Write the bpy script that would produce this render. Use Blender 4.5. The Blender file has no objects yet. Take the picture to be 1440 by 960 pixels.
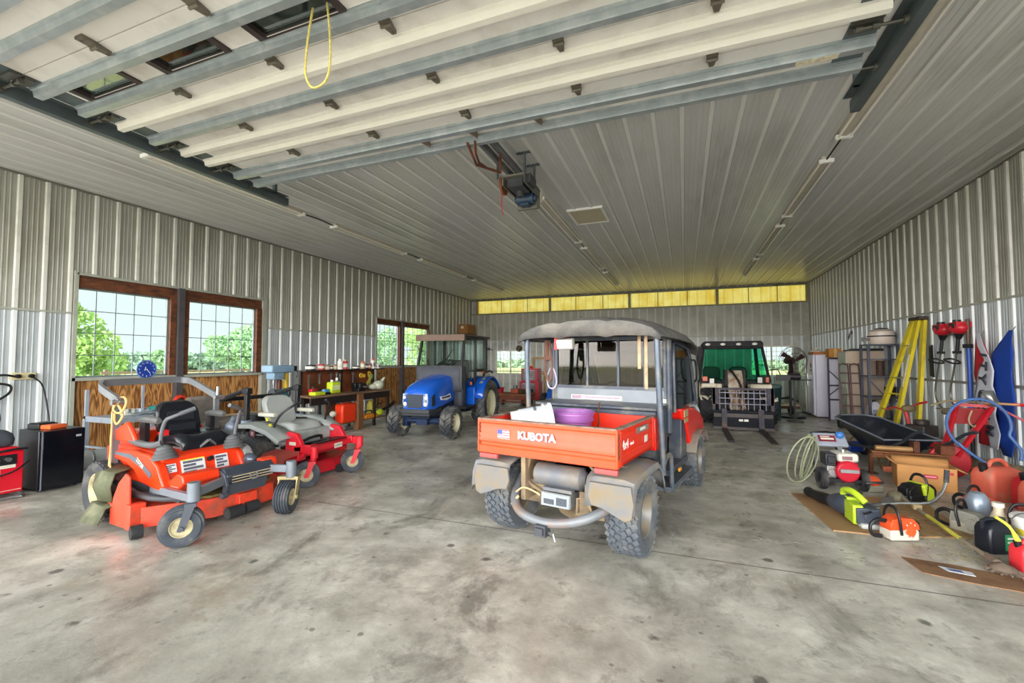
import bpy, bmesh, math, random
from mathutils import Vector, Matrix, Euler
random.seed(7)
SC = bpy.context.scene
COL = SC.collection
R = math.radians
PI = math.pi

# ------------------------------------------------------------------ materials
def lin(h):
    h = h.lstrip('#')
    o = []
    for i in (0, 2, 4):
        c = int(h[i:i+2], 16) / 255
        o.append(c / 12.92 if c <= .04045 else ((c + .055) / 1.055) ** 2.4)
    return (o[0], o[1], o[2], 1)

MATS = {}
def mat(name, hexc, rough=.5, metal=0, var=.12, vs=6, dirt=None, damt=.5, ds=3, bump=0, bs=60, coat=0, spec=.5, stretch=None):
    if name in MATS: return MATS[name]
    m = bpy.data.materials.new(name); m.use_nodes = True
    nt = m.node_tree; N = nt.nodes; Lk = nt.links
    p = N['Principled BSDF']
    p.inputs['Roughness'].default_value = rough
    p.inputs['Metallic'].default_value = metal
    p.inputs['Coat Weight'].default_value = coat
    p.inputs['Specular IOR Level'].default_value = spec
    tc = N.new('ShaderNodeTexCoord')
    src = tc.outputs['Object']
    if stretch:
        mp = N.new('ShaderNodeMapping'); mp.inputs['Scale'].default_value = stretch
        Lk.new(src, mp.inputs['Vector']); src = mp.outputs['Vector']
    base = lin(hexc)
    n1 = N.new('ShaderNodeTexNoise'); n1.inputs['Scale'].default_value = vs; n1.inputs['Detail'].default_value = 5
    Lk.new(src, n1.inputs['Vector'])
    mr = N.new('ShaderNodeMapRange'); mr.inputs['From Min'].default_value = .3; mr.inputs['From Max'].default_value = .7
    Lk.new(n1.outputs['Fac'], mr.inputs['Value'])
    mx = N.new('ShaderNodeMix'); mx.data_type = 'RGBA'
    Lk.new(mr.outputs['Result'], mx.inputs['Factor'])
    mx.inputs['A'].default_value = tuple(c * (1 - var) for c in base[:3]) + (1,)
    mx.inputs['B'].default_value = tuple(min(1, c * (1 + var)) for c in base[:3]) + (1,)
    out = mx.outputs['Result']
    if dirt:
        n2 = N.new('ShaderNodeTexNoise'); n2.inputs['Scale'].default_value = ds; n2.inputs['Detail'].default_value = 8; n2.inputs['Roughness'].default_value = .65
        Lk.new(src, n2.inputs['Vector'])
        m2 = N.new('ShaderNodeMapRange'); m2.inputs['From Min'].default_value = .62 - damt * .35; m2.inputs['From Max'].default_value = .78 - damt * .25
        Lk.new(n2.outputs['Fac'], m2.inputs['Value'])
        x2 = N.new('ShaderNodeMix'); x2.data_type = 'RGBA'
        Lk.new(m2.outputs['Result'], x2.inputs['Factor']); Lk.new(out, x2.inputs['A']); x2.inputs['B'].default_value = lin(dirt)
        out = x2.outputs['Result']
    Lk.new(out, p.inputs['Base Color'])
    if bump:
        nb = N.new('ShaderNodeTexNoise'); nb.inputs['Scale'].default_value = bs; nb.inputs['Detail'].default_value = 4
        Lk.new(src, nb.inputs['Vector'])
        bp = N.new('ShaderNodeBump'); bp.inputs['Strength'].default_value = bump; bp.inputs['Distance'].default_value = .01
        Lk.new(nb.outputs['Fac'], bp.inputs['Height']); Lk.new(bp.outputs['Normal'], p.inputs['Normal'])
    MATS[name] = m
    return m

def glass(name, hexc, refl=.12, edge=.35):
    if name in MATS: return MATS[name]
    m = bpy.data.materials.new(name); m.use_nodes = True
    nt = m.node_tree; N = nt.nodes; Lk = nt.links
    N.remove(N['Principled BSDF'])
    out = N['Material Output']
    t = N.new('ShaderNodeBsdfTransparent'); t.inputs['Color'].default_value = lin(hexc)
    g = N.new('ShaderNodeBsdfGlossy'); g.inputs['Roughness'].default_value = .04
    lw = N.new('ShaderNodeLayerWeight'); lw.inputs['Blend'].default_value = .25
    ma = N.new('ShaderNodeMath'); ma.operation = 'MULTIPLY_ADD'; ma.inputs[1].default_value = edge; ma.inputs[2].default_value = refl * .5
    ma.use_clamp = True
    Lk.new(lw.outputs['Facing'], ma.inputs[0])
    mx = N.new('ShaderNodeMixShader'); Lk.new(ma.outputs[0], mx.inputs[0]); Lk.new(t.outputs[0], mx.inputs[1]); Lk.new(g.outputs[0], mx.inputs[2])
    Lk.new(mx.outputs[0], out.inputs['Surface'])
    MATS[name] = m
    return m

# ------------------------------------------------------------------ mesh builder
class B:
    def __init__(s, T=None):
        s.v = []; s.f = []; s.T = T or Matrix.Identity(4)
    def add(s, vs, fs, M=None):
        o = len(s.v); M = s.T @ M if M is not None else s.T
        s.v += [tuple(M @ Vector(p)) for p in vs]
        s.f += [tuple(i + o for i in f) for f in fs]
        return s
    def bx(s, x0, x1, y0, y1, z0, z1, M=None):
        return s.add([(x0,y0,z0),(x1,y0,z0),(x1,y1,z0),(x0,y1,z0),(x0,y0,z1),(x1,y0,z1),(x1,y1,z1),(x0,y1,z1)],
                     [(3,2,1,0),(4,5,6,7),(0,1,5,4),(1,2,6,5),(2,3,7,6),(3,0,4,7)], M)
    def box(s, c, d, rot=(0,0,0)):
        M = Matrix.Translation(c) @ Euler(tuple(R(a) for a in rot)).to_matrix().to_4x4()
        return s.bx(-d[0]/2, d[0]/2, -d[1]/2, d[1]/2, -d[2]/2, d[2]/2, M)
    def bar(s, a, b, w, h, up=(0,0,1)):
        a = Vector(a); b = Vector(b); d = b - a; L = d.length; d.normalize(); up = Vector(up)
        x = d.cross(up)
        if x.length < 1e-4: x = d.cross(Vector((1,0,0)))
        x.normalize(); z = x.cross(d)
        M = Matrix((x, d, z)).transposed().to_4x4(); M.translation = a
        return s.bx(-w/2, w/2, 0, L, -h/2, h/2, M)
    def cyl(s, a, b, r, r2=None, n=16):
        a = Vector(a); b = Vector(b); r2 = r if r2 is None else r2
        q = (b - a).to_track_quat('Z', 'Y'); L = (b - a).length
        M = q.to_matrix().to_4x4(); M.translation = a
        vs = [(r*math.cos(2*PI*i/n), r*math.sin(2*PI*i/n), 0) for i in range(n)] + [(r2*math.cos(2*PI*i/n), r2*math.sin(2*PI*i/n), L) for i in range(n)]
        fs = [(i, (i+1) % n, n+(i+1) % n, n+i) for i in range(n)] + [tuple(range(n-1,-1,-1)), tuple(range(n, 2*n))]
        return s.add(vs, fs, M)
    def lathe(s, prof, o=(0,0,0), axis='Z', n=24, close=False, arc=2*PI, a0=0):
        ax = {'Z': Matrix.Identity(3), 'X': Matrix(((0,0,1),(1,0,0),(0,1,0))), 'Y': Matrix(((0,1,0),(0,0,1),(1,0,0)))}[axis] if isinstance(axis, str) else Vector(axis).to_track_quat('Z','Y').to_matrix()
        M = ax.to_4x4(); M.translation = o
        full = abs(arc - 2*PI) < 1e-6; k = len(prof); cnt = n if full else n + 1
        vs = []
        for i in range(cnt):
            a = a0 + arc*i/n
            vs += [(r*math.cos(a), r*math.sin(a), z) for r, z in prof]
        fs = []
        for i in range(n):
            j = (i+1) % cnt
            for t in range(k if close else k-1):
                u = (t+1) % k
                fs.append((i*k+t, j*k+t, j*k+u, i*k+u))
        return s.add(vs, fs, M)
    def tube(s, pts, r, n=8, closed=False, sub=0):
        pts = [Vector(p) for p in pts]
        if sub: pts = spline(pts, sub, closed)
        m = len(pts); T = []
        for i in range(m):
            if closed: t = pts[(i+1) % m] - pts[i-1]
            else: t = pts[min(i+1, m-1)] - pts[max(i-1, 0)]
            T.append(t.normalized())
        u = T[0].orthogonal().normalized(); vs = []
        for i in range(m):
            u = (u - T[i]*u.dot(T[i]))
            if u.length < 1e-6: u = T[i].orthogonal()
            u.normalize(); w = T[i].cross(u)
            rr = r[min(i, len(r)-1)] if isinstance(r, (list, tuple)) else r
            vs += [tuple(pts[i] + (u*math.cos(2*PI*j/n) + w*math.sin(2*PI*j/n))*rr) for j in range(n)]
        fs = []
        for i in range(m if closed else m-1):
            a = i*n; b = ((i+1) % m)*n
            for j in range(n): fs.append((a+j, a+(j+1) % n, b+(j+1) % n, b+j))
        if not closed: fs += [tuple(range(n-1,-1,-1)), tuple((m-1)*n+j for j in range(n))]
        return s.add(vs, fs)
    def prism(s, poly, plane, d0, d1, M=None):
        f = {'xy': lambda a,b,d: (a,b,d), 'xz': lambda a,b,d: (a,d,b), 'yz': lambda a,b,d: (d,a,b)}[plane]
        n = len(poly)
        ar = sum(poly[i][0]*poly[(i+1)%n][1] - poly[(i+1)%n][0]*poly[i][1] for i in range(n))
        if (ar < 0) != (plane == 'xz'): poly = poly[::-1]
        vs = [f(a,b,d0) for a,b in poly] + [f(a,b,d1) for a,b in poly]
        fs = [tuple(range(n-1,-1,-1)), tuple(range(n,2*n))] + [(i,(i+1)%n,n+(i+1)%n,n+i) for i in range(n)]
        return s.add(vs, fs, M)
    def sph(s, c, r, n=12, m=8, M=None):
        r = (r,r,r) if not isinstance(r, (tuple, list)) else r
        vs = [(0,0,-r[2])]
        for i in range(1, m):
            p = -PI/2 + PI*i/m
            vs += [(r[0]*math.cos(p)*math.cos(2*PI*j/n), r[1]*math.cos(p)*math.sin(2*PI*j/n), r[2]*math.sin(p)) for j in range(n)]
        vs.append((0,0,r[2])); fs = []
        for j in range(n): fs.append((0, 1+(j+1)%n, 1+j))
        for i in range(m-2):
            for j in range(n): fs.append((1+i*n+j, 1+i*n+(j+1)%n, 1+(i+1)*n+(j+1)%n, 1+(i+1)*n+j))
        l = len(vs)-1
        for j in range(n): fs.append((1+(m-2)*n+j, 1+(m-2)*n+(j+1)%n, l))
        return s.add(vs, fs, Matrix.Translation(c) @ (M or Matrix.Identity(4)))
    def loft(s, rings, cap=True, closed=True):
        k = len(rings[0]); vs = [p for r in rings for p in r]; fs = []
        for i in range(len(rings)-1):
            for j in range(k if closed else k-1):
                fs.append((i*k+j, i*k+(j+1)%k, (i+1)*k+(j+1)%k, (i+1)*k+j))
        if cap: fs += [tuple(range(k-1,-1,-1)), tuple((len(rings)-1)*k+j for j in range(k))]
        return s.add(vs, fs)
    def grid(s, rows):
        return s.loft(rows, cap=False, closed=False)
    def face(s, pts): return s.add(pts, [tuple(range(len(pts)))])
    def ring(s, c, rad, r, axis='Z', n=32, k=8):
        return s.lathe([(rad + r*math.cos(2*PI*i/k), r*math.sin(2*PI*i/k)) for i in range(k)], c, axis, n, close=True)

def spline(pts, sub, closed=False):
    o = []; m = len(pts)
    for i in range(m if closed else m-1):
        p1 = pts[i]; p2 = pts[(i+1) % m]
        p0 = pts[i-1] if (closed or i > 0) else p1*2 - p2
        p3 = pts[(i+2) % m] if (closed or i+2 < m) else p2*2 - p1
        for k in range(sub):
            t = k/sub
            o.append(.5*((2*p1) + (p2-p0)*t + (2*p0-5*p1+4*p2-p3)*t*t + (3*p1-p0-3*p2+p3)*t**3))
    if not closed: o.append(pts[-1])
    return o

def rrect(x0, x1, y0, y1, r, k=4):
    o = []
    for cx, cy, a in ((x1-r,y1-r,0),(x0+r,y1-r,90),(x0+r,y0+r,180),(x1-r,y0+r,270)):
        for i in range(k+1):
            t = R(a + 90*i/k); o.append((cx + r*math.cos(t), cy + r*math.sin(t)))
    return o

def ob(name, b, m, parent=None, bev=0, sol=0, ang=35, loc=None, rot=None, sub=0, seg=2):
    me = bpy.data.meshes.new(name)
    me.from_pydata(b.v, [], b.f)
    me.polygons.foreach_set('use_smooth', [True]*len(me.polygons))
    me.set_sharp_from_angle(angle=R(ang))
    me.materials.append(m)
    o = bpy.data.objects.new(name, me); COL.objects.link(o)
    if parent: o.parent = parent
    if loc: o.location = loc
    if rot: o.rotation_euler = tuple(R(a) for a in rot)
    if sol:
        md = o.modifiers.new('sol', 'SOLIDIFY'); md.thickness = sol; md.offset = 0
    if bev:
        md = o.modifiers.new('bev', 'BEVEL'); md.width = bev; md.segments = seg; md.limit_method = 'ANGLE'; md.angle_limit = R(40)
    if sub:
        md = o.modifiers.new('sub', 'SUBSURF'); md.levels = sub; md.render_levels = sub
    return o

def tag(o, label, cat, group=None, kind=None):
    o['label'] = label; o['category'] = cat
    if group: o['group'] = group
    if kind: o['kind'] = kind
    return o
def thing(name, label, cat, loc=(0,0,0), rz=0, group=None, rot=None):
    o = bpy.data.objects.new(name, None); COL.objects.link(o)
    o.empty_display_size = .1
    o.location = loc; o.rotation_euler = tuple(R(a) for a in rot) if rot else (0, 0, R(rz))
    return tag(o, label, cat, group)
def struct(name, b, m, **k):
    o = ob(name, b, m, **k); o['kind'] = 'structure'; return o
def dup(o, loc=None, rz=None, label=None, group=None):
    c = o.copy(); COL.objects.link(c)
    if loc is not None: c.location = loc
    if rz is not None: c.rotation_euler = (0, 0, R(rz))
    if label: c['label'] = label
    if group: c['group'] = group
    for ch in list(o.children):
        d = ch.copy(); COL.objects.link(d); d.parent = c
        for g in list(ch.children):
            e = g.copy(); COL.objects.link(e); e.parent = d
    return c
def text(name, body, size, m, parent, M, ext=.0015, sx=1.0, bold=0.0, shear=0.0, align='CENTER'):
    cu = bpy.data.curves.new(name, 'FONT'); cu.body = body; cu.size = size; cu.extrude = ext; cu.offset = bold; cu.shear = shear
    cu.align_x = align; cu.align_y = 'CENTER'; cu.resolution_u = 3
    t = bpy.data.objects.new('tmp_text', cu); COL.objects.link(t)
    dg = bpy.context.evaluated_depsgraph_get(); dg.update()
    me = bpy.data.meshes.new_from_object(t.evaluated_get(dg))
    bpy.data.objects.remove(t); me.name = name
    me.transform(M @ Matrix.Scale(sx, 4, (1,0,0)))
    me.materials.clear(); me.materials.append(m)
    o = bpy.data.objects.new(name, me); COL.objects.link(o); o.parent = parent
    return o
def fr(o, xa, ya):
    """matrix with local x->xa, y->ya at o"""
    xa = Vector(xa).normalized(); ya = Vector(ya).normalized(); za = xa.cross(ya)
    M = Matrix((xa, ya, za)).transposed().to_4x4(); M.translation = o
    return M

# wheels: axis along X. tread: 'atv','lug','turf','rib'
def tyre_mesh(r, w, rr, tread, lugs=22):
    b = B(); h = w/2
    if tread == 'lug': r -= .036
    prof = [(rr, -h*.78), (rr+.25*(r-rr), -h*.98), (rr+.6*(r-rr), -h), (rr+.88*(r-rr), -h*.92), (r-.012, -h*.72), (r-.006, -h*.3), (r-.004, 0)]
    prof = prof + [(a, -z) for a, z in prof[-2::-1]]
    if tread == 'rib':
        prof = []
        base = [(rr, -h*.8), (rr+.3*(r-rr), -h), (rr+.7*(r-rr), -h*.97), (r-.02, -h*.8)]
        mid = []
        for i in range(5):
            z = -h*.7 + i*h*.35
            mid += [(r-.004 + .004*(1-abs(i-2)/2), z-.06*h), (r-.004 + .004*(1-abs(i-2)/2), z+.06*h)]
            if i < 4: mid += [(r-.012, z+.09*h), (r-.012, z+.26*h)]
        prof = base + mid + [(a, -z) for a, z in base[::-1]]
    b.lathe(prof, axis='X', n=40)
    if tread in ('atv', 'lug', 'turf'):
        for i in range(lugs):
            a = 2*PI*i/lugs
            for sgn in (-1, 1):
                if tread == 'atv':
                    for q, (x0, x1, da) in enumerate(((.04, .34, 0), (.36, .64, .5), (.66, .96, 0))):
                        aa = a + (da + (.5 if sgn > 0 else 0))*2*PI/lugs
                        M = Matrix.Rotation(aa, 4, 'X') @ Matrix.Translation((sgn*h*(x0+x1)/2, 0, r-.008 - (.012 if q == 2 else 0))) @ Matrix.Rotation(sgn*R(28), 4, 'Z') @ Matrix.Rotation((sgn*R(16) if q == 2 else 0), 4, 'Y')
                        b.bx(-h*(x1-x0)/2*1.0, h*(x1-x0)/2*1.0, -PI*r/lugs*.58, PI*r/lugs*.58, -.012, .016, M)
                elif tread == 'lug':
                    sp = 2*PI/lugs; aa = a + (.5 if sgn > 0 else 0)*sp; rings = []
                    for u, rt_, wd in ((-.06, r+.03, .17), (.15, r+.036, .17), (.45, r+.034, .17), (.78, r+.022, .19), (1.0, r-.006, .21), (1.04, r-.13*r, .18)):
                        ac = aa - .95*sp*u**.8 if u > 0 else aa
                        rb = rt_-.075; x = sgn*h*u
                        rings.append([(x, q*math.sin(ac+d*sp), q*math.cos(ac+d*sp)) for q, d in ((rb,-wd*1.3),(rb,wd*1.3),(rt_,wd),(rt_,-wd))])
                    b.loft(rings if sgn > 0 else [g_[::-1] for g_ in rings])
                else:
                    aa = a + (.5 if sgn > 0 else 0)*2*PI/lugs
                    for q in range(2):
                        M = Matrix.Rotation(aa, 4, 'X') @ Matrix.Translation((sgn*h*(.22+.42*q), 0, r-.004))
                        b.bx(-h*.17, h*.17, -PI*r/lugs*.6, PI*r/lugs*.6, -.01, .006, M)
    return b
def wheel(parent, c, r, w, rr, tread, mt, mr, lugs=22, steer=0, dish=.3, name='wheel', out=1, holes=0):
    """rim (part) with tyre (sub-part); out = +1/-1 outward side along x"""
    b = B(); h = w/2
    b.lathe([(rr+.006, -h*.8*out), (rr+.012, -h*.72*out), (rr-.012, -h*.55*out), (rr-.014, h*.5*out), (rr+.012, h*.72*out), (rr+.012, h*.8*out), (rr-.004, h*.8*out), (rr-.02, h*.5*out), (rr*.82, h*(dish+.1)*out), (rr*.5, h*dish*out), (rr*.3, h*(dish+.05)*out), (rr*.28, h*(dish+.25)*out), (.001, h*(dish+.3)*out)], axis='X', n=32)
    for i in range(5):
        a = 2*PI*i/5
        b.cyl((h*dish*out, rr*.42*math.cos(a), rr*.42*math.sin(a)), (h*(dish+.12)*out, rr*.42*math.cos(a), rr*.42*math.sin(a)), rr*.05, n=6)
    o = ob(name, b, mr, parent, loc=c, rot=(0, 0, steer))
    t = ob('tyre', tyre_mesh(r, w, rr, tread, lugs), mt, o)
    return o

def split_islands(o):
    """give each loose piece of a part its own object under the same parent"""
    me = o.data; n = len(me.vertices); par = list(range(n))
    def find(a):
        while par[a] != a: par[a] = par[par[a]]; a = par[a]
        return a
    for e in me.edges: par[find(e.vertices[0])] = find(e.vertices[1])
    groups = {}
    for p in me.polygons: groups.setdefault(find(p.vertices[0]), []).append(p.index)
    gl = list(groups.values())
    for i, g in enumerate(gl):
        idx = {}; fs = []
        for pi in g: fs.append([idx.setdefault(v, len(idx)) for v in me.polygons[pi].vertices])
        vs = [me.vertices[v].co[:] for v in idx]
        bb = B(); bb.v = vs; bb.f = fs
        q = ob(o.name.split('.')[0], bb, me.materials[0], o.parent, loc=o.location[:])
        q.rotation_euler = o.rotation_euler
        for md in o.modifiers:
            m2 = q.modifiers.new(md.name, md.type)
            if md.type == 'BEVEL': m2.width = md.width; m2.segments = md.segments; m2.limit_method = 'ANGLE'; m2.angle_limit = md.angle_limit
            if md.type == 'SOLIDIFY': m2.thickness = md.thickness; m2.offset = md.offset
        if i == 0:
            for ch in list(o.children): ch.parent = q
    bpy.data.objects.remove(o)
def multi(name, parts, **k):
    """one object whose mesh uses several materials: parts = [(builder, material), ...]"""
    b = B(); ids = []
    for i, (q, m) in enumerate(parts):
        o_ = len(b.v); b.v += q.v; b.f += [tuple(v+o_ for v in f) for f in q.f]; ids += [i]*len(q.f)
    o = ob(name, b, parts[0][1], **k)
    for q, m in parts[1:]: o.data.materials.append(m)
    o.data.polygons.foreach_set('material_index', ids)
    return o
# ------------------------------------------------------------------ palette
M_UPPER = mat('steel_upper', '#a3a398', .42, 0, .05, 3, dirt='#8d8b7e', damt=.4, ds=1.1, stretch=(1,1,.45))
M_LOWER = mat('steel_lower', '#b4bbbe', .38, 0, .05, 3, dirt='#9ea5a7', damt=.4, ds=1.3, stretch=(1,1,.5))
M_BACKU = mat('steel_back_upper', '#b3b2a6', .45, 0, .06, 3, dirt='#97958a', damt=.5, ds=1.2)
M_CEIL = mat('steel_ceiling', '#cbccca', .26, 0, .04, 2, dirt='#b3b3ae', damt=.3, ds=.9, stretch=(1,.25,1))
M_TRIM = mat('steel_trim', '#b6b8b0', .4)
M_GALV = mat('galvanised', '#9aa5a6', .38, .55, .12, 5, dirt='#b9c0bf', damt=.4, ds=4)
M_GALVD = mat('galvanised_dark', '#5d686b', .45, .5, .15, 5)
M_WOOD = mat('old_lumber', '#6b3d22', .7, 0, .3, 7, dirt='#3b2114', damt=.5, ds=5, stretch=(3,1,3))
M_POSTD = mat('dark_post', '#4d4a4c', .5)
M_SILL = mat('sill_metal', '#a5a89c', .4)
M_WHITE = mat('white_paint', '#e9e9e2', .4, 0, .03)
M_OFFW = mat('offwhite', '#d8d4c4', .45, 0, .05)
M_BLK = mat('black_plastic', '#17181b', .42, 0, .1)
M_BLKG = mat('black_gloss', '#0b0d14', .12, 0, .05)
M_RUB = mat('rubber', '#3a3c40', .8, 0, .18, 8, dirt='#6d6a62', damt=.35, ds=5)
M_RUBD = mat('rubber_dark', '#26272a', .8, 0, .18, 8, dirt='#4b4842', damt=.35, ds=5)
M_CHROME = mat('chrome', '#c8cbcc', .2, .9, .03)
M_STEEL = mat('bare_steel', '#8d8f90', .38, .7, .12)
M_RUST = mat('rust', '#6a3a20', .8, 0, .3, 10, dirt='#33211a', damt=.5, ds=8)
M_RED = mat('red_plastic', '#d21f28', .4, 0, .06)
M_GLASS = glass('window_glass', '#fafcfb', .03, .12)

def plywood():
    m = bpy.data.materials.new('plywood'); m.use_nodes = True
    nt = m.node_tree; N = nt.nodes; L = nt.links; p = N['Principled BSDF']; p.inputs['Roughness'].default_value = .65
    tc = N.new('ShaderNodeTexCoord'); mp = N.new('ShaderNodeMapping'); mp.inputs['Scale'].default_value = (1, 3.4, .55)
    L.new(tc.outputs['Object'], mp.inputs['Vector'])
    n = N.new('ShaderNodeTexNoise'); n.inputs['Scale'].default_value = 1.5; n.inputs['Detail'].default_value = 2; n.inputs['Distortion'].default_value = .6
    L.new(mp.outputs[0], n.inputs['Vector'])
    mu = N.new('ShaderNodeMath'); mu.operation = 'MULTIPLY'; mu.inputs[1].default_value = 62
    si = N.new('ShaderNodeMath'); si.operation = 'SINE'
    L.new(n.outputs['Fac'], mu.inputs[0]); L.new(mu.outputs[0], si.inputs[0])
    n2 = N.new('ShaderNodeTexNoise'); n2.inputs['Scale'].default_value = 9; L.new(mp.outputs[0], n2.inputs['Vector'])
    ad = N.new('ShaderNodeMath'); ad.operation = 'MULTIPLY_ADD'; ad.inputs[1].default_value = .32; L.new(si.outputs[0], ad.inputs[0]); L.new(n2.outputs['Fac'], ad.inputs[2])
    cr = N.new('ShaderNodeValToRGB'); e = cr.color_ramp.elements
    e[0].position = .1; e[0].color = lin('#6a421f'); e[1].position = .9; e[1].color = lin('#cb9a5e')
    x = cr.color_ramp.elements.new(.5); x.color = lin('#a66f38')
    L.new(ad.outputs[0], cr.inputs[0]); L.new(cr.outputs[0], p.inputs['Base Color'])
    return m
M_PLY = plywood()

def floor_mat():
    m = bpy.data.materials.new('concrete_floor'); m.use_nodes = True
    nt = m.node_tree; N = nt.nodes; L = nt.links; p = N['Principled BSDF']
    tc = N.new('ShaderNodeTexCoord'); V = tc.outputs['Object']
    def noise(sc, det, rough=.6, dis=0, scale=None):
        v = V
        if scale:
            mp = N.new('ShaderNodeMapping'); mp.inputs['Scale'].default_value = scale; mp.inputs['Rotation'].default_value = (0,0,.35); L.new(V, mp.inputs[0]); v = mp.outputs[0]
        n = N.new('ShaderNodeTexNoise'); n.inputs['Scale'].default_value = sc; n.inputs['Detail'].default_value = det; n.inputs['Roughness'].default_value = rough; n.inputs['Distortion'].default_value = dis
        L.new(v, n.inputs['Vector']); return n.outputs['Fac']
    def rng(s, a, b, c=0, d=1):
        q = N.new('ShaderNodeMapRange'); q.inputs[1].default_value = a; q.inputs[2].default_value = b; q.inputs[3].default_value = c; q.inputs[4].default_value = d
        L.new(s, q.inputs[0]); return q.outputs[0]
    def mixc(f, a, h):
        q = N.new('ShaderNodeMix'); q.data_type = 'RGBA'
        L.new(f, q.inputs['Factor']); L.new(a, q.inputs['A']); q.inputs['B'].default_value = lin(h); return q.outputs['Result']
    cr = N.new('ShaderNodeValToRGB'); e = cr.color_ramp.elements
    e[0].position = .36; e[0].color = lin('#a09b90'); e[1].position = .64; e[1].color = lin('#e3dfd3')
    L.new(noise(1.9, 12, .68), cr.inputs[0]); c = cr.outputs[0]
    c = mixc(rng(noise(.6, 8, .65, .5), .46, .60, 0, .6), c, '#8b867b')
    c = mixc(rng(noise(1.3, 10, .72, .5, (1, .7, 1)), .53, .63, 0, .7), c, '#6b675e')
    c = mixc(rng(noise(4.5, 8, .75, .3), .55, .66, 0, .6), c, '#77736a')
    c = mixc(rng(noise(.8, 7, .7, .2), .56, .70, 0, .6), c, '#9c8670')
    c = mixc(rng(noise(11, 4, .6), .66, .72, 0, .5), c, '#5d5951')
    c = mixc(rng(noise(38, 3, .6), .60, .74, 0, .35), c, '#d2cfc2')
    vo = N.new('ShaderNodeTexVoronoi'); vo.inputs['Scale'].default_value = 2.4
    L.new(V, vo.inputs['Vector'])
    wob = N.new('ShaderNodeMath'); wob.operation = 'MULTIPLY_ADD'; wob.inputs[1].default_value = .22; L.new(noise(9, 3), wob.inputs[0]); L.new(vo.outputs['Distance'], wob.inputs[2])
    c = mixc(rng(wob.outputs[0], .165, .215, .75, 0), c, '#3c3832')
    v2 = N.new('ShaderNodeTexVoronoi'); v2.inputs['Scale'].default_value = 5.5; L.new(V, v2.inputs['Vector'])
    w2 = N.new('ShaderNodeMath'); w2.operation = 'MULTIPLY_ADD'; w2.inputs[1].default_value = .3; L.new(noise(17, 4), w2.inputs[0]); L.new(v2.outputs['Distance'], w2.inputs[2])
    c = mixc(rng(w2.outputs[0], .19, .24, .6, 0), c, '#4b463e')
    # control joints across the slab
    sp = N.new('ShaderNodeSeparateXYZ'); L.new(V, sp.inputs[0])
    def joint(sock, at):
        a = N.new('ShaderNodeMath'); a.operation = 'SUBTRACT'; a.inputs[1].default_value = at; L.new(sock, a.inputs[0])
        b = N.new('ShaderNodeMath'); b.operation = 'ABSOLUTE'; L.new(a.outputs[0], b.inputs[0])
        return rng(b.outputs[0], .004, .012, .75, 0)
    c = mixc(joint(sp.outputs['Y'], 3.72), c, '#4e4a42')
    c = mixc(joint(sp.outputs['Y'], 9.0), c, '#4e4a42')
    L.new(c, p.inputs['Base Color'])
    L.new(rng(noise(.9, 6, .65, .3), .38, .62, .2, .62), p.inputs['Roughness'])
    bp = N.new('ShaderNodeBump'); bp.inputs['Strength'].default_value = .16; bp.inputs['Distance'].default_value = .02
    L.new(noise(14, 8, .7), bp.inputs['Height']); L.new(bp.outputs[0], p.inputs['Normal'])
    return m

# ------------------------------------------------------------------ shell
XL, XR, YB, ZC, Y0 = -8.9, 4.1, 17.9, 4.2, -.6
b = B(); b.bx(XL-.1, XR+.1, Y0, YB+.1, -.12, 0); struct('floor', b, floor_mat())

M_RIBU = mat('rib_upper', '#d0d0c6', .38, 0, .04, 3, dirt='#b9b8ac', damt=.3, ds=2)  # ribs cleaner than the flats; their lighter colour also stands in for shading
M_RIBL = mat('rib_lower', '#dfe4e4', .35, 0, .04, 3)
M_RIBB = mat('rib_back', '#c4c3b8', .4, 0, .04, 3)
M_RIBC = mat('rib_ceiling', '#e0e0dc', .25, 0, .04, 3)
M_LOWERB = mat('steel_back_lower', '#c0c0ba', .42, 0, .05, 3, dirt='#97968b', damt=.4, ds=1.3)
def struct2(name, b, m, mr): o = multi(name, [(b[0], m), (b[1], mr)]); o['kind'] = 'structure'; return o
def corr(u0, u1, ph, pitch=.3, big=.024, small=.0055):
    o = [(u0, 0)]
    k = math.floor((u0-ph)/pitch)
    while ph + k*pitch < u1 + pitch:
        c = ph + k*pitch
        for du, d in ((-.034,0),(-.021,big),(.021,big),(.034,0),(.082,0),(.088,small),(.100,small),(.106,0),(.138,0),(.144,small),(.156,small),(.162,0),(.194,0),(.200,small),(.212,small),(.218,0)):
            u = c + du
            if u0 + .001 < u < u1 - .001: o.append((u, d))
        k += 1
    o.append((u1, 0)); return o
def panel(b, kind, u0, u1, v0, v1, ph=0, off=0):
    """kind: L (x=XL, u=y, v=z), R, K (back y=YB, u=x, v=z), C (ceiling u=x, v=y)"""
    f = {'L': lambda u,d,v: (XL+off+d, u, v), 'R': lambda u,d,v: (XR-off-d, u, v), 'K': lambda u,d,v: (u, YB-off-d, v), 'C': lambda u,d,v: (u, v, ZC-off-d)}[kind]
    pr = corr(u0, u1, ph)
    if not isinstance(b, tuple): b.grid([[f(u,d,v0) for u,d in pr], [f(u,d,v1) for u,d in pr]]); return
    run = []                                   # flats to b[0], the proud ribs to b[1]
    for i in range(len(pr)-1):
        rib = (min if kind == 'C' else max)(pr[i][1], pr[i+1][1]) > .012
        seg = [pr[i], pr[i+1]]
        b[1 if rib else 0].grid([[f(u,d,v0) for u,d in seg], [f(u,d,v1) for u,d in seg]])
PL, PR, PK, PC = 3.35, 7.6, -8.5, .02
W1 = (4.02, 7.35, 2.88); W2 = (11.34, 14.46, 2.84)
b = (B(), B())
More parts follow.
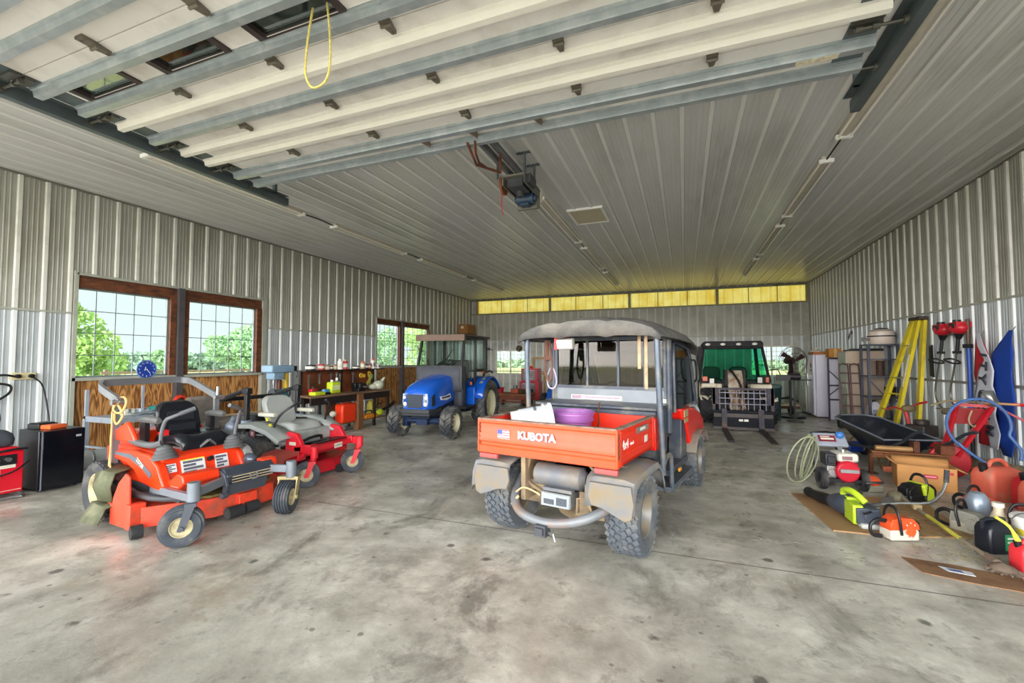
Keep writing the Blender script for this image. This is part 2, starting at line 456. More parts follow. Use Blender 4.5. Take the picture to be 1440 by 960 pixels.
for y0, y1, z0 in ((Y0, W1[0], 2.23), (W1[0], W1[1], W1[2]), (W1[1], W2[0], 2.23), (W2[0], W2[1], W2[2]), (W2[1], YB, 2.23)): panel(b, 'L', y0, y1, z0, ZC, PL)
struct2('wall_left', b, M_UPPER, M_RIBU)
b = (B(), B())
for y0, y1 in ((Y0, W1[0]), (W1[1], W2[0]), (W2[1], YB)): panel(b, 'L', y0, y1, 0, 2.23, PL, -.004)
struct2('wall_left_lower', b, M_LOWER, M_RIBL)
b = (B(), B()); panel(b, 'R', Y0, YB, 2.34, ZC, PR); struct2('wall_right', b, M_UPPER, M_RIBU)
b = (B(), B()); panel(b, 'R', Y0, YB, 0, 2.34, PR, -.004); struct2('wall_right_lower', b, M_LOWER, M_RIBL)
W3 = (-7.62, -6.32, .94, 1.88); W4 = (2.25, 3.5, .98, 1.96)
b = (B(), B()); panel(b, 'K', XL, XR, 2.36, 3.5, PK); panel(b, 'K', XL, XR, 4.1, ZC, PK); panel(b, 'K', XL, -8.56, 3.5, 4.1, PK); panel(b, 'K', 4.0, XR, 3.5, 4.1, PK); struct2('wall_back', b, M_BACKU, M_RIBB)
b = (B(), B())
panel(b, 'K', XL, W3[0], 0, 2.36, PK, -.004); panel(b, 'K', W3[0], W3[1], 0, W3[2], PK, -.004); panel(b, 'K', W3[0], W3[1], W3[3], 2.36, PK, -.004)
panel(b, 'K', W3[1], W4[0], 0, 2.36, PK, -.004); panel(b, 'K', W4[0], W4[1], 0, W4[2], PK, -.004); panel(b, 'K', W4[0], W4[1], W4[3], 2.36, PK, -.004); panel(b, 'K', W4[1], XR, 0, 2.36, PK, -.004)
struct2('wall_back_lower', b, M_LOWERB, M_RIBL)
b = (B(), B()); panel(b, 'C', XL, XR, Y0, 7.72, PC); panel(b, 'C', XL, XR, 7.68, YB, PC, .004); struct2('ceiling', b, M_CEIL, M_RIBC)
# trims
b = B(); b.bx(XL-.01, XL+.03, Y0, W1[0], 2.215, 2.245); b.bx(XL-.01, XL+.03, W1[1], W2[0], 2.215, 2.245); b.bx(XL-.01, XL+.03, W2[1], YB, 2.215, 2.245); struct('trim_1', b, M_SILL)
b = B(); b.bx(XR-.03, XR+.01, Y0, YB, 2.325, 2.355); struct('trim_2', b, M_SILL)
b = B(); b.bx(XL, XR, YB-.03, YB+.01, 2.345, 2.375); struct('trim_3', b, M_SILL)
b = B(); b.bx(XL-.02, XL+.03, Y0, YB, ZC-.03, ZC); b.bx(XR-.03, XR+.02, Y0, YB, ZC-.03, ZC); b.bx(XL, XR, YB-.03, YB+.02, ZC-.1, ZC); struct('trim_4', b, mat('trim_dark', '#77766c', .5))
b = B(); b.bx(XR-.045, XR-.02, 5.2, 12.6, 1.13, 1.17); struct('trim_5', b, mat('conduit_grey', '#8b8c86', .45))
b = B(); b.bx(XL, XL+.06, YB-.06, YB, 0, ZC); b.bx(XR-.06, XR, YB-.06, YB, 0, ZC); struct('trim_6', b, mat('corner_trim', '#8d8b7e', .5))
b = B(); b.bx(-8.5, -3.2, YB-.05, YB-.02, 1.0, 1.03); struct('trim_7', b, mat('girt_dark', '#6e6c64', .5))

# translucent yellow strip lights under the eave at the back
def yellow():
    m = bpy.data.materials.new('yellow_fibreglass'); m.use_nodes = True
    nt = m.node_tree; N = nt.nodes; L = nt.links; p = N['Principled BSDF']; out = N['Material Output']
    p.inputs['Base Color'].default_value = lin('#d9b64a'); p.inputs['Roughness'].default_value = .4
    tr = N.new('ShaderNodeBsdfTranslucent')
    tc = N.new('ShaderNodeTexCoord'); n = N.new('ShaderNodeTexNoise'); n.inputs['Scale'].default_value = 2.5; n.inputs['Detail'].default_value = 5; L.new(tc.outputs['Object'], n.inputs[0])
    cr = N.new('ShaderNodeValToRGB'); cr.color_ramp.elements[0].position = .3; cr.color_ramp.elements[0].color = lin('#e8c052'); cr.color_ramp.elements[1].position = .7; cr.color_ramp.elements[1].color = lin('#fbe59a')
    L.new(n.outputs['Fac'], cr.inputs[0]); L.new(cr.outputs[0], tr.inputs['Color'])
    mx = N.new('ShaderNodeMixShader'); mx.inputs[0].default_value = .85
    L.new(p.outputs[0], mx.inputs[1]); L.new(tr.outputs[0], mx.inputs[2]); L.new(mx.outputs[0], out.inputs['Surface'])
    return m
M_YEL = yellow()
xs = [-8.56, -5.2, -1.96, 1.17, 4.0]
for i in range(4):
    b = B(); x0 = xs[i] + (.04 if i else 0); x1 = xs[i+1] - .04
    pr = corr(x0, x1, PK); b.grid([[(u, YB+.01-d, 3.54) for u,d in pr], [(u, YB+.01-d, 4.1) for u,d in pr]])
    struct('window_%d' % (5+i), b, M_YEL)
b = B(); b.bx(XL, XR, YB-.03, YB+.03, 3.49, 3.545)
for x in xs: b.bx(x-.05, x+.05, YB-.035, YB+.03, 3.5, 4.12)
for x in (-7.4, -6.2, -4.1, -3.0, -.9, .15, 2.2, 3.1): b.bx(x-.012, x+.012, YB+.012, YB+.03, 3.5, 4.12)
struct('trim_8', b, mat('strip_frame', '#8f855c', .5))

# ------------------------------------------------------------------ windows
M_MUNT = mat('muntin_grey', '#6f7c80', .4)
def sash_L(idx, y0, y1, z0, z1, nc, nr, x=-8.97, name=None):
    b = B(); t = .025
    b.bx(x-.03, x+.02, y0, y1, z0, z0+t); b.bx(x-.03, x+.02, y0, y1, z1-t, z1); b.bx(x-.03, x+.02, y0, y0+t, z0, z1); b.bx(x-.03, x+.02, y1-t, y1, z0, z1)
    for i in range(1, nc): y = y0 + (y1-y0)*i/nc; b.bx(x-.012, x+.004, y-.006, y+.006, z0, z1)
    for i in range(1, nr): z = z0 + (z1-z0)*i/nr; b.bx(x-.012, x+.004, y0, y1, z-.006, z+.006)
    o = struct('window_%d' % idx, b, M_MUNT)
    g = B(); g.bx(x-.008, x-.004, y0, y1, z0, z1); gg = ob('pane', g, M_GLASS, o)
    return o
def woodfill(i, W, zs, s1, s2):
    y0, y1, zt = W
    b = B()
    b.bx(-9.03, -8.9, y0, y1, 2.65, zt-.03); b.bx(-9.03, -8.88, s1[1], s1[1]+.1, zs, 2.65); b.bx(-9.03, -8.88, s2[0]-.11, s2[0], zs, 2.65); b.bx(-9.03, -8.88, s2[1], y1, zs, 2.65)
    struct('trim_%d' % (9+i*4), b, M_WOOD)
    b = B(); b.bx(-8.99, -8.96, y0, y1, 0, zs-.05); struct('wall_left_infill_%d' % (i+1), b, M_PLY)
    b = B(); b.bx(-9.03, -8.86, y0-.02, y1+.02, zs-.05, zs); b.bx(-9.0, -8.86, y0, y1, zt-.04, zt)
    b.bx(-9.0, -8.86, y0-.03, y0+.02, 0, zt+.02); b.bx(-9.0, -8.86, y1-.02, y1+.09, 0, zt+.02)
    struct('trim_%d' % (10+i*4), b, M_SILL)
    b = B(); ym = (s1[1]+s2[0])/2; b.bx(-8.96, -8.83, ym-.055, ym+.055, 0, zt-.03); struct('trim_%d' % (11+i*4), b, M_POSTD)
woodfill(0, W1, 1.22, (4.03, 5.41), (5.74, 7.2)); woodfill(1, W2, 1.3, (11.38, 12.57), (12.83, 14.36))
sash_L(1, 4.05, 5.41, 1.22, 2.65, 5, 4); sash_L(2, 5.74, 7.2, 1.22, 2.65, 5, 4)
sash_L(9, 11.38, 12.57, 1.3, 2.65, 5, 5); sash_L(10, 12.83, 14.36, 1.3, 2.65, 5, 5)
def win_K(idx, W):
    x0, x1, z0, z1 = W; b = B(); y = YB
    b.bx(x0-.05, x0, y-.05, y+.05, z0-.05, z1+.05); b.bx(x1, x1+.05, y-.05, y+.05, z0-.05, z1+.05); b.bx(x0, x1, y-.05, y+.05, z0-.05, z0); b.bx(x0, x1, y-.05, y+.05, z1, z1+.05)
    xm = (x0+x1)/2; b.bx(xm-.025, xm+.025, y-.02, y+.03, z0, z1)
    for s in (x0, xm):
        for i in range(1, 4): xx = s + (xm-x0)*i/4; b.bx(xx-.006, xx+.006, y, y+.012, z0, z1)
    for i in range(1, 6): z = z0 + (z1-z0)*i/6; b.bx(x0, x1, y, y+.012, z-.006, z+.006)
    o = struct('window_%d' % idx, b, M_OFFW)
    g = B(); g.bx(x0, x1, y+.004, y+.008, z0, z1); ob('pane', g, M_GLASS, o)
win_K(3, W3); win_K(4, W4)

# ------------------------------------------------------------------ outdoors
M_GRASS = mat('grass', '#8f9a66', .9, 0, .2, .4, dirt='#b9b786', damt=.6, ds=.08)
b = B(); b.bx(-160, 120, -90, 200, -.5, -.14); struct('ground_outside', b, M_GRASS)
b = B(); b.bx(-30, 25, -45, -.6, -.14, -.02); struct('pavement_outside', b, mat('gravel_apron', '#c9c3b8', .9, 0, .15, 3))
b = B(); b.bx(-70, -34, -10, 60, -.14, -.1); struct('ground_field', b, mat('hay_field', '#b9b47c', .9, 0, .12, .3))
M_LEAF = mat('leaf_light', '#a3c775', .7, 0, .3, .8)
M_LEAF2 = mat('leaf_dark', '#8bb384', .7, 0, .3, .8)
M_BARK = mat('bark', '#5b4a3a', .9, 0, .2)
def crown(c, r, n, leaf, rnd, blobs=9):
    b = B(); cs = []
    for i in range(blobs):
        a = rnd.uniform(0, 2*PI); h = rnd.uniform(-.75, .8); q = math.sqrt(max(0.05, 1-h*h))*rnd.uniform(.3, .75)
        cs.append((c[0]+r[0]*q*math.cos(a), c[1]+r[1]*q*math.sin(a), c[2]+r[2]*h, rnd.uniform(.28, .45)))
    for i in range(n):
        x, y, z, s = rnd.choice(cs)
        v = Vector((rnd.gauss(0,1), rnd.gauss(0,1), rnd.gauss(0,1))).normalized()*(rnd.uniform(.55, 1)**.5)
        p = Vector((x + v.x*r[0]*s, y + v.y*r[1]*s, z + v.z*r[2]*s))
        u = Vector((rnd.gauss(0,1), rnd.gauss(0,1), rnd.gauss(0,1))).normalized()*leaf*rnd.uniform(.6, 1.3); w = u.orthogonal().normalized()*leaf*.5
        b.add([tuple(p-u), tuple(p+w), tuple(p+u), tuple(p-w)], [(0,1,2,3)])
    return b
def tree(x, y, h, rw, label, m, n=3200, leaf=.3, low=.25, sd=1):
    rnd = random.Random(sd)
    t = thing('tree', label, 'tree', (x, y, -.14), 0, 'trees outside the windows')
    zc = h*(low + (1-low)/2)
    ob('crown', crown((0,0,zc), (rw, rw, h*(1-low)/2), n, leaf, rnd, 16), m, t)
    bb = B(); bb.tube([(0,0,0),(.05,.02,h*.3),(0,.1,h*.6)], [h*.03, h*.022, h*.01]); bb.tube([(0,0,h*.3),(rw*.4,.3,h*.55)], [h*.014, h*.005]); bb.tube([(0,0,h*.35),(-.3,-rw*.4,h*.6)], [h*.014, h*.005])
    ob('trunk', bb, M_BARK, t)
tree(-30, 13.6, 4.5, 2.3, 'big light green tree filling the outer part of the near window\'s first sash', M_LEAF, 5200, .16, .0, 3)
tree(-44, 26.1, 2.5, 1.0, 'small round tree low beside the middle post of the near window', M_LEAF2, 900, .18, .02, 5)
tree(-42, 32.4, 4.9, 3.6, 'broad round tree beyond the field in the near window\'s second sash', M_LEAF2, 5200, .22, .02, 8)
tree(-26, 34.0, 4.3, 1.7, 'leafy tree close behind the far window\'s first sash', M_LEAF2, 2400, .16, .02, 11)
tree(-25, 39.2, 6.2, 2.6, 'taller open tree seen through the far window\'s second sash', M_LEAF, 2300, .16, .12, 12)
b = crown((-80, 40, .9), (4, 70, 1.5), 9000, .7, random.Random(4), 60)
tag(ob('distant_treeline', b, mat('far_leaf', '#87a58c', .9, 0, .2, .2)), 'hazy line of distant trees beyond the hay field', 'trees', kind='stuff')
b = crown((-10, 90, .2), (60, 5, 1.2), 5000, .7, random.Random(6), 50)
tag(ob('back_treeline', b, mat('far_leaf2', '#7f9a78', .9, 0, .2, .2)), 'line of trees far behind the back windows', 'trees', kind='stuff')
t = thing('board_fence', 'brown board fence running past the field outside the left windows', 'fence', (-22, 20, -.14))
M_FEN = mat('fence_wood', '#8a7a66', .8)
for i in range(14):
    b = B(); b.bx(-.06, .06, -.06, .06, 0, 1.25); ob('post', b, M_FEN, t, loc=(0, -9+i*2.6, 0))
for z in (.35, .7, 1.05):
    b = B(); b.bx(.06, .1, -9.2, 25, z, z+.12); ob('rail', b, M_FEN, t)

# ------------------------------------------------------------------ sky, sun, camera
w = bpy.data.worlds.new('sky'); SC.world = w; w.use_nodes = True
N = w.node_tree.nodes; L = w.node_tree.links; bg = N['Background']
tc = N.new('ShaderNodeTexCoord')
sx = N.new('ShaderNodeSeparateXYZ'); L.new(tc.outputs['Generated'], sx.inputs[0])
def smap(sock, a, b_):
    q = N.new('ShaderNodeMapRange'); q.interpolation_type = 'SMOOTHSTEP'; q.inputs[1].default_value = a; q.inputs[2].default_value = b_; L.new(sock, q.inputs[0]); return q.outputs[0]
def inv(sock):
    q = N.new('ShaderNodeMath'); q.operation = 'SUBTRACT'; q.inputs[0].default_value = 1; L.new(sock, q.inputs[1]); return q.outputs[0]
def mul(a, b_):
    q = N.new('ShaderNodeMath'); q.operation = 'MULTIPLY'
    for k, v in enumerate((a, b_)):
        if isinstance(v, float): q.inputs[k].default_value = v
        else: L.new(v, q.inputs[k])
    return q.outputs[0]
hazy = mul(inv(smap(sx.outputs['Y'], -.75, .05)), inv(smap(sx.outputs['Z'], .14, .6)))     # bright band added low in the sky outside the door to light the room
sm = N.new('ShaderNodeMath'); sm.operation = 'MULTIPLY_ADD'; sm.inputs[1].default_value = 11.5; sm.inputs[2].default_value = 1.14; L.new(hazy, sm.inputs[0])
cr = N.new('ShaderNodeValToRGB'); e = cr.color_ramp.elements
e[0].position = 0; e[0].color = (.86, .985, .99, 1); e[1].position = .6; e[1].color = (.70, .86, .93, 1)
L.new(sx.outputs['Z'], cr.inputs[0]); hm_ = N.new('ShaderNodeMix'); hm_.data_type = 'RGBA'; L.new(hazy, hm_.inputs['Factor']); L.new(cr.outputs[0], hm_.inputs['A']); hm_.inputs['B'].default_value = (1, .97, .945, 1); L.new(hm_.outputs['Result'], bg.inputs['Color']); L.new(sm.outputs[0], bg.inputs['Strength'])
sd = bpy.data.lights.new('sun', 'SUN'); sd.energy = 7.0; sd.angle = R(1.5); sd.color = (1, .96, .88)
so = bpy.data.objects.new('sun', sd); COL.objects.link(so); so.rotation_euler = Vector((.1, .36, -1)).to_track_quat('-Z', 'Y').to_euler()
so.location = (-2, -6, 14)
cd = bpy.data.cameras.new('camera'); cam = bpy.data.objects.new('camera', cd); COL.objects.link(cam); SC.camera = cam
cd.sensor_width = 36; cd.lens = 626/1440*36; cd.clip_start = .05; cd.clip_end = 500
cam.location = (0, 0, 1.5); cam.rotation_euler = (R(90+2.38), 0, R(21.1))
SC.view_settings.view_transform = 'Standard'; SC.view_settings.look = 'None'; SC.view_settings.gamma = 1; SC.view_settings.use_curve_mapping = False
SC.view_settings.exposure = 0.0
SC.cycles.max_bounces = 10; SC.cycles.diffuse_bounces = 6; SC.cycles.transparent_max_bounces = 16; SC.cycles.sample_clamp_indirect = 8
# ------------------------------------------------------------------ overhead sectional door, open under the ceiling
M_DOOR = mat('door_white', '#dcdad5', .45, 0, .03, 3, dirt='#c4c0b8', damt=.35, ds=2)
M_RIBW = mat('door_rib_cream', '#e4e2d8', .45, 0, .03)
M_STRUT = mat('strut_galv', '#a3adb0', .33, .45, .08, 9, dirt='#b9c0c2', damt=.4, ds=6)
door = thing('overhead_door', 'large white sectional garage door rolled open under the ceiling near the camera', 'garage door', (0, 0, 3.85)); door['kind'] = 'thing'
dx0, dx1 = -5.28, 1.33
js = [.08, .69, 1.30, 1.90, 2.50, 3.11, 3.71, 4.27]
def wopen(i): return i == 3
WIN = [(-4.98, -4.3), (-3.92, -3.22), (-2.86, -2.12), (-1.78, -1.06), (-.70, .02), (.36, 1.0)]
for i in range(7):
    a, c = js[i], js[i+1]; b = B()
    if wopen(i):
        y0, y1 = 2.11, 2.33
        b.bx(dx0, dx1, a+.004, y0, .02, .07); b.bx(dx0, dx1, y1, c-.004, .02, .07)
        e = [dx0] + [v for p in WIN for v in p] + [dx1]
        for k in range(0, len(e), 2): b.bx(e[k], e[k+1], y0, y1, .02, .07)
    else: b.bx(dx0, dx1, a+.004, c-.004, .02, .07)
    b.bx(dx0+.16, dx1-.2, a+.16, a+.163, .017, .022); b.bx(dx0+.16, dx1-.2, c-.19, c-.187, .017, .022)
    # end stiles
    o = ob('door_section', b, M_DOOR, door)
    b = B(); b.bx(dx0, dx0+.2, a+.006, c-.006, .014, .022); b.bx(dx1-.2, dx1, a+.006, c-.006, .014, .022); ob('end_stile', b, M_GALVD, o)
    if wopen(i):
        for (x0, x1) in WIN:
            b = B(); r1 = rrect(x0-.03, x1+.03, 2.075, 2.365, .05); r2 = rrect(x0+.025, x1-.025, 2.125, 2.315, .03)
            n = len(r1); vs = [(x,y,.004) for x,y in r1] + [(x,y,.004) for x,y in r2] + [(x,y,.03) for x,y in r1] + [(x,y,.05) for x,y in r2]
            fs = [(j,(j+1)%n,n+(j+1)%n,n+j) for j in range(n)] + [(j,2*n+j,2*n+(j+1)%n,(j+1)%n) for j in range(n)] + [(n+j,n+(j+1)%n,3*n+(j+1)%n,3*n+j) for j in range(n)]
            b.add(vs, fs); f = ob('window_frame', b, mat('door_window_frame', '#3a2f2e', .5), door)
            b = B(); b.bx(x0, x1, 2.1, 2.34, .04, .046); ob('window_pane', b, glass('door_pane', '#9fb8ae', .35), f)
def hat(y, w, h): return [(y-w/2, .02), (y-w/2, -.006), (y-w*.34, -.008), (y-w*.26, -h), (y+w*.26, -h), (y+w*.34, -.008), (y+w/2, -.006), (y+w/2, .02)]
for y, wd, h in ((.42,.11,.05), (.95,.11,.05), (1.42,.11,.05), (1.68,.11,.05), (2.07,.115,.055), (2.375,.115,.055), (2.97,.11,.055), (3.925,.12,.06), (4.2,.12,.06)):
    b = B(); b.prism(hat(y, wd, h), 'yz', dx0+.01, dx1+.01)
    for k in range(7):
        x = dx0+.3+k*1.05; b.cyl((x, y-wd*.4, -.012), (x, y-wd*.4, 0), .009, n=6)
    ob('strut', b, M_STRUT, door)
for y in (2.68, 3.28, 3.55):
    b = B(); b.prism(hat(y, .10, .05), 'yz', dx0+.02, dx1-.02); ob('stiffening_rib', b, M_RIBW, door)
def hinge(w=.085):
    b = B(); b.bx(-w/2, w/2, -.10, -.02, -.006, .018); b.bx(-w*.2, w*.2, .02, .10, -.006, .018)
    b.prism([(-w/2,-.02),(w/2,-.02),(w*.2,.1),(-w*.2,.1)], 'xy', -.012, .015); b.cyl((-w/2, 0, -.02), (w/2, 0, -.02), .012, n=8)
    b.cyl((-w*.25,-.07,-.012),(-w*.25,-.07,0),.01,n=6); b.cyl((w*.25,-.07,-.012),(w*.25,-.07,0),.01,n=6); b.cyl((0,.08,-.02),(0,.08,0),.01,n=6)
    return b
hm = ob('hinge', hinge(), mat('hinge_metal', '#6f6a5e', .5, .3), door); first = True
for y in js[1:-1]:
    for x in (-4.09, -2.99, -1.91, -.83, .24):
        if first: h = hm; first = False
        else: h = hm.copy(); COL.objects.link(h); h.parent = door
        h.location = (x, y, .004)
def roller():
    b = B(); b.bx(-.02, .17, -.08, -.015, -.008, .014); b.bx(0, .17, .015, .08, -.008, .014); b.cyl((-.14, 0, -.03), (.16, 0, -.03), .011, n=8); b.cyl((-.16, 0, -.03), (-.125, 0, -.03), .03, n=12)
    for x in (.03, .13): b.cyl((x-.02, 0, -.03), (x+.02, 0, -.03), .022, n=10)
    return b
rl = None
for y in js[1:]:
    for sgn, x in ((1, dx0), (-1, dx1)):
        if rl is None: rl = ob('roller_bracket', roller(), mat('roller_metal', '#56564e', .45, .4), door); q = rl
        else: q = rl.copy(); COL.objects.link(q); q.parent = door
        q.location = (x+sgn*.02, y if y < 4.2 else 4.235, 0); q.rotation_euler = (0, 0, 0 if sgn > 0 else PI)
b = B(); b.box((.98, 3.925, -.064), (.28, .055, .004)); ob('strut_label', b, mat('label_cream', '#cfc7ad', .6, 0, .3, 40), door)
b = B()
for x, y in ((-1.98, 4.06), (-1.28, 4.06), (-2.55, 4.06)): b.prism([(x-.05, 3.98), (x+.05, 3.98), (x, 4.14)], 'xy', -.03, .015)
ob('arm_bracket', b, mat('bracket_brown', '#7c6a5a', .6, .3), door)
# tracks
def track(name, x, s, label):
    b = B()
    b.prism([(x-s*.03, -.06), (x+s*.045, -.06), (x+s*.045, -.045), (x-s*.012, -.045), (x-s*.012, .035), (x+s*.045, .035), (x+s*.045, .05), (x-s*.03, .05)], 'xz', .1, 4.86)
    b.prism([(x-s*.03, .05), (x-s*.10, .05), (x-s*.10, .056), (x-s*.03, .056)], 'xz', .1, 4.8)
    t = thing(name, label, 'door track', (0, 0, 3.83)); ob('rail', b, M_GALVD, t)
    b = B()
    for y in (.5, 2.4, 4.6): b.bx(x-s*.075, x-s*.03, y-.02, y+.02, .05, .37)
    ob('hanger', b, M_GALVD, t)
track('door_track', -5.44, -1, 'dark door track at the garage door end above the mowers')
track('door_track', 1.49, 1, 'dark door track at the garage door end towards the ladder wall')
# pull rope
b = B(); b.tube([(-2.27, 2.2, 3.84), (-2.31, 2.2, 3.62), (-2.325, 2.2, 3.42), (-2.28, 2.2, 3.31), (-2.21, 2.2, 3.29), (-2.14, 2.2, 3.33), (-2.115, 2.2, 3.45), (-2.125, 2.2, 3.65), (-2.15, 2.2, 3.84)], .0075, 6, sub=5)
tag(ob('pull_rope', b, mat('rope_yellow', '#b9ac5c', .8, 0, .3, 60)), 'yellow pull rope hanging in a loop from the open garage door', 'rope')

# ------------------------------------------------------------------ opener
op = thing('door_opener', 'electric garage door opener with blue motor hung under the ceiling rail', 'door opener', (-2.08, 0, 4.0))
b = B()
for s in (-1, 1): b.bx(s*.07-.018, s*.07+.018, .3, 5.9, -.03, .03); b.bx(s*.07-.03, s*.07+.03, .3, 5.9, .02, .028)
b.tube([(-.02, 1.0, 0), (-.02, 5.6, 0)], .008, 6); b.tube([(.02, 1.0, 0), (.02, 5.6, 0)], .008, 6)
ob('rail', b, M_STEEL, op)
b = B(); b.bx(-.17, .17, 5.42, 6.1, -.06, -.035); b.bx(-.17, -.15, 5.45, 6.05, -.16, -.035); b.bx(.15, .17, 5.45, 6.05, -.16, -.035); b.bx(-.16, .16, 6.05, 6.1, -.3, -.04); b.bx(-.15, .15, 6.0, 6.06, -.32, -.28)
ob('chassis', b, mat('opener_frame', '#77756a', .55, .2), op)
b = B(); b.cyl((-.12, 5.93, -.2), (.13, 5.93, -.2), .085, n=20); b.cyl((-.15, 5.93, -.2), (.16, 5.93, -.2), .05, n=16); b.bx(-.07, .07, 5.86, 5.99, -.31, -.27); m = ob('motor', b, mat('motor_blue', '#31465c', .35, .1), op, bev=.008)
b = B(); b.lathe([(.0865, -.05), (.0865, .05)], (0, 5.93, -.2), 'X', 6, arc=1.2, a0=-2.0); ob('nameplate', b, M_OFFW, m)
b = B(); b.cyl((-.22, 5.6, -.1), (-.19, 5.6, -.1), .13, n=24); b.cyl((-.25, 5.6, -.1), (-.1, 5.6, -.1), .03, n=10); ob('pulley', b, mat('pulley_rust', '#8a4f34', .6, .2), op)
b = B(); b.bx(-.11, .11, 5.5, 5.8, -.17, -.06); b.cyl((0, 5.7, -.25), (0, 5.7, -.1), .05, n=12); b.bx(.12, .22, 5.5, 5.75, -.14, -.02); ob('gearbox', b, mat('gearbox_grey', '#4d4f52', .5, .3), op, bev=.006)
b = B(); b.tube([(.06, 4.15, -.2), (.0, 4.3, -.46+.2), (-.02, 4.42, -.3), (-.02, 4.6, -.28)], .014, 6); b.tube([(-.03, 4.15, -.2), (-.04, 4.4, -.33), (.1, 4.75, -.3), (.08, 4.8, -.05)], .016, 6); ob('lift_arm', b, M_RUST, op)
b = B(); b.tube([(-.23, 5.6, -.2), (-.24, 5.62, -.4), (-.22, 5.62, -.5)], .006, 5); ob('release_cord', b, M_RED, op)
b = B()
for y in (5.35, 5.75): b.bx(.18, .2, y-.02, y+.02, -.2, .2); b.bx(.08, .3, y-.02, y+.02, .18, .2); b.bx(-.2, -.18, y-.02, y+.02, -.1, .2)
ob('hanger', b, M_GALVD, op)
b = B(); b.bx(.1, .17, 6.12, 6.2, -.2, .0); ob('outlet_box', b, M_OFFW, op)

# ------------------------------------------------------------------ fluorescent strip lights
M_TUBE = mat('tube_white', '#f2efe4', .35, 0, .03)
M_FIX = mat('fixture_grey', '#c3bcab', .5, 0, .1)
def fixture(label, loc, L, grp):
    t = thing('strip_light', label, 'ceiling light', loc, 0, grp)
    b = B(); b.prism([(-.055, .07), (-.05, .015), (-.02, -.005), (.02, -.005), (.05, .015), (.055, .07)], 'xz', 0, L); ob('housing', b, M_FIX, t)
    for s in (-1, 1):
        b = B(); b.cyl((s*.062, .03, -.012), (s*.062, L-.03, -.012), .0125, n=10); ob('tube', b, M_TUBE, t)
    for y in (0, L):
        b = B(); b.box((0, y, .0), (.17, .045, .05)); b.cyl((-.062, y-.025, -.012), (-.062, y+.025, -.012), .021, n=10); b.cyl((.062, y-.025, -.012), (.062, y+.025, -.012), .021, n=10); ob('lamp_holder', b, M_WHITE, t, bev=.004)
    return t
ends = ['nearest to the garage door', 'second from the garage door', 'third from the garage door', 'closest to the back wall']
rows = {'left': (-6.42, [(3.55, 6.05), (6.85, 9.22), (9.95, 12.45), (13.15, 15.6)]), 'right': (1.8, [(3.75, 6.2), (6.9, 9.3), (9.95, 12.45), (13.0, 15.4)]), 'middle': (-2.16, [(6.85, 9.7), (10.3, 12.75), (13.4, 15.75)])}
for nm, (x, segs) in rows.items():
    for i, (a, c) in enumerate(segs):
        pos = ends[i] if len(segs) == 4 else ['just behind the opener motor', 'middle of its row', 'closest to the back wall'][i]
        fixture('unlit twin tube strip light in the %s ceiling row, %s' % (nm, pos), (x, a, 4.13), c-a, 'strip lights on the ceiling')
        if i:
            y0 = segs[i-1][1]
            b = B(); b.tube([(x, y0+.02, 4.15), (x+.01, (y0+a)/2, 4.165), (x, a-.02, 4.15)], .012, 6)
            tag(ob('light_cable', b, M_BLK), 'black cable between the %s and %s lights of the %s ceiling row' % (['', 'first', 'second', 'third'][i], ['', 'second', 'third', 'fourth'][i], nm), 'cable')
# attic hatch
t = thing('attic_hatch', 'beige square access hatch set in the corrugated ceiling', 'hatch', (-1.605, 8.12, 4.17))
b = B(); b.bx(-.28, .28, -.39, .39, -.012, .01); ob('panel', b, mat('hatch_beige', '#c9bea0', .5, 0, .04), t)
b = B(); b.bx(-.32, .32, -.43, -.39, -.02, .02); b.bx(-.32, .32, .39, .43, -.02, .02); b.bx(-.32, -.28, -.39, .39, -.02, .02); b.bx(.28, .32, -.39, .39, -.02, .02); ob('frame', b, M_WHITE, t)
# ------------------------------------------------------------------ orange utility vehicle (rear towards camera)
M_OR = mat('orange_paint', '#ea4a1e', .42, 0, .06, 5, dirt='#c8512f', damt=.35, ds=3)
M_ORB = mat('orange_bed_side', '#e02e12', .36, 0, .06, 5, dirt='#c23a22', damt=.3, ds=3)
M_WORN = mat('worn_edge', '#8d7668', .7, 0, .25, 12, dirt='#5b4338', damt=.5, ds=9)
M_CABG = mat('cab_blue_grey', '#434a57', .4, .15, .1, 5, dirt='#787870', damt=.35, ds=4)
M_MUD = mat('mud_plastic', '#74767a', .75, 0, .15, 5, dirt='#8f8471', damt=.6, ds=3.5)
M_MUDM = mat('muddy_metal', '#8c7963', .8, .1, .25, 8, dirt='#a5916f', damt=.6, ds=5)
M_ROOF = mat('roof_plastic', '#4c4c4c', .7, 0, .1, 4, dirt='#77736c', damt=.5, ds=2.2, bump=.1)
M_ATV = mat('atv_rubber', '#565c63', .8, 0, .12, 8, dirt='#817e76', damt=.45, ds=4)
M_RIMM = mat('rim_muddy', '#7c7f80', .5, .35, .15, 6, dirt='#9a8b74', damt=.6, ds=5)
M_STEELG = mat('grey_tube', '#5d6876', .38, .3, .1, 6, dirt='#8b8578', damt=.4, ds=5)
M_SEATD = mat('seat_dark', '#35302e', .6)
rtv = thing('utility_vehicle', 'orange utility vehicle with dump bed and dark canopy, parked rear towards the camera', 'utility vehicle', (-1.03, 3.31, 0), -11.5)
for x in (-.54, .56):
    s = -1 if x < 0 else 1
    wheel(rtv, (x, .46, .305), .305, .25, .165, 'atv', M_ATV, M_RIMM, 30, out=s, dish=.15)
    wheel(rtv, (x, 2.72, .305), .305, .24, .165, 'atv', M_ATV, M_RIMM, 30, out=s, dish=.15)
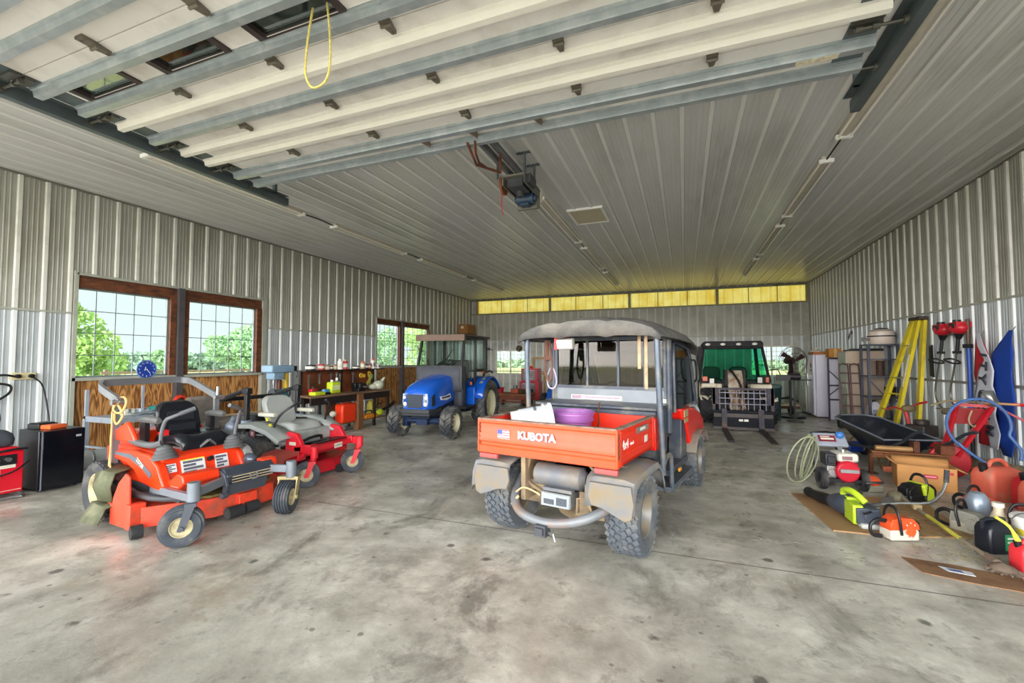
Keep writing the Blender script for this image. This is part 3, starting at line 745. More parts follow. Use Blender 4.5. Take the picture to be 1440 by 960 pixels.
# bed
b = B()
b.bx(-.6, .6, .03, .95, .74, .765); b.bx(-.6, -.572, .03, .95, .74, 1.005); b.bx(.572, .6, .03, .95, .74, 1.005); b.bx(-.6, .6, .925, .95, .74, 1.005)
for y in (.06, .9): b.bx(.6, .612, y-.02, y+.02, .745, 1.0); b.bx(-.612, -.6, y-.02, y+.02, .745, 1.0)
b.bx(.6, .606, .1, .87, .80, .825); b.bx(.6, .606, .1, .87, .94, .965)
bed = ob('cargo_bed', b, M_ORB, rtv, bev=.004)
b = B(); b.bx(-.61, -.565, .02, .96, 1.003, 1.016); b.bx(.565, .61, .02, .96, 1.003, 1.016); ob('worn_rail', b, M_WORN, bed)
b = B()
b.prism([(-.012,.735),(.02,.735),(.02,1.01),(-.014,1.01),(-.014,.985),(-.006,.975),(-.006,.90),(-.012,.89),(-.012,.83),(-.004,.82),(-.004,.80),(-.012,.79)], 'yz', -.6, .6)
b.bx(-.607, -.59, -.016, .03, .74, 1.012); b.bx(.59, .607, -.016, .03, .74, 1.012)
tg = ob('tailgate', b, M_OR, rtv, bev=.003, label=None) if False else ob('tailgate', b, M_OR, rtv, bev=.003)
b = B(); b.bx(-.6, .6, -.017, .022, 1.006, 1.018); ob('worn_edge', b, M_WORN, tg)
bk = (0, 0)
text('lettering', 'KUBOTA', .082, mat('decal_white', '#f0eeea', .5, 0, .02), tg, fr((-.045, -.0145, .902), (1,0,0), (0,0,1)), .001, 1.02, .0025)
text('lettering_outline', 'KUBOTA', .082, mat('decal_outline', '#6a4a58', .5), tg, fr((-.041, -.0135, .8985), (1,0,0), (0,0,1)), .0006, 1.02, .006)  # thin dark outline printed behind the white letters
# flag decal
M_FB = mat('flag_blue', '#4650a0', .5, 0, .02); M_FR = mat('flag_red', '#c9525a', .5, 0, .02); M_DW = MATS['decal_white']
b = B(); b.bx(-.405, -.29, -.0145, -.0125, .863, .935); fd = ob('flag_decal', b, M_DW, tg)
b = B(); b.bx(-.405, -.358, -.0155, -.0145, .898, .935); ob('canton', b, M_FB, fd)
b = B()
for i in range(4): b.bx(-.405 if i < 2 else -.358, -.29, -.0152, -.0143, .865+i*.02, .874+i*.02)
ob('stripes', b, M_FR, fd)
side = lambda y, z: fr((.6075, y, z), (0,1,0), (0,0,1))
text('lettering', '4x4', .095, M_DW, bed, side(.15, .885), .001, 1.0, .001)
text('lettering', 'diesel', .035, M_DW, bed, side(.30, .875), .001)
b = B(); b.bx(.606, .609, .42, .74, .925, .975); ob('model_badge', b, mat('badge_grey', '#8f8078', .4, .3), bed)
b = B(); b.bx(.606, .609, .63, .71, .83, .885); ob('side_sticker', b, M_OFFW, bed)
text('lettering', 'KUBOTA', .035, mat('badge_text', '#e0d9d0', .5), bed, side(.58, .95), .0035)
# chains at tailgate corners
b = B()
for s in (-.585, .618):
    for i in range(9): b.ring((s, -.008, .98-i*.022), .009, .003, 'X' if i % 2 else 'Y', 8, 5)
ob('tailgate_chain', b, M_RUST, rtv)
for s in (-.52, .5):
    b = B(); b.bx(s-.075, s+.1, -.005, .03, .69, .728); ob('tail_light', b, mat('tail_red', '#b8504e', .35, 0, .05), rtv, bev=.005)
# rear mechanicals
b = B(); b.cyl((-.14, .2, .575), (.25, .2, .575), .088, n=22); b.cyl((-.17, .2, .575), (-.14, .2, .575), .05, .086, 16); b.cyl((.25, .2, .575), (.29, .2, .575), .086, .05, 16); b.bx(-.05, .2, .1, .16, .475, .5); ob('muffler', b, mat('muffler_grey', '#6d7178', .6, .3, .15, 6, dirt='#8a8070', damt=.45, ds=5), rtv)
b = B(); b.tube([(.28,.2,.57), (.36,.22,.56), (.38,.3,.5), (.34,.3,.40)], .035, 8, sub=3); ob('exhaust_pipe', b, M_MUDM, rtv)
b = B(); b.bx(-.09, .17, .14, .34, .34, .45); bx_ = ob('battery_box', b, mat('box_grey', '#8d9190', .6, .1, .15, 6), rtv, bev=.008)
b = B(); b.bx(-.08, .16, .136, .141, .345, .44); l_ = ob('box_label', b, mat('label_pale', '#9aa0a6', .5, 0, .2, 30), bx_)
b = B(); b.bx(-.06, .03, .134, .137, .36, .40); b.bx(.05, .14, .134, .137, .36, .42); ob('label_print', b, mat('print_dark', '#4a5058', .5, 0, .3, 60), l_)
b = B()
for x0, x1, y0, y1, z0, z1 in ((-.28,-.24,.15,.5,.35,.72), (.4,.44,.15,.5,.35,.72), (-.3,.46,.34,.4,.32,.4), (.22,.3,.2,.42,.3,.48), (.18,.42,.22,.34,.28,.31), (-.26,-.1,.25,.5,.42,.5), (.3,.36,.12,.3,.42,.56), (-.45,.45,.42,.52,.26,.36), (-.24,.42,.3,.33,.66,.73)): b.bx(x0,x1,y0,y1,z0,z1)
b.cyl((.02,.46,.31),(.12,.40,.31),.13,n=16); b.tube([(-.22,.2,.7),(-.26,.22,.5),(-.1,.2,.42)], .012, 6, sub=3); b.tube([(.33,.15,.7),(.38,.2,.6),(.3,.18,.5)], .01, 6, sub=3)
b.tube([(.22,.16,.33),(.25,.1,.45),(.31,.12,.47),(.36,.14,.33)], .012, 6)
ob('rear_frame', b, M_MUDM, rtv)
b = B(); b.bx(-.25, .4, .5, 2.9, .3, .42); b.bx(-.42, .42, .9, 2.3, .34, .46); ob('chassis', b, mat('chassis_dark', '#35353a', .7, .2), rtv)
b = B(); b.tube([(-.36,.3,.5),(-.32,.12,.38),(-.2,.0,.31),(0,-.05,.285),(.18,-.05,.30),(.36,.0,.35),(.5,.16,.42)], .035, 12, sub=6); bp_ = ob('rear_bumper', b, mat('bumper_grey', '#7f8489', .5, .25, .12, 6, dirt='#a07a60', damt=.45, ds=4), rtv)
b = B(); b.bx(.0, .09, -.12, -.04, .2, .28); b.bx(.015, .075, -.14, -.1, .215, .265); ob('hitch_receiver', b, mat('hitch_black', '#4a4d54', .5, .2), bp_)
b = B(); b.tube([(.1,-.1,.235),(.15,-.11,.235),(.17,-.12,.19)], .009, 6); ob('hitch_pin', b, M_CHROME, bp_)
b = B(); b.tube([(-.3,.1,.42),(-.24,.12,.46),(-.16,.14,.44),(-.09,.13,.42)], .008, 6, sub=3); b.tube([(-.26,.08,.4),(-.31,.05,.33)], .012, 6); ob('tie_rope', b, mat('rope_tan', '#c7b084', .8), rtv)
# fenders with mud flaps
def fender(s, name):
    b = B(); xs_ = [(.36 if s > 0 else .33), .40, .60, .69, .70]
    prof = [(-.0, .44), (.01, .56), (.05, .635), (.16, .665), (.5, .675), (.66, .67), (.76, .62), (.83, .52), (.86, .42)]
    rows = []
    for i, x in enumerate((.34, .42, .62, .69, .705)):
        dz = (0, .01, .01, -.005, -.045)[i]
        rows.append([(s*x, .46 + (y-.43)*(1 if i < 4 else .97), z+dz) for y, z in prof])
    b.grid(rows)
    o = ob(name, b, M_MUD, rtv, sol=.014)
    x0, x1 = (.38, .70) if s > 0 else (.33, .66)
    b = B(); g = [(s*x, z) for x, z in ((x0,.62),(x0-.015,.52),(x0+.01,.455),(x0+.10,.44),(x0+.2,.40),(x1-.06,.375),(x1-.01,.40),(x1+.005,.5),(x1-.015,.62))]
    b.prism(g, 'xz', .015, .04); ob('mud_flap', b, mat('flap_mud', '#77787a', .75, 0, .18, 5, dirt='#83745c', damt=.6, ds=5), o, bev=.006)
    b = B()
    for k in range(3): b.bx(s*.5-.06, s*.5+.06, .3+k*.14, .36+k*.14, .678, .69)
    ob('fender_ridge', b, M_MUD, o, bev=.005)
fender(1, 'rear_fender'); fender(-1, 'rear_fender')
# seat base, engine cover
b = B(); b.bx(-.6, .6, 1.02, 1.42, .62, 1.04); b.bx(-.62, .62, .98, 1.44, 1.04, 1.075); eg = ob('engine_cover', b, M_CABG, rtv, bev=.012)
b = B(); b.bx(-.58, .58, 1.40, 1.46, 1.07, 1.2); ob('seat_back_panel', b, mat('panel_grey', '#7f858c', .45, .1), rtv, bev=.006)
b = B(); b.bx(-.40, .16, 1.392, 1.40, 1.085, 1.13); w_ = ob('warning_strip', b, M_OFFW, rtv)
b = B(); b.bx(-.39, -.28, 1.39, 1.393, 1.09, 1.125); b.bx(-.24, .14, 1.39, 1.393, 1.1, 1.115); ob('strip_print', b, mat('strip_print', '#a98aa0', .5, 0, .3, 40), w_)
b = B(); b.bx(.52, .6, 1.392, 1.40, 1.085, 1.12); ob('small_label', b, M_OFFW, rtv)
for x in (-.27, .27):
    b = B(); b.bx(x-.24, x+.24, 1.55, 2.0, .68, .8); b.bx(x-.24, x+.24, 1.48, 1.6, .78, 1.25); ob('seat', b, M_SEATD, rtv, bev=.03)
# rear screen: frame with clear panel
b = B(); zt, zb, yy = 1.74, 1.2, 1.42
b.bx(-.6, .6, yy-.02, yy+.02, zt-.035, zt); b.bx(-.6, .6, yy-.02, yy+.02, zb, zb+.03)
for x in (-.6, .575): b.bx(x, x+.03, yy-.02, yy+.02, zb-.3, zt)
for x in (-.22, .12, .39): b.bx(x-.011, x+.011, yy-.014, yy+.014, zb, zt)
rs = ob('rear_screen_frame', b, M_CABG, rtv)
b = B(); b.bx(-.58, .58, yy-.003, yy+.003, zb, zt); ob('screen_panel', b, glass('clear_vinyl', '#d0c8bb', .04), rs)
# posts (tubes)
for s in (-1, 1):
    b = B(); b.tube([(s*.665, .97, .5), (s*.665, .96, .7), (s*.655, .88, 1.5), (s*.65, .88, 1.74)], .026, 12); ob('canopy_post', b, M_STEELG, rtv)
    b = B(); b.tube([(s*.6, 2.75, .98), (s*.59, 2.45, 1.55), (s*.57, 2.3, 1.68)], .024, 10); ob('canopy_post', b, M_STEELG, rtv)
    b = B(); b.tube([(s*.62, 1.42, .8), (s*.62, 1.42, 1.7)], .03, 10); ob('canopy_post', b, M_CABG, rtv)
# roof
def rsec(y, h, edge, w, k=18):
    o = []
    for i in range(k+1):
        u = -1 + 2*i/k; a = abs(u)
        z = edge + h*(1 - a**3.2) - (.0 if a < .97 else .03)
        if .30 < a < .40: z -= .016
        o.append((u*w, y, z))
    return o
b = B(); b.grid([rsec(.78,.02,1.70,.70), rsec(.79,.13,1.73,.71), rsec(.95,.165,1.73,.72), rsec(1.3,.18,1.73,.725), rsec(1.36,.165,1.73,.725), rsec(1.42,.18,1.73,.725), rsec(2.1,.17,1.71,.72), rsec(2.45,.13,1.67,.70), rsec(2.6,.05,1.62,.68), rsec(2.62,.0,1.58,.67)])
rf = ob('roof', b, M_ROOF, rtv, sol=.02, ang=50)
b = B(); b.tube([(-.62,.95,1.74),(.62,.95,1.74)], .018, 8); b.tube([(-.6,1.3,1.76),(.6,1.3,1.76)], .018, 8); b.tube([(-.6,.9,1.74),(-.58,2.4,1.68)], .018, 8); b.tube([(.6,.9,1.74),(.58,2.4,1.68)], .018, 8); ob('roof_frame', b, M_CABG, rtv)
# door (right) and windscreen
def ringpath(s): return [(s*.63,1.6,.98),(s*.63,1.58,1.3),(s*.62,1.62,1.62),(s*.6,1.75,1.68),(s*.6,2.3,1.64),(s*.61,2.5,1.52),(s*.62,2.72,1.02),(s*.62,2.7,.98)]
for s in (1, -1):
    b = B(); b.tube(ringpath(s), .02, 8, sub=3); d = ob('door_frame', b, M_CABG, rtv)
    b = B(); b.prism([(1.6,.99),(1.59,1.3),(1.64,1.62),(1.76,1.66),(2.3,1.62),(2.49,1.5),(2.70,1.01)], 'yz', s*.61-.003, s*.61+.003); ob('door_glass', b, glass('tinted_door', '#86a5a5', .12), d)
b = B(); b.tube([(.66,2.3,1.5),(.69,2.38,1.48),(.69,2.45,1.3),(.66,2.5,1.25)], .012, 6, sub=3); ob('mirror_arm', b, M_BLK, rtv)
b = B(); b.add([(-.56,2.74,1.0),(.56,2.74,1.0),(.54,2.36,1.64),(-.54,2.36,1.64),(-.56,2.746,1.0),(.56,2.746,1.0),(.54,2.366,1.64),(-.54,2.366,1.64)], [(0,1,2,3),(7,6,5,4),(0,4,5,1),(1,5,6,2),(2,6,7,3),(3,7,4,0)]); ob('windscreen', b, glass('windscreen', '#c5c9bc', .03), rtv)
b = B(); b.bx(-.58,.58,2.36,2.42,1.62,1.67); b.bx(-.58,.58,2.72,2.78,.95,1.02); ob('windscreen_frame', b, M_CABG, rtv)
b = B(); b.ring((0,0,0), .17, .014, 'Z', 24, 6); b.cyl((0,0,-.02),(0,0,-.3),.02,n=8); b.bx(-.16,.16,-.012,.012,-.015,0); ob('steering_wheel', b, M_BLK, rtv, loc=(-.27, 2.35, 1.12), rot=(40, 0, 0))
# hood, sides, floor
M_HOOD = mat('hood_red', '#e81f14', .25, 0, .03, coat=.4)
b = B(); b.prism([(2.25,.98),(2.95,.93),(3.22,.84),(3.28,.72),(3.26,.45),(3.0,.45),(2.9,.62),(2.5,.62),(2.38,.5),(2.3,.72)], 'yz', -.52, .52); ob('hood', b, M_HOOD, rtv, bev=.035, seg=3)
for s in (-1, 1):
    b = B(); b.prism([(1.94,.98),(2.6,.94),(2.95,.86),(3.2,.74),(3.26,.5),(3.2,.45),(2.45,.45),(2.32,.6),(2.2,.80),(1.98,.87)], 'yz', s*.50, s*.63); p_ = ob('cowl_side', b, M_HOOD, rtv, bev=.02)
    if s > 0:
        for z0, z1 in ((.88,.955), (.82,.865)):
            b = B(); b.bx(.63, .636, 2.03, 2.22, z0, z1); ob('side_decal', b, mat('decal_tan', '#b09a70', .5, 0, .3, 40), p_)
    b = B(); b.grid([[(s*x, y, z) for y, z in ((2.3,.46),(2.38,.56),(2.5,.63),(2.72,.66),(2.95,.64),(3.08,.56),(3.14,.46))] for x in (.42, .55, .68, .7)]); ob('front_fender', b, M_MUD, rtv, sol=.015)
    b = B(); b.bx(s*.45 if s > 0 else s*.62, s*.62 if s > 0 else s*.45, 1.42, 2.25, .38, .44); b.prism([(1.15,.44),(1.5,.44),(1.5,.72),(1.1,.74)], 'yz', s*.3 if s>0 else s*.56, s*.56 if s>0 else s*.3); b.prism([(2.02,.4),(2.3,.4),(2.26,.98),(2.06,.98)], 'yz', s*.46 if s>0 else s*.6, s*.6 if s>0 else s*.46); ob('floor_side', b, M_CABG, rtv, bev=.012)
    b = B(); b.bx(s*.45 if s > 0 else s*.66, s*.66 if s > 0 else s*.45, 1.3, 2.3, .27, .31); b.tube([(s*.64,1.02,.52),(s*.645,1.2,.62),(s*.65,1.33,.58),(s*.65,1.36,.3),(s*.65,1.5,.28),(s*.65,2.25,.28)], .022, 8, sub=3); ob('side_step', b, M_STEELG, rtv)
    b = B(); b.bx(s*.58-.03, s*.58+.03, .97, 1.13, .70, .99); ob('bed_front_panel', b, M_HOOD, rtv, bev=.012)
b = B(); b.bx(.655, .672, 1.6, 1.68, .40, .43); ob('side_reflector', b, mat('amber', '#e8a030', .4), rtv)
b = B(); b.tube([(.42,3.27,.88),(.46,3.5,.88),(.5,3.56,.8),(.5,3.56,.68),(.46,3.5,.6),(.42,3.27,.6)], .022, 8, sub=4); b.tube([(-.42,3.27,.88),(-.46,3.5,.88),(-.5,3.56,.8),(-.5,3.56,.68),(-.46,3.5,.6),(-.42,3.27,.6)], .022, 8, sub=4); b.tube([(.48,3.55,.74),(-.48,3.55,.74)], .022, 8); ob('brush_guard', b, mat('guard_silver', '#c4cad0', .35, .4), rtv)
# small gear under the canopy
b = B(); b.box((-.20,.84,1.655),(.17,.07,.10),(18,0,0)); lt = ob('work_light', b, mat('light_grey_case', '#a9a8a0', .45, .1), rtv, bev=.012)
b = B(); b.box((-.20,.802,1.645),(.14,.01,.07),(18,0,0)); ob('lens', b, mat('lens_white', '#e8ece8', .15), lt)
b = B(); b.box((-.31,.86,1.66),(.03,.03,.12)); b.box((-.26,.88,1.72),(.12,.03,.03)); ob('light_bracket', b, M_RED, rtv)
for x, zb_ in ((.47, 1.42), (.53, 1.24)):
    b = B(); b.bx(x-.014, x+.014, .97, .976, zb_, 1.73); ob('tie_strap', b, mat('strap_tan', '#b99d7c', .8, 0, .2, 20), rtv)
b = B(); b.tube([(-.5,1.0,1.7),(-.52,1.02,1.4),(-.47,1.03,1.28),(-.44,1.02,1.45),(-.46,1.0,1.7)], .012, 6, sub=4); b.tube([(-.49,1.0,1.7),(-.48,1.0,1.5),(-.45,1.02,1.55)], .02, 6, sub=3); ob('hanging_webbing', b, mat('webbing_brown', '#6b4a3e', .8), rtv)
b = B(); b.tube([(-.5,1.1,1.42),(-.54,1.1,1.32),(-.52,1.1,1.22),(-.46,1.1,1.21),(-.43,1.1,1.28),(-.46,1.1,1.4),(-.5,1.1,1.42)], .008, 6, sub=3); ob('hanging_cord', b, mat('cord_lilac', '#c3b9cf', .6), rtv)
b = B(); b.tube([(.1,.95,1.1),(.09,.93,1.03),(.1,.922,.92),(.08,.922,.86)], .008, 6, sub=3); ob('bed_latch_cord', b, M_RUST, rtv)
# buckets in the bed
def bucket(name, label, h, r0, r1, m, loc, rot, flare=True):
    t = thing(name, label, 'bucket', loc, rot=rot)
    b = B(); b.lathe([(.001, 0), (r0, 0), (r0, .004), (r1, h), (r1+.012, h), (r1+.014, h-.02), (r1+.004, h-.022), (r1+.003, h-.06), (r1+.012, h-.062), (r1+.011, h-.075), (r1-.0, h-.078)], n=28); b.lathe([(r1-.004, h), (r0-.004, .01), (.001, .01)], n=28)
    ob('body', b, m, t)
    return t
t = bucket('bucket', 'white plastic bucket with printing, lying tipped in the orange bed', .36, .13, .148, mat('bucket_white', '#d9dcda', .4, 0, .05), (-1.42, 3.69, .915), (82, 0, 114))
b = B(); b.lathe([(.139, .07), (.148, .30)], (0,0,0), 'Z', 16, arc=2.6, a0=-.2); p_ = ob('printed_label', b, mat('bucket_print', '#bfc4ca', .5, 0, .1, 10), t)
b = B()
for k, (z, a, c) in enumerate(((.25, .3, 1.4), (.2, .5, 1.7), (.15, .3, 1.2))): b.lathe([(.146, z), (.1475, z+.025)], (0,0,0), 'Z', 12, arc=c, a0=a)
ob('print_bars', b, mat('print_bars', '#5d6570', .5), p_)
b = B(); b.tube([(.15,0,.32),(.16,.05,.2),(.16,.08,.12),(.15,.1,.3)], .004, 5, sub=3); ob('wire_handle', b, M_STEEL, t)
t = bucket('tub', 'round purple plastic tub standing in the orange bed', .26, .15, .185, mat('tub_purple', '#9d62a8', .4, 0, .06), (-.96, 4.03, .767), (0, 0, 0))
t['category'] = 'tub'
b = B(); b.ring((0,0,.262), .194, .008, 'Z', 28, 6); ob('rim', b, MATS['tub_purple'], t)
# ------------------------------------------------------------------ orange zero-turn mower
M_KOR = mat('mower_orange', '#ea3c14', .3, 0, .05, 4, coat=.25)
M_KOD = mat('deck_orange', '#e8452a', .5, 0, .08, 4, dirt='#8e5138', damt=.4, ds=5)
M_ROPS = mat('rops_grey', '#7b7e82', .42, .2, .06)
M_DKG = mat('dark_grey_paint', '#4b505a', .4, .15, .08)
M_OLIVE = mat('dusty_olive', '#565a42', .75, 0, .1, 5, dirt='#77765c', damt=.4, ds=5)
M_CREAM = mat('rim_cream', '#c4b992', .45, 0, .08, 6, dirt='#8f8365', damt=.5, ds=7)
M_SEATB = mat('seat_black_vinyl', '#15181f', .25, 0, .06)
M_SLICK = mat('caster_rubber', '#3a4049', .75, 0, .08, 6, dirt='#6b6b68', damt=.3, ds=5)
M_GRASSC = mat('grass_clippings', '#7b7243', .95, 0, .35, 30)
mo = thing('riding_mower', 'orange zero-turn riding mower with folded roll bar and black seat, beside the black cube fridge', 'riding mower', (-5.0, 3.07, 0), -95)
for s in (1, -1): wheel(mo, (s*.47, -.08, .275), .275, .2, .165, 'turf', M_RUB, M_CREAM, 26, out=s, dish=.25)
def caster(root, x, y, steer, r, w, mr, mf, zp, tread='rib'):
    f = ob('caster_fork', fork(r, w, zp), mf, root, loc=(x, y, 0), rot=(0, 0, steer))
    ww = wheel(root, (0,0,0), r, w, r*.5, tread, M_SLICK, mr, 20, out=1, dish=.5, name='caster_wheel')
    a = R(steer); ww.location = (x + .07*math.sin(a), y - .07*math.cos(a), r); ww.rotation_euler = (0, 0, a)
def fork(r, w, zp):
    b = B(); h = w/2+.018
    b.cyl((0,0,zp-.03), (0,0,zp+.11), .033, n=14); b.bx(-h-.012, h+.012, -.05, .03, zp-.05, zp-.02)
    for s in (-1, 1):
        b.prism([(-.04, zp-.02), (.03, zp-.02), (-.045, r-.02), (-.095, r-.02)], 'yz', s*h-.006, s*h+.006)
        b.cyl((s*h, -.07, r), (s*(h+.022), -.07, r), .022, n=8)
    b.cyl((-h, -.07, r), (h, -.07, r), .012, n=8)
    return b
caster(mo, .45, 1.27, 58, .16, .14, M_CREAM, M_DKG, .37)
caster(mo, -.44, 1.28, 118, .16, .14, M_CREAM, mat('fork_tan', '#a89a70', .5, .2, .1), .37)
# body
b = B()
b.prism([(-.28,.66),(-.25,.45),(.1,.38),(.62,.36),(.98,.36),(1.0,.42),(.80,.425),(.755,.45),(.70,.62),(.6,.66),(.1,.69)], 'yz', -.27, .41)
body = ob('body', b, M_KOR, mo, bev=.018)
b = B()
for s in (1, -1): b.prism([(-.02,.645),(.0,.57),(.2,.55),(.36,.49),(.46,.40),(.78,.36),(.84,.40),(.80,.47),(.74,.57),(.6,.655),(.3,.675)], 'yz', *((.38, .46) if s > 0 else (-.31, -.25)))
ob('side_cover', b, M_KOR, mo, bev=.015)
b = B(); b.prism([(.02,.64),(.3,.64),(.5,.585),(.66,.50),(.64,.455),(.5,.53),(.28,.60),(.02,.615)], 'yz', .458, .465); sc = ob('side_stripe', b, mat('stripe_grey', '#5b636e', .4), mo)
text('lettering', 'ZD28', .055, M_OFFW, sc, fr((.467, .47, .575), (0,.86,-.5), (0,.5,.86)), .001)
b = B(); b.prism([(.74,.40),(1.0,.40),(1.05,.44),(1.03,.51),(.95,.52),(.86,.46),(.74,.44)], 'yz', .10, .41); b.prism([(.95,.40),(1.06,.42),(1.05,.51),(.96,.52)], 'yz', -.46, -.3); ob('front_panel', b, M_KOR, mo, bev=.012)
# front face stickers (facing forward / up)
fp = [((.36,.73,.53),(.10,.0),.075), ((.165,.73,.515),(.20,0),.14), ((-.09,.73,.515),(.12,0),.13)]
M_STK = mat('sticker_pale', '#d9dde0', .5, 0, .05); M_STP = mat('sticker_print', '#5a6270', .5, 0, .35, 70); M_YLW = mat('safety_yellow', '#e3cf4a', .5)
nrm = Vector((0, .4, .9)).normalized()
for i, (c, w_, h_) in enumerate(fp):
    M = fr((c[0], .738, c[2]), (-1,0,0), (0,-.31,.95))
    b = B(); b.bx(-w_[0]/2, w_[0]/2, -h_/2, h_/2, .0, .012, M); st = ob('warning_sticker', b, M_STK, mo)
    b = B()
    for k in range(4): b.bx(-w_[0]*.44, w_[0]*(.4 if k % 2 else .1), -h_*.42+k*h_*.22, -h_*.42+k*h_*.22+h_*.15, .011, .0135, M)
    ob('sticker_print', b, M_STP, st)
    if i == 1:
        b = B(); b.bx(-w_[0]*.5, w_[0]*.5, h_*.42, h_*.5, .011, .0137, M); ob('sticker_band', b, M_YLW, st)
b = B(); b.cyl((.02,.72,.55),(.02,.77,.565),.022,n=10); ob('knob', b, M_BLK, mo)
# front crossmember and black foot deck with badge
b = B(); b.prism([(1.0,.34),(1.09,.36),(1.12,.44),(1.05,.50),(.98,.50),(.98,.36)], 'yz', -.40, .08); fd_ = ob('front_cover', b, mat('cover_black', '#3a404b', .35, .1), mo, bev=.012)
b = B()
for k in range(3): b.box((-.17, 1.108+.004*k, .372+k*.026), (.4, .012, .009), (18, 0, 0))
ob('grille_bar', b, mat('grille_tan', '#b9a98b', .4, .2), fd_)
b = B(); b.lathe([(.03,0),(.042,0),(.042,.008),(.03,.008)], (-.17,1.112,.40), Vector((0,1,.3)), 20, close=True); ob('badge', b, M_CHROME, fd_)
text('lettering', 'D', .045, M_CHROME, fd_, fr((-.17, 1.122, .402), (-1,0,0), (0,-.3,.95)), .003)
b = B(); b.prism([(1.0,.50),(1.1,.46),(1.14,.36),(1.10,.27),(1.06,.27),(1.09,.36),(1.04,.44),(.98,.47)], 'yz', .07, .1); b.cyl((.06,1.09,.27),(.12,1.09,.27),.03,n=10); b.prism([(1.0,.34),(1.1,.36),(1.07,.25),(1.0,.25)], 'yz', -.33, .05); ob('front_bracket', b, M_DKG, mo, bev=.006)
b = B()
b.bar((.06,1.06,.40),(.47,1.27,.40),.05,.07); b.bar((-.36,1.08,.42),(-.45,1.3,.42),.05,.07); b.bar((.42,.6,.36),(.47,1.27,.38),.05,.06)
b.cyl((.45,1.28,.34),(.45,1.28,.5),.048,n=16); b.cyl((-.43,1.31,.34),(-.43,1.31,.5),.048,n=16)
ob('front_axle', b, mat('axle_grey', '#7a828b', .4, .2), mo, bev=.004)
# frame under body and lift linkage
b = B(); b.bx(.2,.36,-.3,.9,.25,.36); b.bx(-.42,-.2,-.3,.9,.25,.36); b.prism([(.05,.3),(.5,.3),(.4,.48),(.1,.52)],'yz',.3,.4); b.tube([(.5,.3,.34),(.48,.7,.30),(.3,.95,.28)],.025,8,sub=3); b.bar((.5,.45,.3),(.35,.9,.33),.05,.04); b.tube([(.52,.1,.4),(.5,.5,.33)],.02,8); b.bx(-.3,.3,-.55,-.2,.22,.6); ob('frame', b, mat('frame_dark', '#4a4c50', .6, .2, .2), mo)
# deck
b = B(); b.prism([(.37,.775),(.1,.96),(-.5,.94),(-.72,.70),(-.74,.25),(-.5,.06),(.3,.06),(.58,.2),(.6,.63)], 'xy', .20, .228)
deck = ob('mower_deck', b, M_KOD, mo)
b = B()
rim = [(.6,.3),(.605,.64),(.37,.785),(.1,.97),(-.2,.985),(-.5,.95),(-.73,.71),(-.75,.3)]
b.loft([[(x,y,.06),(x*.985,y*.985,.06),(x*.985,y*.985,.225),(x,y,.23)] for x,y in rim]); ob('deck_skirt', b, M_KOD, deck)
b = B(); b.prism([(.3,.6),(.28,.76),(.1,.92),(-.3,.93),(-.58,.80),(-.64,.4)], 'xy', .225, .25); ob('grass_clippings', b, M_GRASSC, deck)
b = B(); b.bx(.50,.62,.6,.68,.06,.27); b.bx(-.28,-.1,.96,1.02,.05,.22); ob('deck_bracket', b, M_KOD, deck, bev=.006)
for p, q in (((.56,.76,.06),(.64,.74,.06)), ((-.12,1.03,.075),(.02,1.03,.075)), ((-.28,1.02,.075),(-.15,1.02,.075))):
    b = B(); b.cyl(p, q, .055, n=14); ob('gauge_wheel', b, M_RUBD, mo)
# discharge chute
b = B(); b.grid([[(.5,.06,.22),(.62,.02,.215),(.70,.02,.08)],[(.5,.2,.23),(.64,.16,.215),(.73,.15,.08)],[(.5,.36,.23),(.64,.32,.2),(.70,.34,.08)]]); b.grid([[(.58,.02,.24),(.60,-.02,.34),(.58,-.02,.46),(.46,.02,.52)],[(.63,.16,.25),(.65,.14,.40),(.60,.15,.50),(.46,.16,.53)],[(.60,.34,.25),(.62,.34,.38),(.58,.32,.49),(.46,.32,.51)]]); ob('discharge_chute', b, M_OLIVE, mo, sol=.012)
b = B(); b.prism([(.34,.23),(.63,.22),(.61,.50),(.55,.52),(.44,.43),(.36,.30)], 'yz', .585, .605); ob('chute_shield', b, M_KOD, mo, bev=.006)
# seat
def seat(root, w, y0, y1, z, zt, m, lean=.12, name='seat'):
    b = B(); rows = []
    for y, dz, k in ((y0,.0,.92),(y0+.06,.05,1),(y0+.2,.055,1),(y1-.12,.07,1),(y1-.03,.05,.97),(y1,-.01,.92)):
        rows.append([(x*w/2*k, y, z+dz+d) for x, d in ((-1,-.06),(-1,.0),(-.8,.035),(-.4,.01),(0,0),(.4,.01),(.8,.035),(1,0),(1,-.06))])
    b.loft(rows); s = ob('seat_cushion', b, m, root, ang=60)
    b = B(); g = rrect(-w*.44, w*.44, 0, zt-z, .12, 5); dep = .09
    rings = []
    for d, sc in ((0,.96),(.015,1),(.06,1),(dep,.94),(dep+.005,.8)):
        rings.append([(x*sc, y0+.03 + d - lean*zz/(zt-z), z+.02 + (zz-(zt-z)/2)*sc+(zt-z)/2) for x, zz in g])
    b.loft(rings); k = ob('backrest', b, m, root, ang=50)
    return s, k
s_, k_ = seat(mo, .44, .13, .63, .70, 1.06, M_SEATB)
b = B()
for z0, z1 in ((.76,.86), (.88,.98)): b.prism(rrect(-.12,.12,z0,z1,.02), 'xz', .235-(z0-.70)*.33, .258-(z0-.70)*.33)
ob('seat_stitching', b, mat('seat_panel', '#22262e', .35), k_)
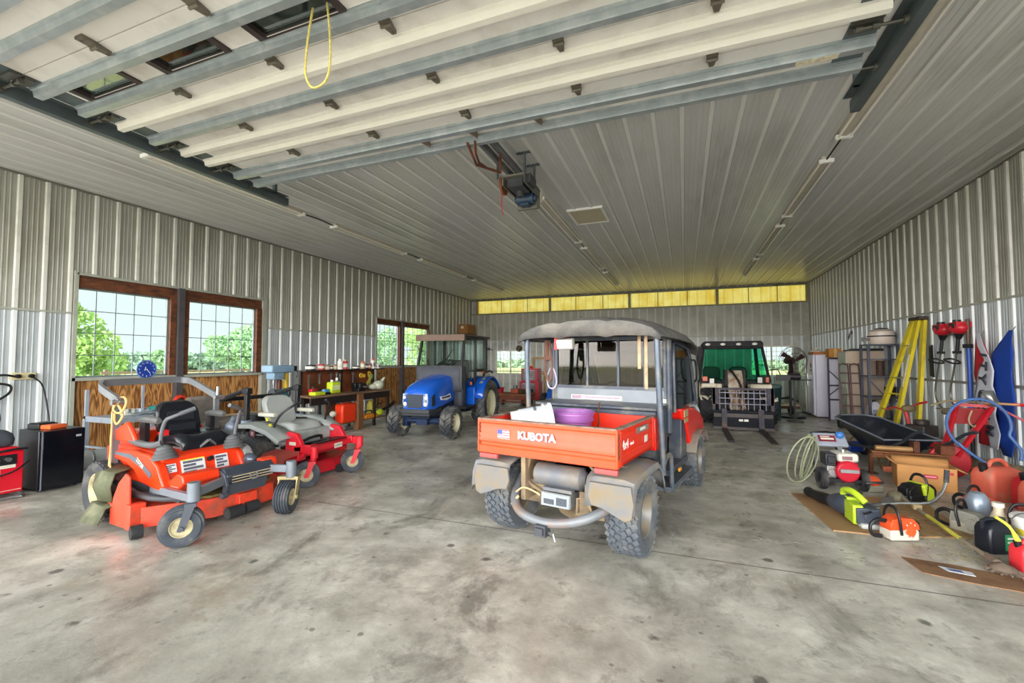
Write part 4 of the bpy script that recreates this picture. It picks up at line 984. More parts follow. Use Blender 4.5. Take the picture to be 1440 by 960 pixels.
b = B(); b.cyl((-.2,.3,.60),(-.2,.3,.68),.02,n=8); b.cyl((.2,.3,.60),(.2,.3,.68),.02,n=8); b.cyl((-.2,.55,.60),(-.2,.55,.68),.02,n=8); b.bx(-.2,.2,.2,.6,.66,.68); b.bar((.05,.62,.66),(-.02,.64,.72),.02,.02); b.bar((-.1,.62,.66),(-.03,.64,.72),.02,.02); ob('seat_mount', b, M_STEEL, mo)
for s in (1,-1):
    b = B(); b.tube([(s*.3,.12,.92),(s*.3,.2,.93),(s*.3,.38,.93),(s*.3,.42,.925)], [.03,.035,.035,.025], 8); ob('armrest', b, mat('armrest', '#5a5c5c', .6), mo)
    b = B(); b.bx(s*.3-.02,s*.3+.02,.12,.22,.70,.92); ob('armrest_post', b, M_BLK, mo)
b = B(); b.bx(.23,.26,.32,.40,.79,.81); b.bx(.22,.27,.38,.43,.785,.835); ob('seat_belt_buckle', b, M_RED, mo)
# control levers with rubber boots
def lever(s):
    b = B(); b.tube([(s*.38,.68,.66),(s*.40,.66,.78),(s*.40,.72,.95),(s*.37,.80,1.0),(s*.24,.84,1.05)], .016, 8, sub=3); b.tube([(s*.33,.815,1.018),(s*.22,.845,1.06)], .02, 8); o = ob('control_lever', b, mat('lever_grey', '#5d6064', .5), mo)
    b = B(); b.lathe([(.10,0),(.105,.015),(.085,.03),(.092,.045),(.072,.06),(.078,.075),(.058,.09),(.062,.105),(.04,.12),(.02,.13)], (s*.37,.68,.61), Vector((0,-.15,1)), 18); q_ = ob('lever_boot', b, mat('boot_grey', '#5f6163', .7), mo)
    if s < 0: o.location.x += .13; q_.location.x += .13
lever(1); lever(-1)
b = B(); b.tube([(.42,.1,.78),(.44,.35,.745),(.44,.6,.74),(.4,.68,.76)], .028, 8, sub=3); b.tube([(-.28,.1,.76),(-.30,.35,.735),(-.30,.6,.73)], .028, 8, sub=3); ob('grab_rail', b, mat('rail_grey', '#56585a', .6), mo)
b = B(); b.prism([(-.12,.74),(.38,.74),(.28,.86),(.2,.93),(-.1,.80)], 'yz', .42, .46) ; b.prism([(-.3,.64),(.05,.66),(.05,.80),(-.1,.82),(-.3,.76)], 'yz', -.3, .3); ob('rear_cowl', b, M_KOR, mo, bev=.015)
b = B(); b.sph((-.36,.45,.78),(.06,.07,.07),12,8); b.cyl((-.36,.45,.83),(-.36,.5,.90),.028,n=8); ob('fuel_cap', b, mat('cap_blue_grey', '#6b7480', .4, .2), mo)
b = B(); b.sph((-.30,.86,.50),(.06,.08,.06),12,8); ob('headlight', b, mat('lamp_dark', '#4f5663', .15, .3), mo)
# folded roll bar
b = B()
for s in (1,-1): b.bar((s*.46,.0,.5),(s*.46,.0,1.13),.05,.03,(0,1,0))
ob('roll_bar_post', b, M_ROPS, mo)
b = B(); path = [(.46,.06,1.11),(.47,-.26,1.22),(.43,-.36,1.255),(.34,-.42,1.27),(-.34,-.62,1.27),(-.43,-.60,1.26),(-.48,-.5,1.24),(-.46,.02,1.09)]
pts = spline([Vector(p) for p in path], 4); rings = []
for i, p in enumerate(pts):
    t_ = (pts[min(i+1,len(pts)-1)]-pts[max(i-1,0)]).normalized(); n_ = Vector((0,0,1)); sd_ = t_.cross(n_).normalized()
    rings.append([tuple(p+sd_*a+n_*c) for a,c in ((-.016,-.035),(.016,-.035),(.016,.035),(-.016,.035))])
b.loft(rings); ob('roll_bar_hoop', b, M_ROPS, mo, bev=.004)
b = B(); b.cyl((.42,.05,1.1),(.52,.05,1.1),.025,n=8); b.cyl((-.52,.03,1.08),(-.42,.03,1.08),.025,n=8); b.cyl((-.46,.02,1.1),(-.46,.02,1.2),.015,n=8); b.bx(.43,.5,.02,.1,1.14,1.15); ob('hinge_pin', b, M_CHROME, mo)
b = B(); b.tube([(.46,.03,1.13),(.44,.09,1.15),(.44,.14,1.10),(.45,.1,1.02),(.47,.05,1.0),(.49,.02,1.04),(.47,.05,1.08),(.44,.08,.98),(.47,.06,.9),(.48,.03,.93),(.49,.05,1.0)], .010, 6, sub=4); b.tube([(.5,.03,1.02),(.505,.04,.7),(.515,.04,.52),(.52,.09,.5),(.51,.05,.56),(.5,.02,.8)], .006, 6, sub=3); ob('tie_rope', b, mat('rope_straw', '#cdb070', .8, 0, .15, 40), mo)

# ------------------------------------------------------------------ red zero-turn mower behind it
M_XR = mat('mower_red', '#d3202f', .35, 0, .07, 4, dirt='#a03038', damt=.3, ds=4)
M_XG = mat('mower_grey', '#9aa09f', .5, 0, .06, 4, dirt='#84867f', damt=.3, ds=3)
M_XS = mat('seat_grey_vinyl', '#a3a7a4', .55, 0, .05)
ex = thing('riding_mower', 'red zero-turn riding mower with grey seat and black roll bar, behind the orange mower', 'riding mower', (-5.35, 4.54, 0), -90)
for s in (1,-1): wheel(ex, (s*.43, .24, .30), .30, .26, .16, 'turf', M_RUB, mat('rim_silver', '#c9ccce', .35, .4), 24, out=s, dish=.2)
caster(ex, .40, 1.22, 42, .15, .13, M_CREAM, M_XR, .33); caster(ex, -.38, 1.22, 40, .15, .13, M_CREAM, M_XR, .33)
b = B()
for s in (1,-1):
    rows = []
    for x, k in ((.30,1),(.46,1),(.55,.93),(.575,.75)):
        rows.append([(s*x, y, z-(1-k)*.2) for y, z in ((-.14,.56),(-.02,.65),(.15,.70),(.38,.71),(.62,.65),(.84,.545))])
    b.grid(rows)
ob('fender', b, M_XG, ex, sol=.02)
b = B(); b.bx(-.34,.34,-.1,.8,.42,.6); ob('tank_body', b, M_XG, ex, bev=.04)
b = B(); b.cyl((.42,.12,.68),(.42,.12,.73),.06,n=16); b.cyl((-.42,.12,.68),(-.42,.12,.73),.06,n=16); ob('filler_cap', b, mat('cap_bluegrey', '#7d8797', .5), ex)
b = B(); b.lathe([(.001,0),(.045,0),(.045,.004),(.001,.004)], (.568,.42,.60), 'X', 20); o = ob('badge', b, mat('badge_dk', '#6c3440', .5), ex)
text('lettering', 'X', .06, M_OFFW, o, fr((.574,.42,.60),(0,1,0),(0,0,1)), .001)
b = B(); b.bx(.57,.576,.49,.6,.585,.60); ob('side_lettering_strip', b, mat('strip_dk', '#777c80', .5), ex)
b = B(); b.bx(-.3,.3,-.5,-.12,.25,.62); b.cyl((.0,-.3,.6),(0,-.3,.75),.18,n=18); b.tube([(-.2,-.1,.6),(-.2,.0,.72),(-.1,.02,.74)],.03,8); ob('engine', b, M_BLK, ex, bev=.02)
s_, k_ = seat(ex, .50, .20, .72, .60, 1.0, M_XS, .14)
b = B(); b.cyl((-.2,.55,.5),(-.2,.55,.6),.03,n=8); b.cyl((.2,.55,.5),(.2,.55,.6),.03,n=8); b.cyl((.2,.3,.5),(.2,.3,.6),.03,n=8); ob('seat_mount', b, M_BLK, ex)
for s in (1,-1):
    b = B(); b.box((s*.31,.36,.80),(.07,.28,.05)); ob('armrest', b, mat('armrest_cream', '#bdbcae', .5), ex, bev=.015)
    b = B(); b.tube([(s*.40,.62,.52),(s*.42,.60,.66),(s*.40,.66,.80),(s*.34,.75,.90),(s*.22,.80,.96)], .014, 8, sub=3); ob('control_lever', b, M_BLK, ex)
b = B(); b.cyl((.43,.55,.68),(.43,.55,.71),.02,n=8); b.cyl((.43,.5,.74),(.43,.5,.78),.018,n=8); ob('key_knob', b, mat('knob_yellow', '#c9c53a', .4), ex)
# front red frame
b = B()
for s in (1,-1):
    b.prism([(.75,.38),(.98,.36),(1.05,.42),(.93,.60),(.78,.62)], 'yz', s*.36-.03, s*.36+.03); b.bar((s*.36,.9,.40),(s*.36,1.15,.44),.06,.08); b.cyl((s*.40,1.23,.33),(s*.40,1.23,.47),.042,n=14); b.bar((s*.36,1.0,.43),(s*.40,1.23,.41),.06,.09)
b.prism([(.92,.30),(1.02,.32),(1.1,.44),(1.04,.46),(.94,.40)], 'yz', -.36, .36); b.bx(-.4,.4,1.08,1.14,.38,.44)
b.bx(.3,.42,.5,1.0,.28,.36); b.bx(-.42,-.3,.5,1.0,.28,.36)
ob('front_frame', b, M_XR, ex, bev=.008)
b = B(); b.bx(-.16,-.02,1.145,1.148,.37,.43) ; st = ob('name_plate', b, M_OFFW, ex)
text('lettering', 'LAZER Z', .034, mat('decal_navy', '#4a2b50', .5), st, fr((-.09,1.149,.40),(-1,0,0),(0,0,1)), .001)
b = B(); b.bx(.392,.396,.83,.93,.46,.50); ob('side_sticker', b, M_OFFW, ex)
b = B(); b.bx(-.34,.2,.98,1.08,.455,.465); b.bx(-.38,-.2,.9,1.06,.44,.46); ob('foot_rest', b, M_BLK, ex)
b = B(); b.bx(-.32,.32,.6,1.0,.38,.41); b.tube([(.2,.7,.4),(.1,.85,.5),(-.1,.85,.5),(-.2,.7,.4)],.02,6,sub=3); ob('under_frame', b, M_BLK, ex)
b = B(); b.prism([(.56,.2),(.58,.75),(.35,.98),(-.2,1.02),(-.62,.9),(-.7,.3),(-.3,.1),(.3,.1)], 'xy', .19, .215)
b.loft([[(x,y,.06),(x*.985,y*.985,.06),(x*.985,y*.985,.2),(x,y,.21)] for x,y in ((.56,.3),(.58,.75),(.35,.98),(-.2,1.02),(-.62,.9),(-.7,.3))]); dk = ob('mower_deck', b, M_XR, ex)
b = B(); b.prism([(.4,.40),(.58,.38),(.70,.28),(.70,.25),(.58,.34),(.4,.36)], 'xz', .62, 1.0); ob('discharge_chute', b, mat('chute_red_dusty', '#a6473f', .6, 0, .12, 4, dirt='#8a5b4a', damt=.4), ex)
for p, q in (((-.3,1.06,.07),(-.18,1.06,.07)), ((.5,.95,.06),(.58,.95,.06))):
    b = B(); b.cyl(p, q, .05, n=12); ob('gauge_wheel', b, M_RUBD, ex)
# folded black roll bar
b = B()
for s in (1,-1): b.bar((s*.40,.1,.55),(s*.40,.1,1.10),.055,.055,(0,1,0)); b.box((s*.40,.1,1.10),(.08,.1,.08))
ob('roll_bar_post', b, M_BLK, ex, bev=.008)
b = B(); b.tube([(.40,.1,1.12),(.40,-.3,1.0),(.34,-.42,.97),(-.34,-.42,.97),(-.40,-.3,1.0),(-.40,.1,1.12)], .03, 8, sub=2); ob('roll_bar_hoop', b, M_BLK, ex)

for o in [o for r_ in (mo, ex) for o in r_.children if o.name.split('.')[0] in ('front_axle','side_cover','fender','front_panel','deck_bracket','roll_bar_post','rear_post','grab_rail')]: split_islands(o)
# ------------------------------------------------------------------ blue compact tractor with cab
M_BLUE = mat('tractor_blue', '#1459c4', .22, 0, .05, 4, coat=.35)
M_TLUG = mat('tractor_rubber', '#3d4045', .78, 0, .12, 8, dirt='#77756f', damt=.5, ds=4)
M_TCR = mat('tractor_rim', '#d9d4b4', .45, 0, .05, 6, dirt='#b8ad88', damt=.3, ds=5)
M_CANV = mat('canvas_grey', '#44474f', .75, 0, .12, 6, bump=.2, bs=18)
tr = thing('tractor', 'blue compact tractor with glazed black cab and cream wheel rims, facing the camera', 'tractor', (-4.8, 9.5, 0), 183)
for s in (1,-1):
    wheel(tr, (s*.60, .34, .53), .53, .32, .30, 'lug', M_TLUG, M_TCR, 17, out=s, dish=.1)
    wheel(tr, (s*.56, 2.02, .315), .315, .24, .185, 'lug', M_TLUG, M_TCR, 14, out=s, dish=.15)
# hood
def hsec(y, w, zb, zt, zs):
    return [(-w,y,zb),(-w*1.02,y,zs),(-w*.86,y,zt-.05),(-w*.5,y,zt-.008),(0,y,zt),(w*.5,y,zt-.008),(w*.86,y,zt-.05),(w*1.02,y,zs),(w,y,zb)]
b = B(); b.loft([hsec(1.02,.30,.80,1.24,1.06), hsec(1.2,.315,.78,1.24,1.06), hsec(1.5,.325,.68,1.20,1.0), hsec(1.9,.32,.62,1.13,.94), hsec(2.2,.30,.58,1.05,.88), hsec(2.36,.27,.57,.97,.82), hsec(2.40,.24,.58,.92,.78)])
hood = ob('hood', b, M_BLUE, tr, ang=50)
b = B(); b.prism([(-.30,.50),(.30,.50),(.30,.59),(-.30,.59)], 'xz', 1.9, 2.42); b.prism([(-.28,.45),(.28,.45),(.3,.52),(-.3,.52)], 'xz', 1.7, 2.38); ob('front_bumper', b, mat('bumper_dark', '#3b3d42', .55), tr, bev=.02)
b = B(); b.prism([(-.15,.61),(.15,.61),(.18,.86),(-.18,.86)], 'xz', 2.392, 2.41)
g = ob('grille', b, mat('grille_dark', '#25303c', .5), hood)
b = B()
for k in range(7): b.bx(-.15-.004*k, .15+.004*k, 2.41, 2.416, .63+k*.032, .64+k*.032)
ob('grille_bar', b, mat('grille_bar2', '#3d4a58', .5), g)
for s in (1,-1):
    b = B(); b.prism([(s*.165,.62),(s*.24,.60),(s*.268,.72),(s*.255,.88),(s*.20,.87)], 'xz', 2.37, 2.40); hl = ob('headlight', b, mat('lamp_clear', '#c9d6dc', .1, .3), hood, bev=.008)
    b = B(); b.sph((s*.21,2.40,.68),(.035,.015,.04),10,6); b.sph((s*.225,2.40,.80),(.03,.015,.035),10,6); ob('reflector', b, M_WHITE, hl)
    b = B(); b.prism([(2.2,.66),(2.33,.64),(2.33,.80),(2.22,.86)], 'yz', s*.305-.012, s*.305+.006); ob('side_vent', b, mat('vent_dark', '#202632', .6), hood)
    b = B(); b.prism([(1.55,.75),(1.75,.71),(1.98,.73),(2.02,.80),(1.8,.80),(1.6,.84)], 'yz', s*.326-.006, s*.326+.008); st = ob('side_badge', b, mat('badge_white', '#dfe3ea', .4), hood)
    b = B(); b.prism([(1.6,.765),(1.95,.755),(1.97,.775),(1.62,.80)], 'yz', s*.334-.004, s*.334+.004); ob('badge_stripe', b, mat('badge_dark', '#1c2230', .5), st)
b = B(); b.sph((0,2.38,.925),(.022,.012,.018),8,6); ob('nose_badge', b, M_CHROME, hood)
# chassis and axles
b = B(); b.bx(-.2,.2,.2,2.2,.38,.66); b.bx(-.28,.28,.0,.7,.36,.75); b.bx(-.24,.24,1.2,1.9,.5,.8); ob('chassis', b, mat('tractor_chassis', '#22304a', .5, .2, .1), tr, bev=.02)
b = B(); b.cyl((-.44,2.02,.33),(.44,2.02,.33),.06,n=12); b.bx(-.12,.12,1.9,2.15,.26,.44)
for s in (1,-1): b.bx(s*.40-.05,s*.40+.05,1.95,2.09,.22,.5); b.cyl((s*.2,2.12,.38),(s*.42,2.12,.38),.02,n=8)
ob('front_axle', b, mat('axle_blue', '#1d2f52', .45, .2, .1), tr, bev=.01)
b = B(); b.cyl((-.5,.34,.53),(.5,.34,.53),.12,n=16); ob('rear_axle', b, MATS['tractor_chassis'], tr)
# fenders
for s in (1,-1):
    rows = []
    for x in (.40,.62,.74,.76):
        rows.append([(s*x, .34+.60*math.cos(R(a))*(1 if x<.75 else 1.0), .53+.60*math.sin(R(a))-(.03 if x>.75 else 0)) for a in (15,30,45,60,75,90,105,120,135,150)])
    b = B(); b.grid(rows); f = ob('fender', b, M_BLUE, tr, sol=.025)
    b = B(); b.prism([(.30,.72),(.92,.62),(1.02,.72),(.92,.95),(.7,1.1),(.3,1.1)], 'yz', s*.36-.02, s*.36+.02); b.prism([(.86,.56),(1.0,.56),(.98,.92),(.86,.96)], 'yz', min(s*.36,s*.6), max(s*.36,s*.6)); ob('fender_inner', b, M_BLUE, tr, bev=.012)
    b = B(); b.grid([[(s*x, .34+.607*math.cos(R(a)), .535+.607*math.sin(R(a))) for a in (50,65,80,95)] for x in (.60,.68)]); ob('fender_stripe', b, mat('stripe_greytan', '#8a8a80', .5), f, sol=.006)
    b = B(); b.bx(min(s*.3,s*.62), max(s*.3,s*.62), .95, 1.5, .52, .56); b.bar((s*.6,1.0,.54),(s*.6,1.0,.4),.03,.03); ob('step', b, M_BLK, tr)
# cab
b = B()
P_ = {}
for s in (1,-1):
    for a, c in (((s*.50,1.44,.95),(s*.50,1.44,1.36)), ((s*.50,1.44,1.36),(s*.49,1.26,1.99)), ((s*.5,.2,.95),(s*.5,.2,1.98)), ((s*.5,.2,1.98),(s*.49,1.26,1.99)), ((s*.5,.72,1.2),(s*.5,.72,1.99)), ((s*.5,.2,1.28),(s*.5,.72,1.28)), ((s*.5,.72,.9),(s*.5,.72,1.3))): b.bar(a, c, .045, .045, (0,1,0.01))
for z, y in ((1.36,1.44),(1.98,1.26)): b.bar((-.5,y,z),(.5,y,z),.04,.04)
b.bar((-.5,.2,1.98),(.5,.2,1.98),.045,.045); b.bar((-.5,.2,1.25),(.5,.2,1.25),.045,.045)
b.bx(-.57,-.5,.16,.26,1.2,2.0); b.bx(.5,.57,.16,.26,1.2,2.0)
ob('cab_frame', b, M_BLK, tr)
b = B(); b.bx(-.56,.56,.02,1.42,2.0,2.035); b.bx(-.58,.58,.0,.06,1.99,2.03); rf = ob('roof', b, mat('roof_brown', '#5d5149', .7, 0, .15, 6), tr, bev=.008)
b = B(); b.bx(-.56,.56,1.36,1.43,1.9,2.02); ob('roof_visor', b, mat('visor_brown', '#6f5a4c', .65, 0, .15), tr)
M_TG = glass('tractor_glass', '#d5e5df', .03)
b = B(); b.loft([[(-.49,1.44,1.37),(.49,1.44,1.37)],[(-.48,1.27,1.97),(.48,1.27,1.97)]], cap=False, closed=False); ob('windshield', b, M_TG, tr)
b = B()
b.loft([[(-.49,.2,1.27),(.49,.2,1.27)],[(-.49,.2,1.97),(.49,.2,1.97)]], cap=False, closed=False); ob('rear_window', b, M_TG, tr)
for s in (1,-1):
    b = B(); b.loft([[(s*.50,.22,1.3),(s*.50,.7,1.3)],[(s*.50,.22,1.96),(s*.50,.7,1.96)]], cap=False, closed=False); ob('side_window', b, M_TG, tr)
    b = B(); b.loft([[(s*.50,.74,.98),(s*.50,1.42,.98)],[(s*.50,.74,1.37),(s*.50,1.42,1.37)],[(s*.49,.74,1.96),(s*.49,1.26,1.96)]], cap=False, closed=False); ob('side_window', b, M_TG, tr)
b = B(); b.grid([[(x,1.46+.015*math.sin(x*30),z) for x in [i/12-.5 for i in range(13)]] for z in (.86,1.0,1.2,1.37)]); b.grid([[(-.5-.01*math.sin(y*40),y,z) for y in [1.2+i*.04 for i in range(7)]] for z in (.55,.8,1.1,1.36)]); b.grid([[(x,1.40+.02*math.sin(x*25),z) for x in [-.52+i*.03 for i in range(8)]] for z in (.54,.7,.9)]); b.grid([[(x,1.40+.02*math.sin(x*25),z) for x in [.31+i*.03 for i in range(8)]] for z in (.54,.7,.9)])
ob('canvas_panel', b, M_CANV, tr, sol=.008)
b = B(); b.ring((0,0,0),.19,.014,'Z',24,6); b.cyl((0,0,0),(0,0,-.3),.025,n=8); b.bx(-.18,.18,-.012,.012,-.01,.01); b.bx(-.012,.012,-.18,.18,-.01,.01); ob('steering_wheel', b, M_BLK, tr, loc=(0,1.1,1.42), rot=(-25,0,0))
b = B(); b.bx(-.12,.12,1.15,1.35,1.0,1.42); ob('dashboard', b, M_BLK, tr, bev=.03)
b = B(); b.tube([(-.05,1.42,1.39),(-.2,1.36,1.62)],.008,6); b.tube([(-.11,1.39,1.46),(-.26,1.33,1.72)],.010,6); ob('wiper', b, M_BLK, tr)
b = B(); b.bx(-.22,.22,.45,.88,.98,1.08); b.bx(-.22,.22,.36,.46,1.05,1.5); ob('seat', b, M_BLK, tr, bev=.04)
b = B(); b.sph((-.46,.62,1.86),.04,10,6); ob('work_lamp', b, M_WHITE, tr)
b = B(); b.tube([(.42,1.5,.6),(.62,1.6,.75),(.66,1.65,1.0)],.012,6,sub=3); b.tube([(-.48,.1,1.2),(-.55,-.05,1.25),(-.6,-.1,1.2)],.02,6); ob('hydraulic_hose', b, M_BLK, tr)
b = B(); b.sph((-.5,.95,1.0),(.03,.03,.04),8,6); b.sph((-.52,.3,1.22),(.03,.03,.03),8,6); ob('marker_lamp', b, mat('amber2', '#d96a30', .4), tr)
b = B(); b.bar((-.2,0,.55),(-.35,-.5,.4),.05,.05); b.bar((.2,0,.55),(.35,-.5,.4),.05,.05); b.bar((0,.1,.9),(0,-.3,.7),.05,.05); ob('three_point_hitch', b, M_BLK, tr)

# ------------------------------------------------------------------ telehandler with pallet forks
M_TB = mat('machine_black', '#0f1115', .55, 0, .1, 5, dirt='#2a2723', damt=.35, ds=4, spec=.3)
M_TCREAM = mat('machine_cream', '#ddd4bd', .45, 0, .06, 5, dirt='#a08b6a', damt=.35, ds=4)
M_FRAME = mat('carriage_violet', '#3a3845', .6, 0, .12, 6, dirt='#6a5248', damt=.35, ds=5)
M_NAVY = mat('plate_navy', '#0a101d', .6, 0, .12, 5, dirt='#262529', damt=.3, ds=4, spec=.25)
te = thing('telehandler', 'black and cream telehandler with pallet forks and green tinted cab, near the back wall', 'telehandler', (1.15, 10.6, 0), 180)
for s in (1,-1):
    wheel(te, (s*.62, -1.15, .42), .42, .34, .2, 'lug', M_RUBD, M_TCREAM, 16, out=s, dish=.1); wheel(te, (s*.62, -3.2, .42), .42, .34, .2, 'lug', M_RUBD, M_TCREAM, 16, out=s, dish=.1)
b = B(); b.bx(-.42,.42,-3.9,-.7,.28,.8); b.bx(-.46,.46,-.9,-.6,.3,.62); ob('chassis', b, M_TB, te, bev=.03)
b = B()
for s in (1,-1): b.prism([(-1.75,.95),(-1.7,.86),(-.85,.66),(-.8,.60),(-.8,.56),(-1.75,.56)], 'yz', min(s*.30,s*.8), max(s*.30,s*.8))
b.bx(.30,.76,-1.34,-1.27,.66,.93); b.bx(-.76,-.30,-1.34,-1.27,.66,.93)
ob('fender', b, M_TCREAM, te, bev=.02)
b = B()
for s in (1,-1):
    b.bar((s*.78,-1.72,.6),(s*.74,-1.75,1.0),.06,.06,(0,1,0)); b.bar((s*.78,-1.72,.96),(s*.66,-2.0,1.86),.06,.07,(0,1,0)); b.bar((s*.74,-3.2,.9),(s*.66,-3.1,1.86),.08,.08,(0,1,0)); b.bar((s*.66,-2.0,1.86),(s*.66,-3.1,1.86),.06,.06)
b.bar((-.78,-1.72,.94),(.78,-1.72,.94),.06,.06); b.bar((-.7,-3.15,.95),(.7,-3.15,.95),.06,.06)
b.bx(-.8,.8,-3.2,-2.3,.6,.94); b.bx(.70,.80,-2.1,-1.9,1.3,1.85)
ob('cab_frame', b, M_TB, te)
b = B(); g = rrect(-.70,.70,1.80,1.98,.08); b.prism(g, 'xz', -3.2, -1.95); b.prism(rrect(-.66,.66,1.78,1.84,.02),'xz',-1.95,-1.9); rf = ob('roof', b, M_TB, te, bev=.02)
for x in (-.50,-.14,.22,.57):
    b = B(); b.sph((x,-1.93,1.90),(.075,.03,.045),14,8); lf = ob('roof_light', b, M_BLK, te)
    b = B(); b.sph((x,-1.91,1.90),(.06,.025,.034),12,8); ob('lens', b, M_WHITE, lf)
M_TEAL = glass('teal_glass', '#7fd6bc', .05)
b = B(); b.loft([[(-.72,-1.74,.99),(.72,-1.74,.99)],[(-.62,-1.99,1.80),(.62,-1.99,1.80)]], cap=False, closed=False); ob('windshield', b, M_TEAL, te)
b = B(); b.loft([[(-.68,-3.14,1.0),(.68,-3.14,1.0)],[(-.62,-3.1,1.8),(.62,-3.1,1.8)]], cap=False, closed=False); ob('rear_window', b, M_TEAL, te)
for s in (1,-1):
    b = B(); b.loft([[(s*.75,-1.78,1.0),(s*.73,-3.14,1.0)],[(s*.66,-2.02,1.8),(s*.66,-3.08,1.8)]], cap=False, closed=False); ob('side_window', b, M_TEAL, te)
for x in (-.2,.45):
    b = B(); b.prism(rrect(x-.22,x+.22,.9,1.32,.12), 'xz', -2.9, -2.78); b.bx(x-.22,x+.22,-2.8,-2.35,.9,1.0); ob('seat', b, mat('seat_charcoal', '#3a4442', .6), te, bev=.03)
for s, x in ((1,.62),(-1,-.58)):
    b = B(); b.bx(x-.09,x+.09,-1.66,-1.58,.93,1.1) if s < 0 else b.bx(x-.18,x-.04,-1.62,-1.54,.9,1.06); lp = ob('headlight', b, M_TB, te, bev=.01)
    b = B(); b.bx(x-.02,x+.08,-1.58,-1.57,.95,1.08) if s < 0 else b.bx(x-.16,x-.06,-1.54,-1.53,.92,1.04); ob('lens', b, M_WHITE, lp)
    b = B(); b.bx(x-.17,x-.09,-1.64,-1.57,.96,1.09) if s < 0 else b.bx(x-.02,x+.10,-1.64,-1.57,.97,1.09); ob('turn_signal', b, mat('signal_orange', '#c8562a', .3), te, bev=.01)
# boom
b = B(); b.prism([(-2.3,1.05),(-1.2,1.24),(-.95,1.26),(-.75,1.1),(-.45,.52),(-.2,.40),(-.2,.30),(-.5,.32),(-.8,.62),(-1.2,.9),(-2.3,.75)], 'yz', -.10, .22)
bo = ob('boom', b, mat('boom_dirty_white', '#cfc6b4', .55, 0, .12, 5, dirt='#7a4f30', damt=.6, ds=5), te, bev=.015)
b = B(); b.bx(-.14,-.10,-1.3,-.7,.6,1.28); b.bx(.22,.27,-1.3,-.7,.6,1.28); b.cyl((-.18,-.95,1.15),(.3,-.95,1.15),.06,n=12); b.cyl((-.2,-.3,.38),(.32,-.3,.38),.05,n=12); ob('boom_joint', b, M_TB, te)
b = B(); b.tube([(.16,-.9,1.28),(.10,-.78,1.2),(-.02,-.6,.95),(-.05,-.4,.6)],.022,6,sub=3); b.tube([(.2,-.9,1.2),(.25,-.7,.9),(.2,-.4,.55)],.018,6,sub=3); b.tube([(.0,-.25,.8),(.05,-.2,.6),(.0,-.2,.45)],.016,6,sub=3); ob('hydraulic_hose', b, M_BLK, te)
b = B(); b.cyl((.06,-.7,.9),(.06,-.3,.5),.035,n=10); b.cyl((-.02,-.3,.5),(-.02,-.22,.7),.03,n=8); b.box((.05,-.25,.62),(.2,.05,.14)); ob('tilt_cylinder', b, mat('rusty_steel', '#8b6a4c', .6, .3, .3, 8), te)
# carriage
b = B(); b.bx(-.58,.58,-.1,-.02,.03,.40); b.bx(-.6,.6,-.12,.0,.37,.43); pl = ob('carriage_plate', b, M_NAVY, te, bev=.008)
b = B(); b.bx(-.58,.58,-.03,.012,.02,.075); b.bx(-.56,.56,-.03,.0,.28,.36); ob('cutting_edge', b, mat('edge_worn', '#4f4947', .5, .4, .15), pl)
b = B(); b.bx(-.1,-.02,-.018,.0,.2,.245); b.bx(0,.08,-.018,.0,.2,.245); ob('reflector', b, M_WHITE, pl)
b = B()
for s in (1,-1): b.bx(s*.52-.06,s*.52+.06,-.08,-.02,.55,.90); b.bx(s*.56-.03,s*.56+.03,-.1,-.02,.4,.9)
b.bx(-.58,.58,-.08,-.03,.86,.90); ob('guard_post', b, M_FRAME, te)
b = B()
for z in (.56,.68,.8): b.bx(-.5,.5,-.06,-.045,z-.008,z+.008)
for i in range(9): x = -.44+i*.11; b.bx(x-.006,x+.006,-.055,-.045,.43,.88)
ob('guard_mesh', b, mat('guard_mesh', '#7e7c8a', .4, .3), te)
for x in (.36,-.34):
    b = B(); b.prism([(0,.46),(.045,.46),(.05,.08),(.08,.045),(1.5,.018),(1.52,.0),(.02,.0),(.0,.04)], 'yz', x-.05, x+.05); f = ob('fork', b, M_FRAME, te)
    b = B(); b.box((x,.8,.045-.008),(.1,1.42,.006),(-1.1,0,0)); ob('fork_wear', b, mat('fork_dark', '#4a423e', .5, .4), f)
b = B(); b.tube([(-.80,-1.9,1.25),(-.95,-1.7,1.28),(-1.0,-1.68,1.15)],.015,6); b.box((-1.05,-1.66,1.08),(.30,.05,.14)); ob('mirror', b, M_BLK, te, bev=.02)
b = B(); b.tube([(.78,-2.0,1.0),(.82,-2.0,1.55),(.8,-2.1,1.7)],.02,6); b.bx(.78,.86,-2.08,-2.04,1.35,1.75); ob('grab_handle', b, M_BLK, te)
# ------------------------------------------------------------------ left side: fridge, welder, table, clock ...
fg = thing('mini_fridge', 'black cube fridge on the floor at the left, beside the red welder', 'fridge', (-7.02, 3.015, 0))
b = B(); b.bx(-.25,.17,-.195,.195,.015,.69); ob('cabinet', b, mat('fridge_black_side', '#0d0e14', .3, 0, .05), fg, bev=.008)
b = B(); b.bx(.185,.245,-.195,.195,.025,.69); d = ob('door', b, M_BLKG, fg, bev=.012)
b = B(); b.bx(.17,.185,-.18,.18,.03,.68); ob('door_seal', b, mat('seal_grey', '#5b5d62', .6), fg)
b = B(); b.bx(.236,.247,-.197,-.188,.03,.685); ob('door_edge', b, mat('edge_silver', '#8d93a0', .25, .5), d)
b = B(); b.bx(.245,.248,.105,.155,.59,.615); lg = ob('badge', b, mat('badge_silver', '#b9bdc2', .3, .4), d, bev=.004)
for x, y in ((-.2,-.16),(-.2,.16),(.14,-.16),(.14,.16)):
    b = B(); b.cyl((x,y,0),(x,y,.02),.02,n=8); ob('foot', b, M_BLK, fg)
t = thing('battery_charger', 'black battery charger with orange side lying on the cube fridge', 'charger', (-7.05, 2.98, .69), 12)
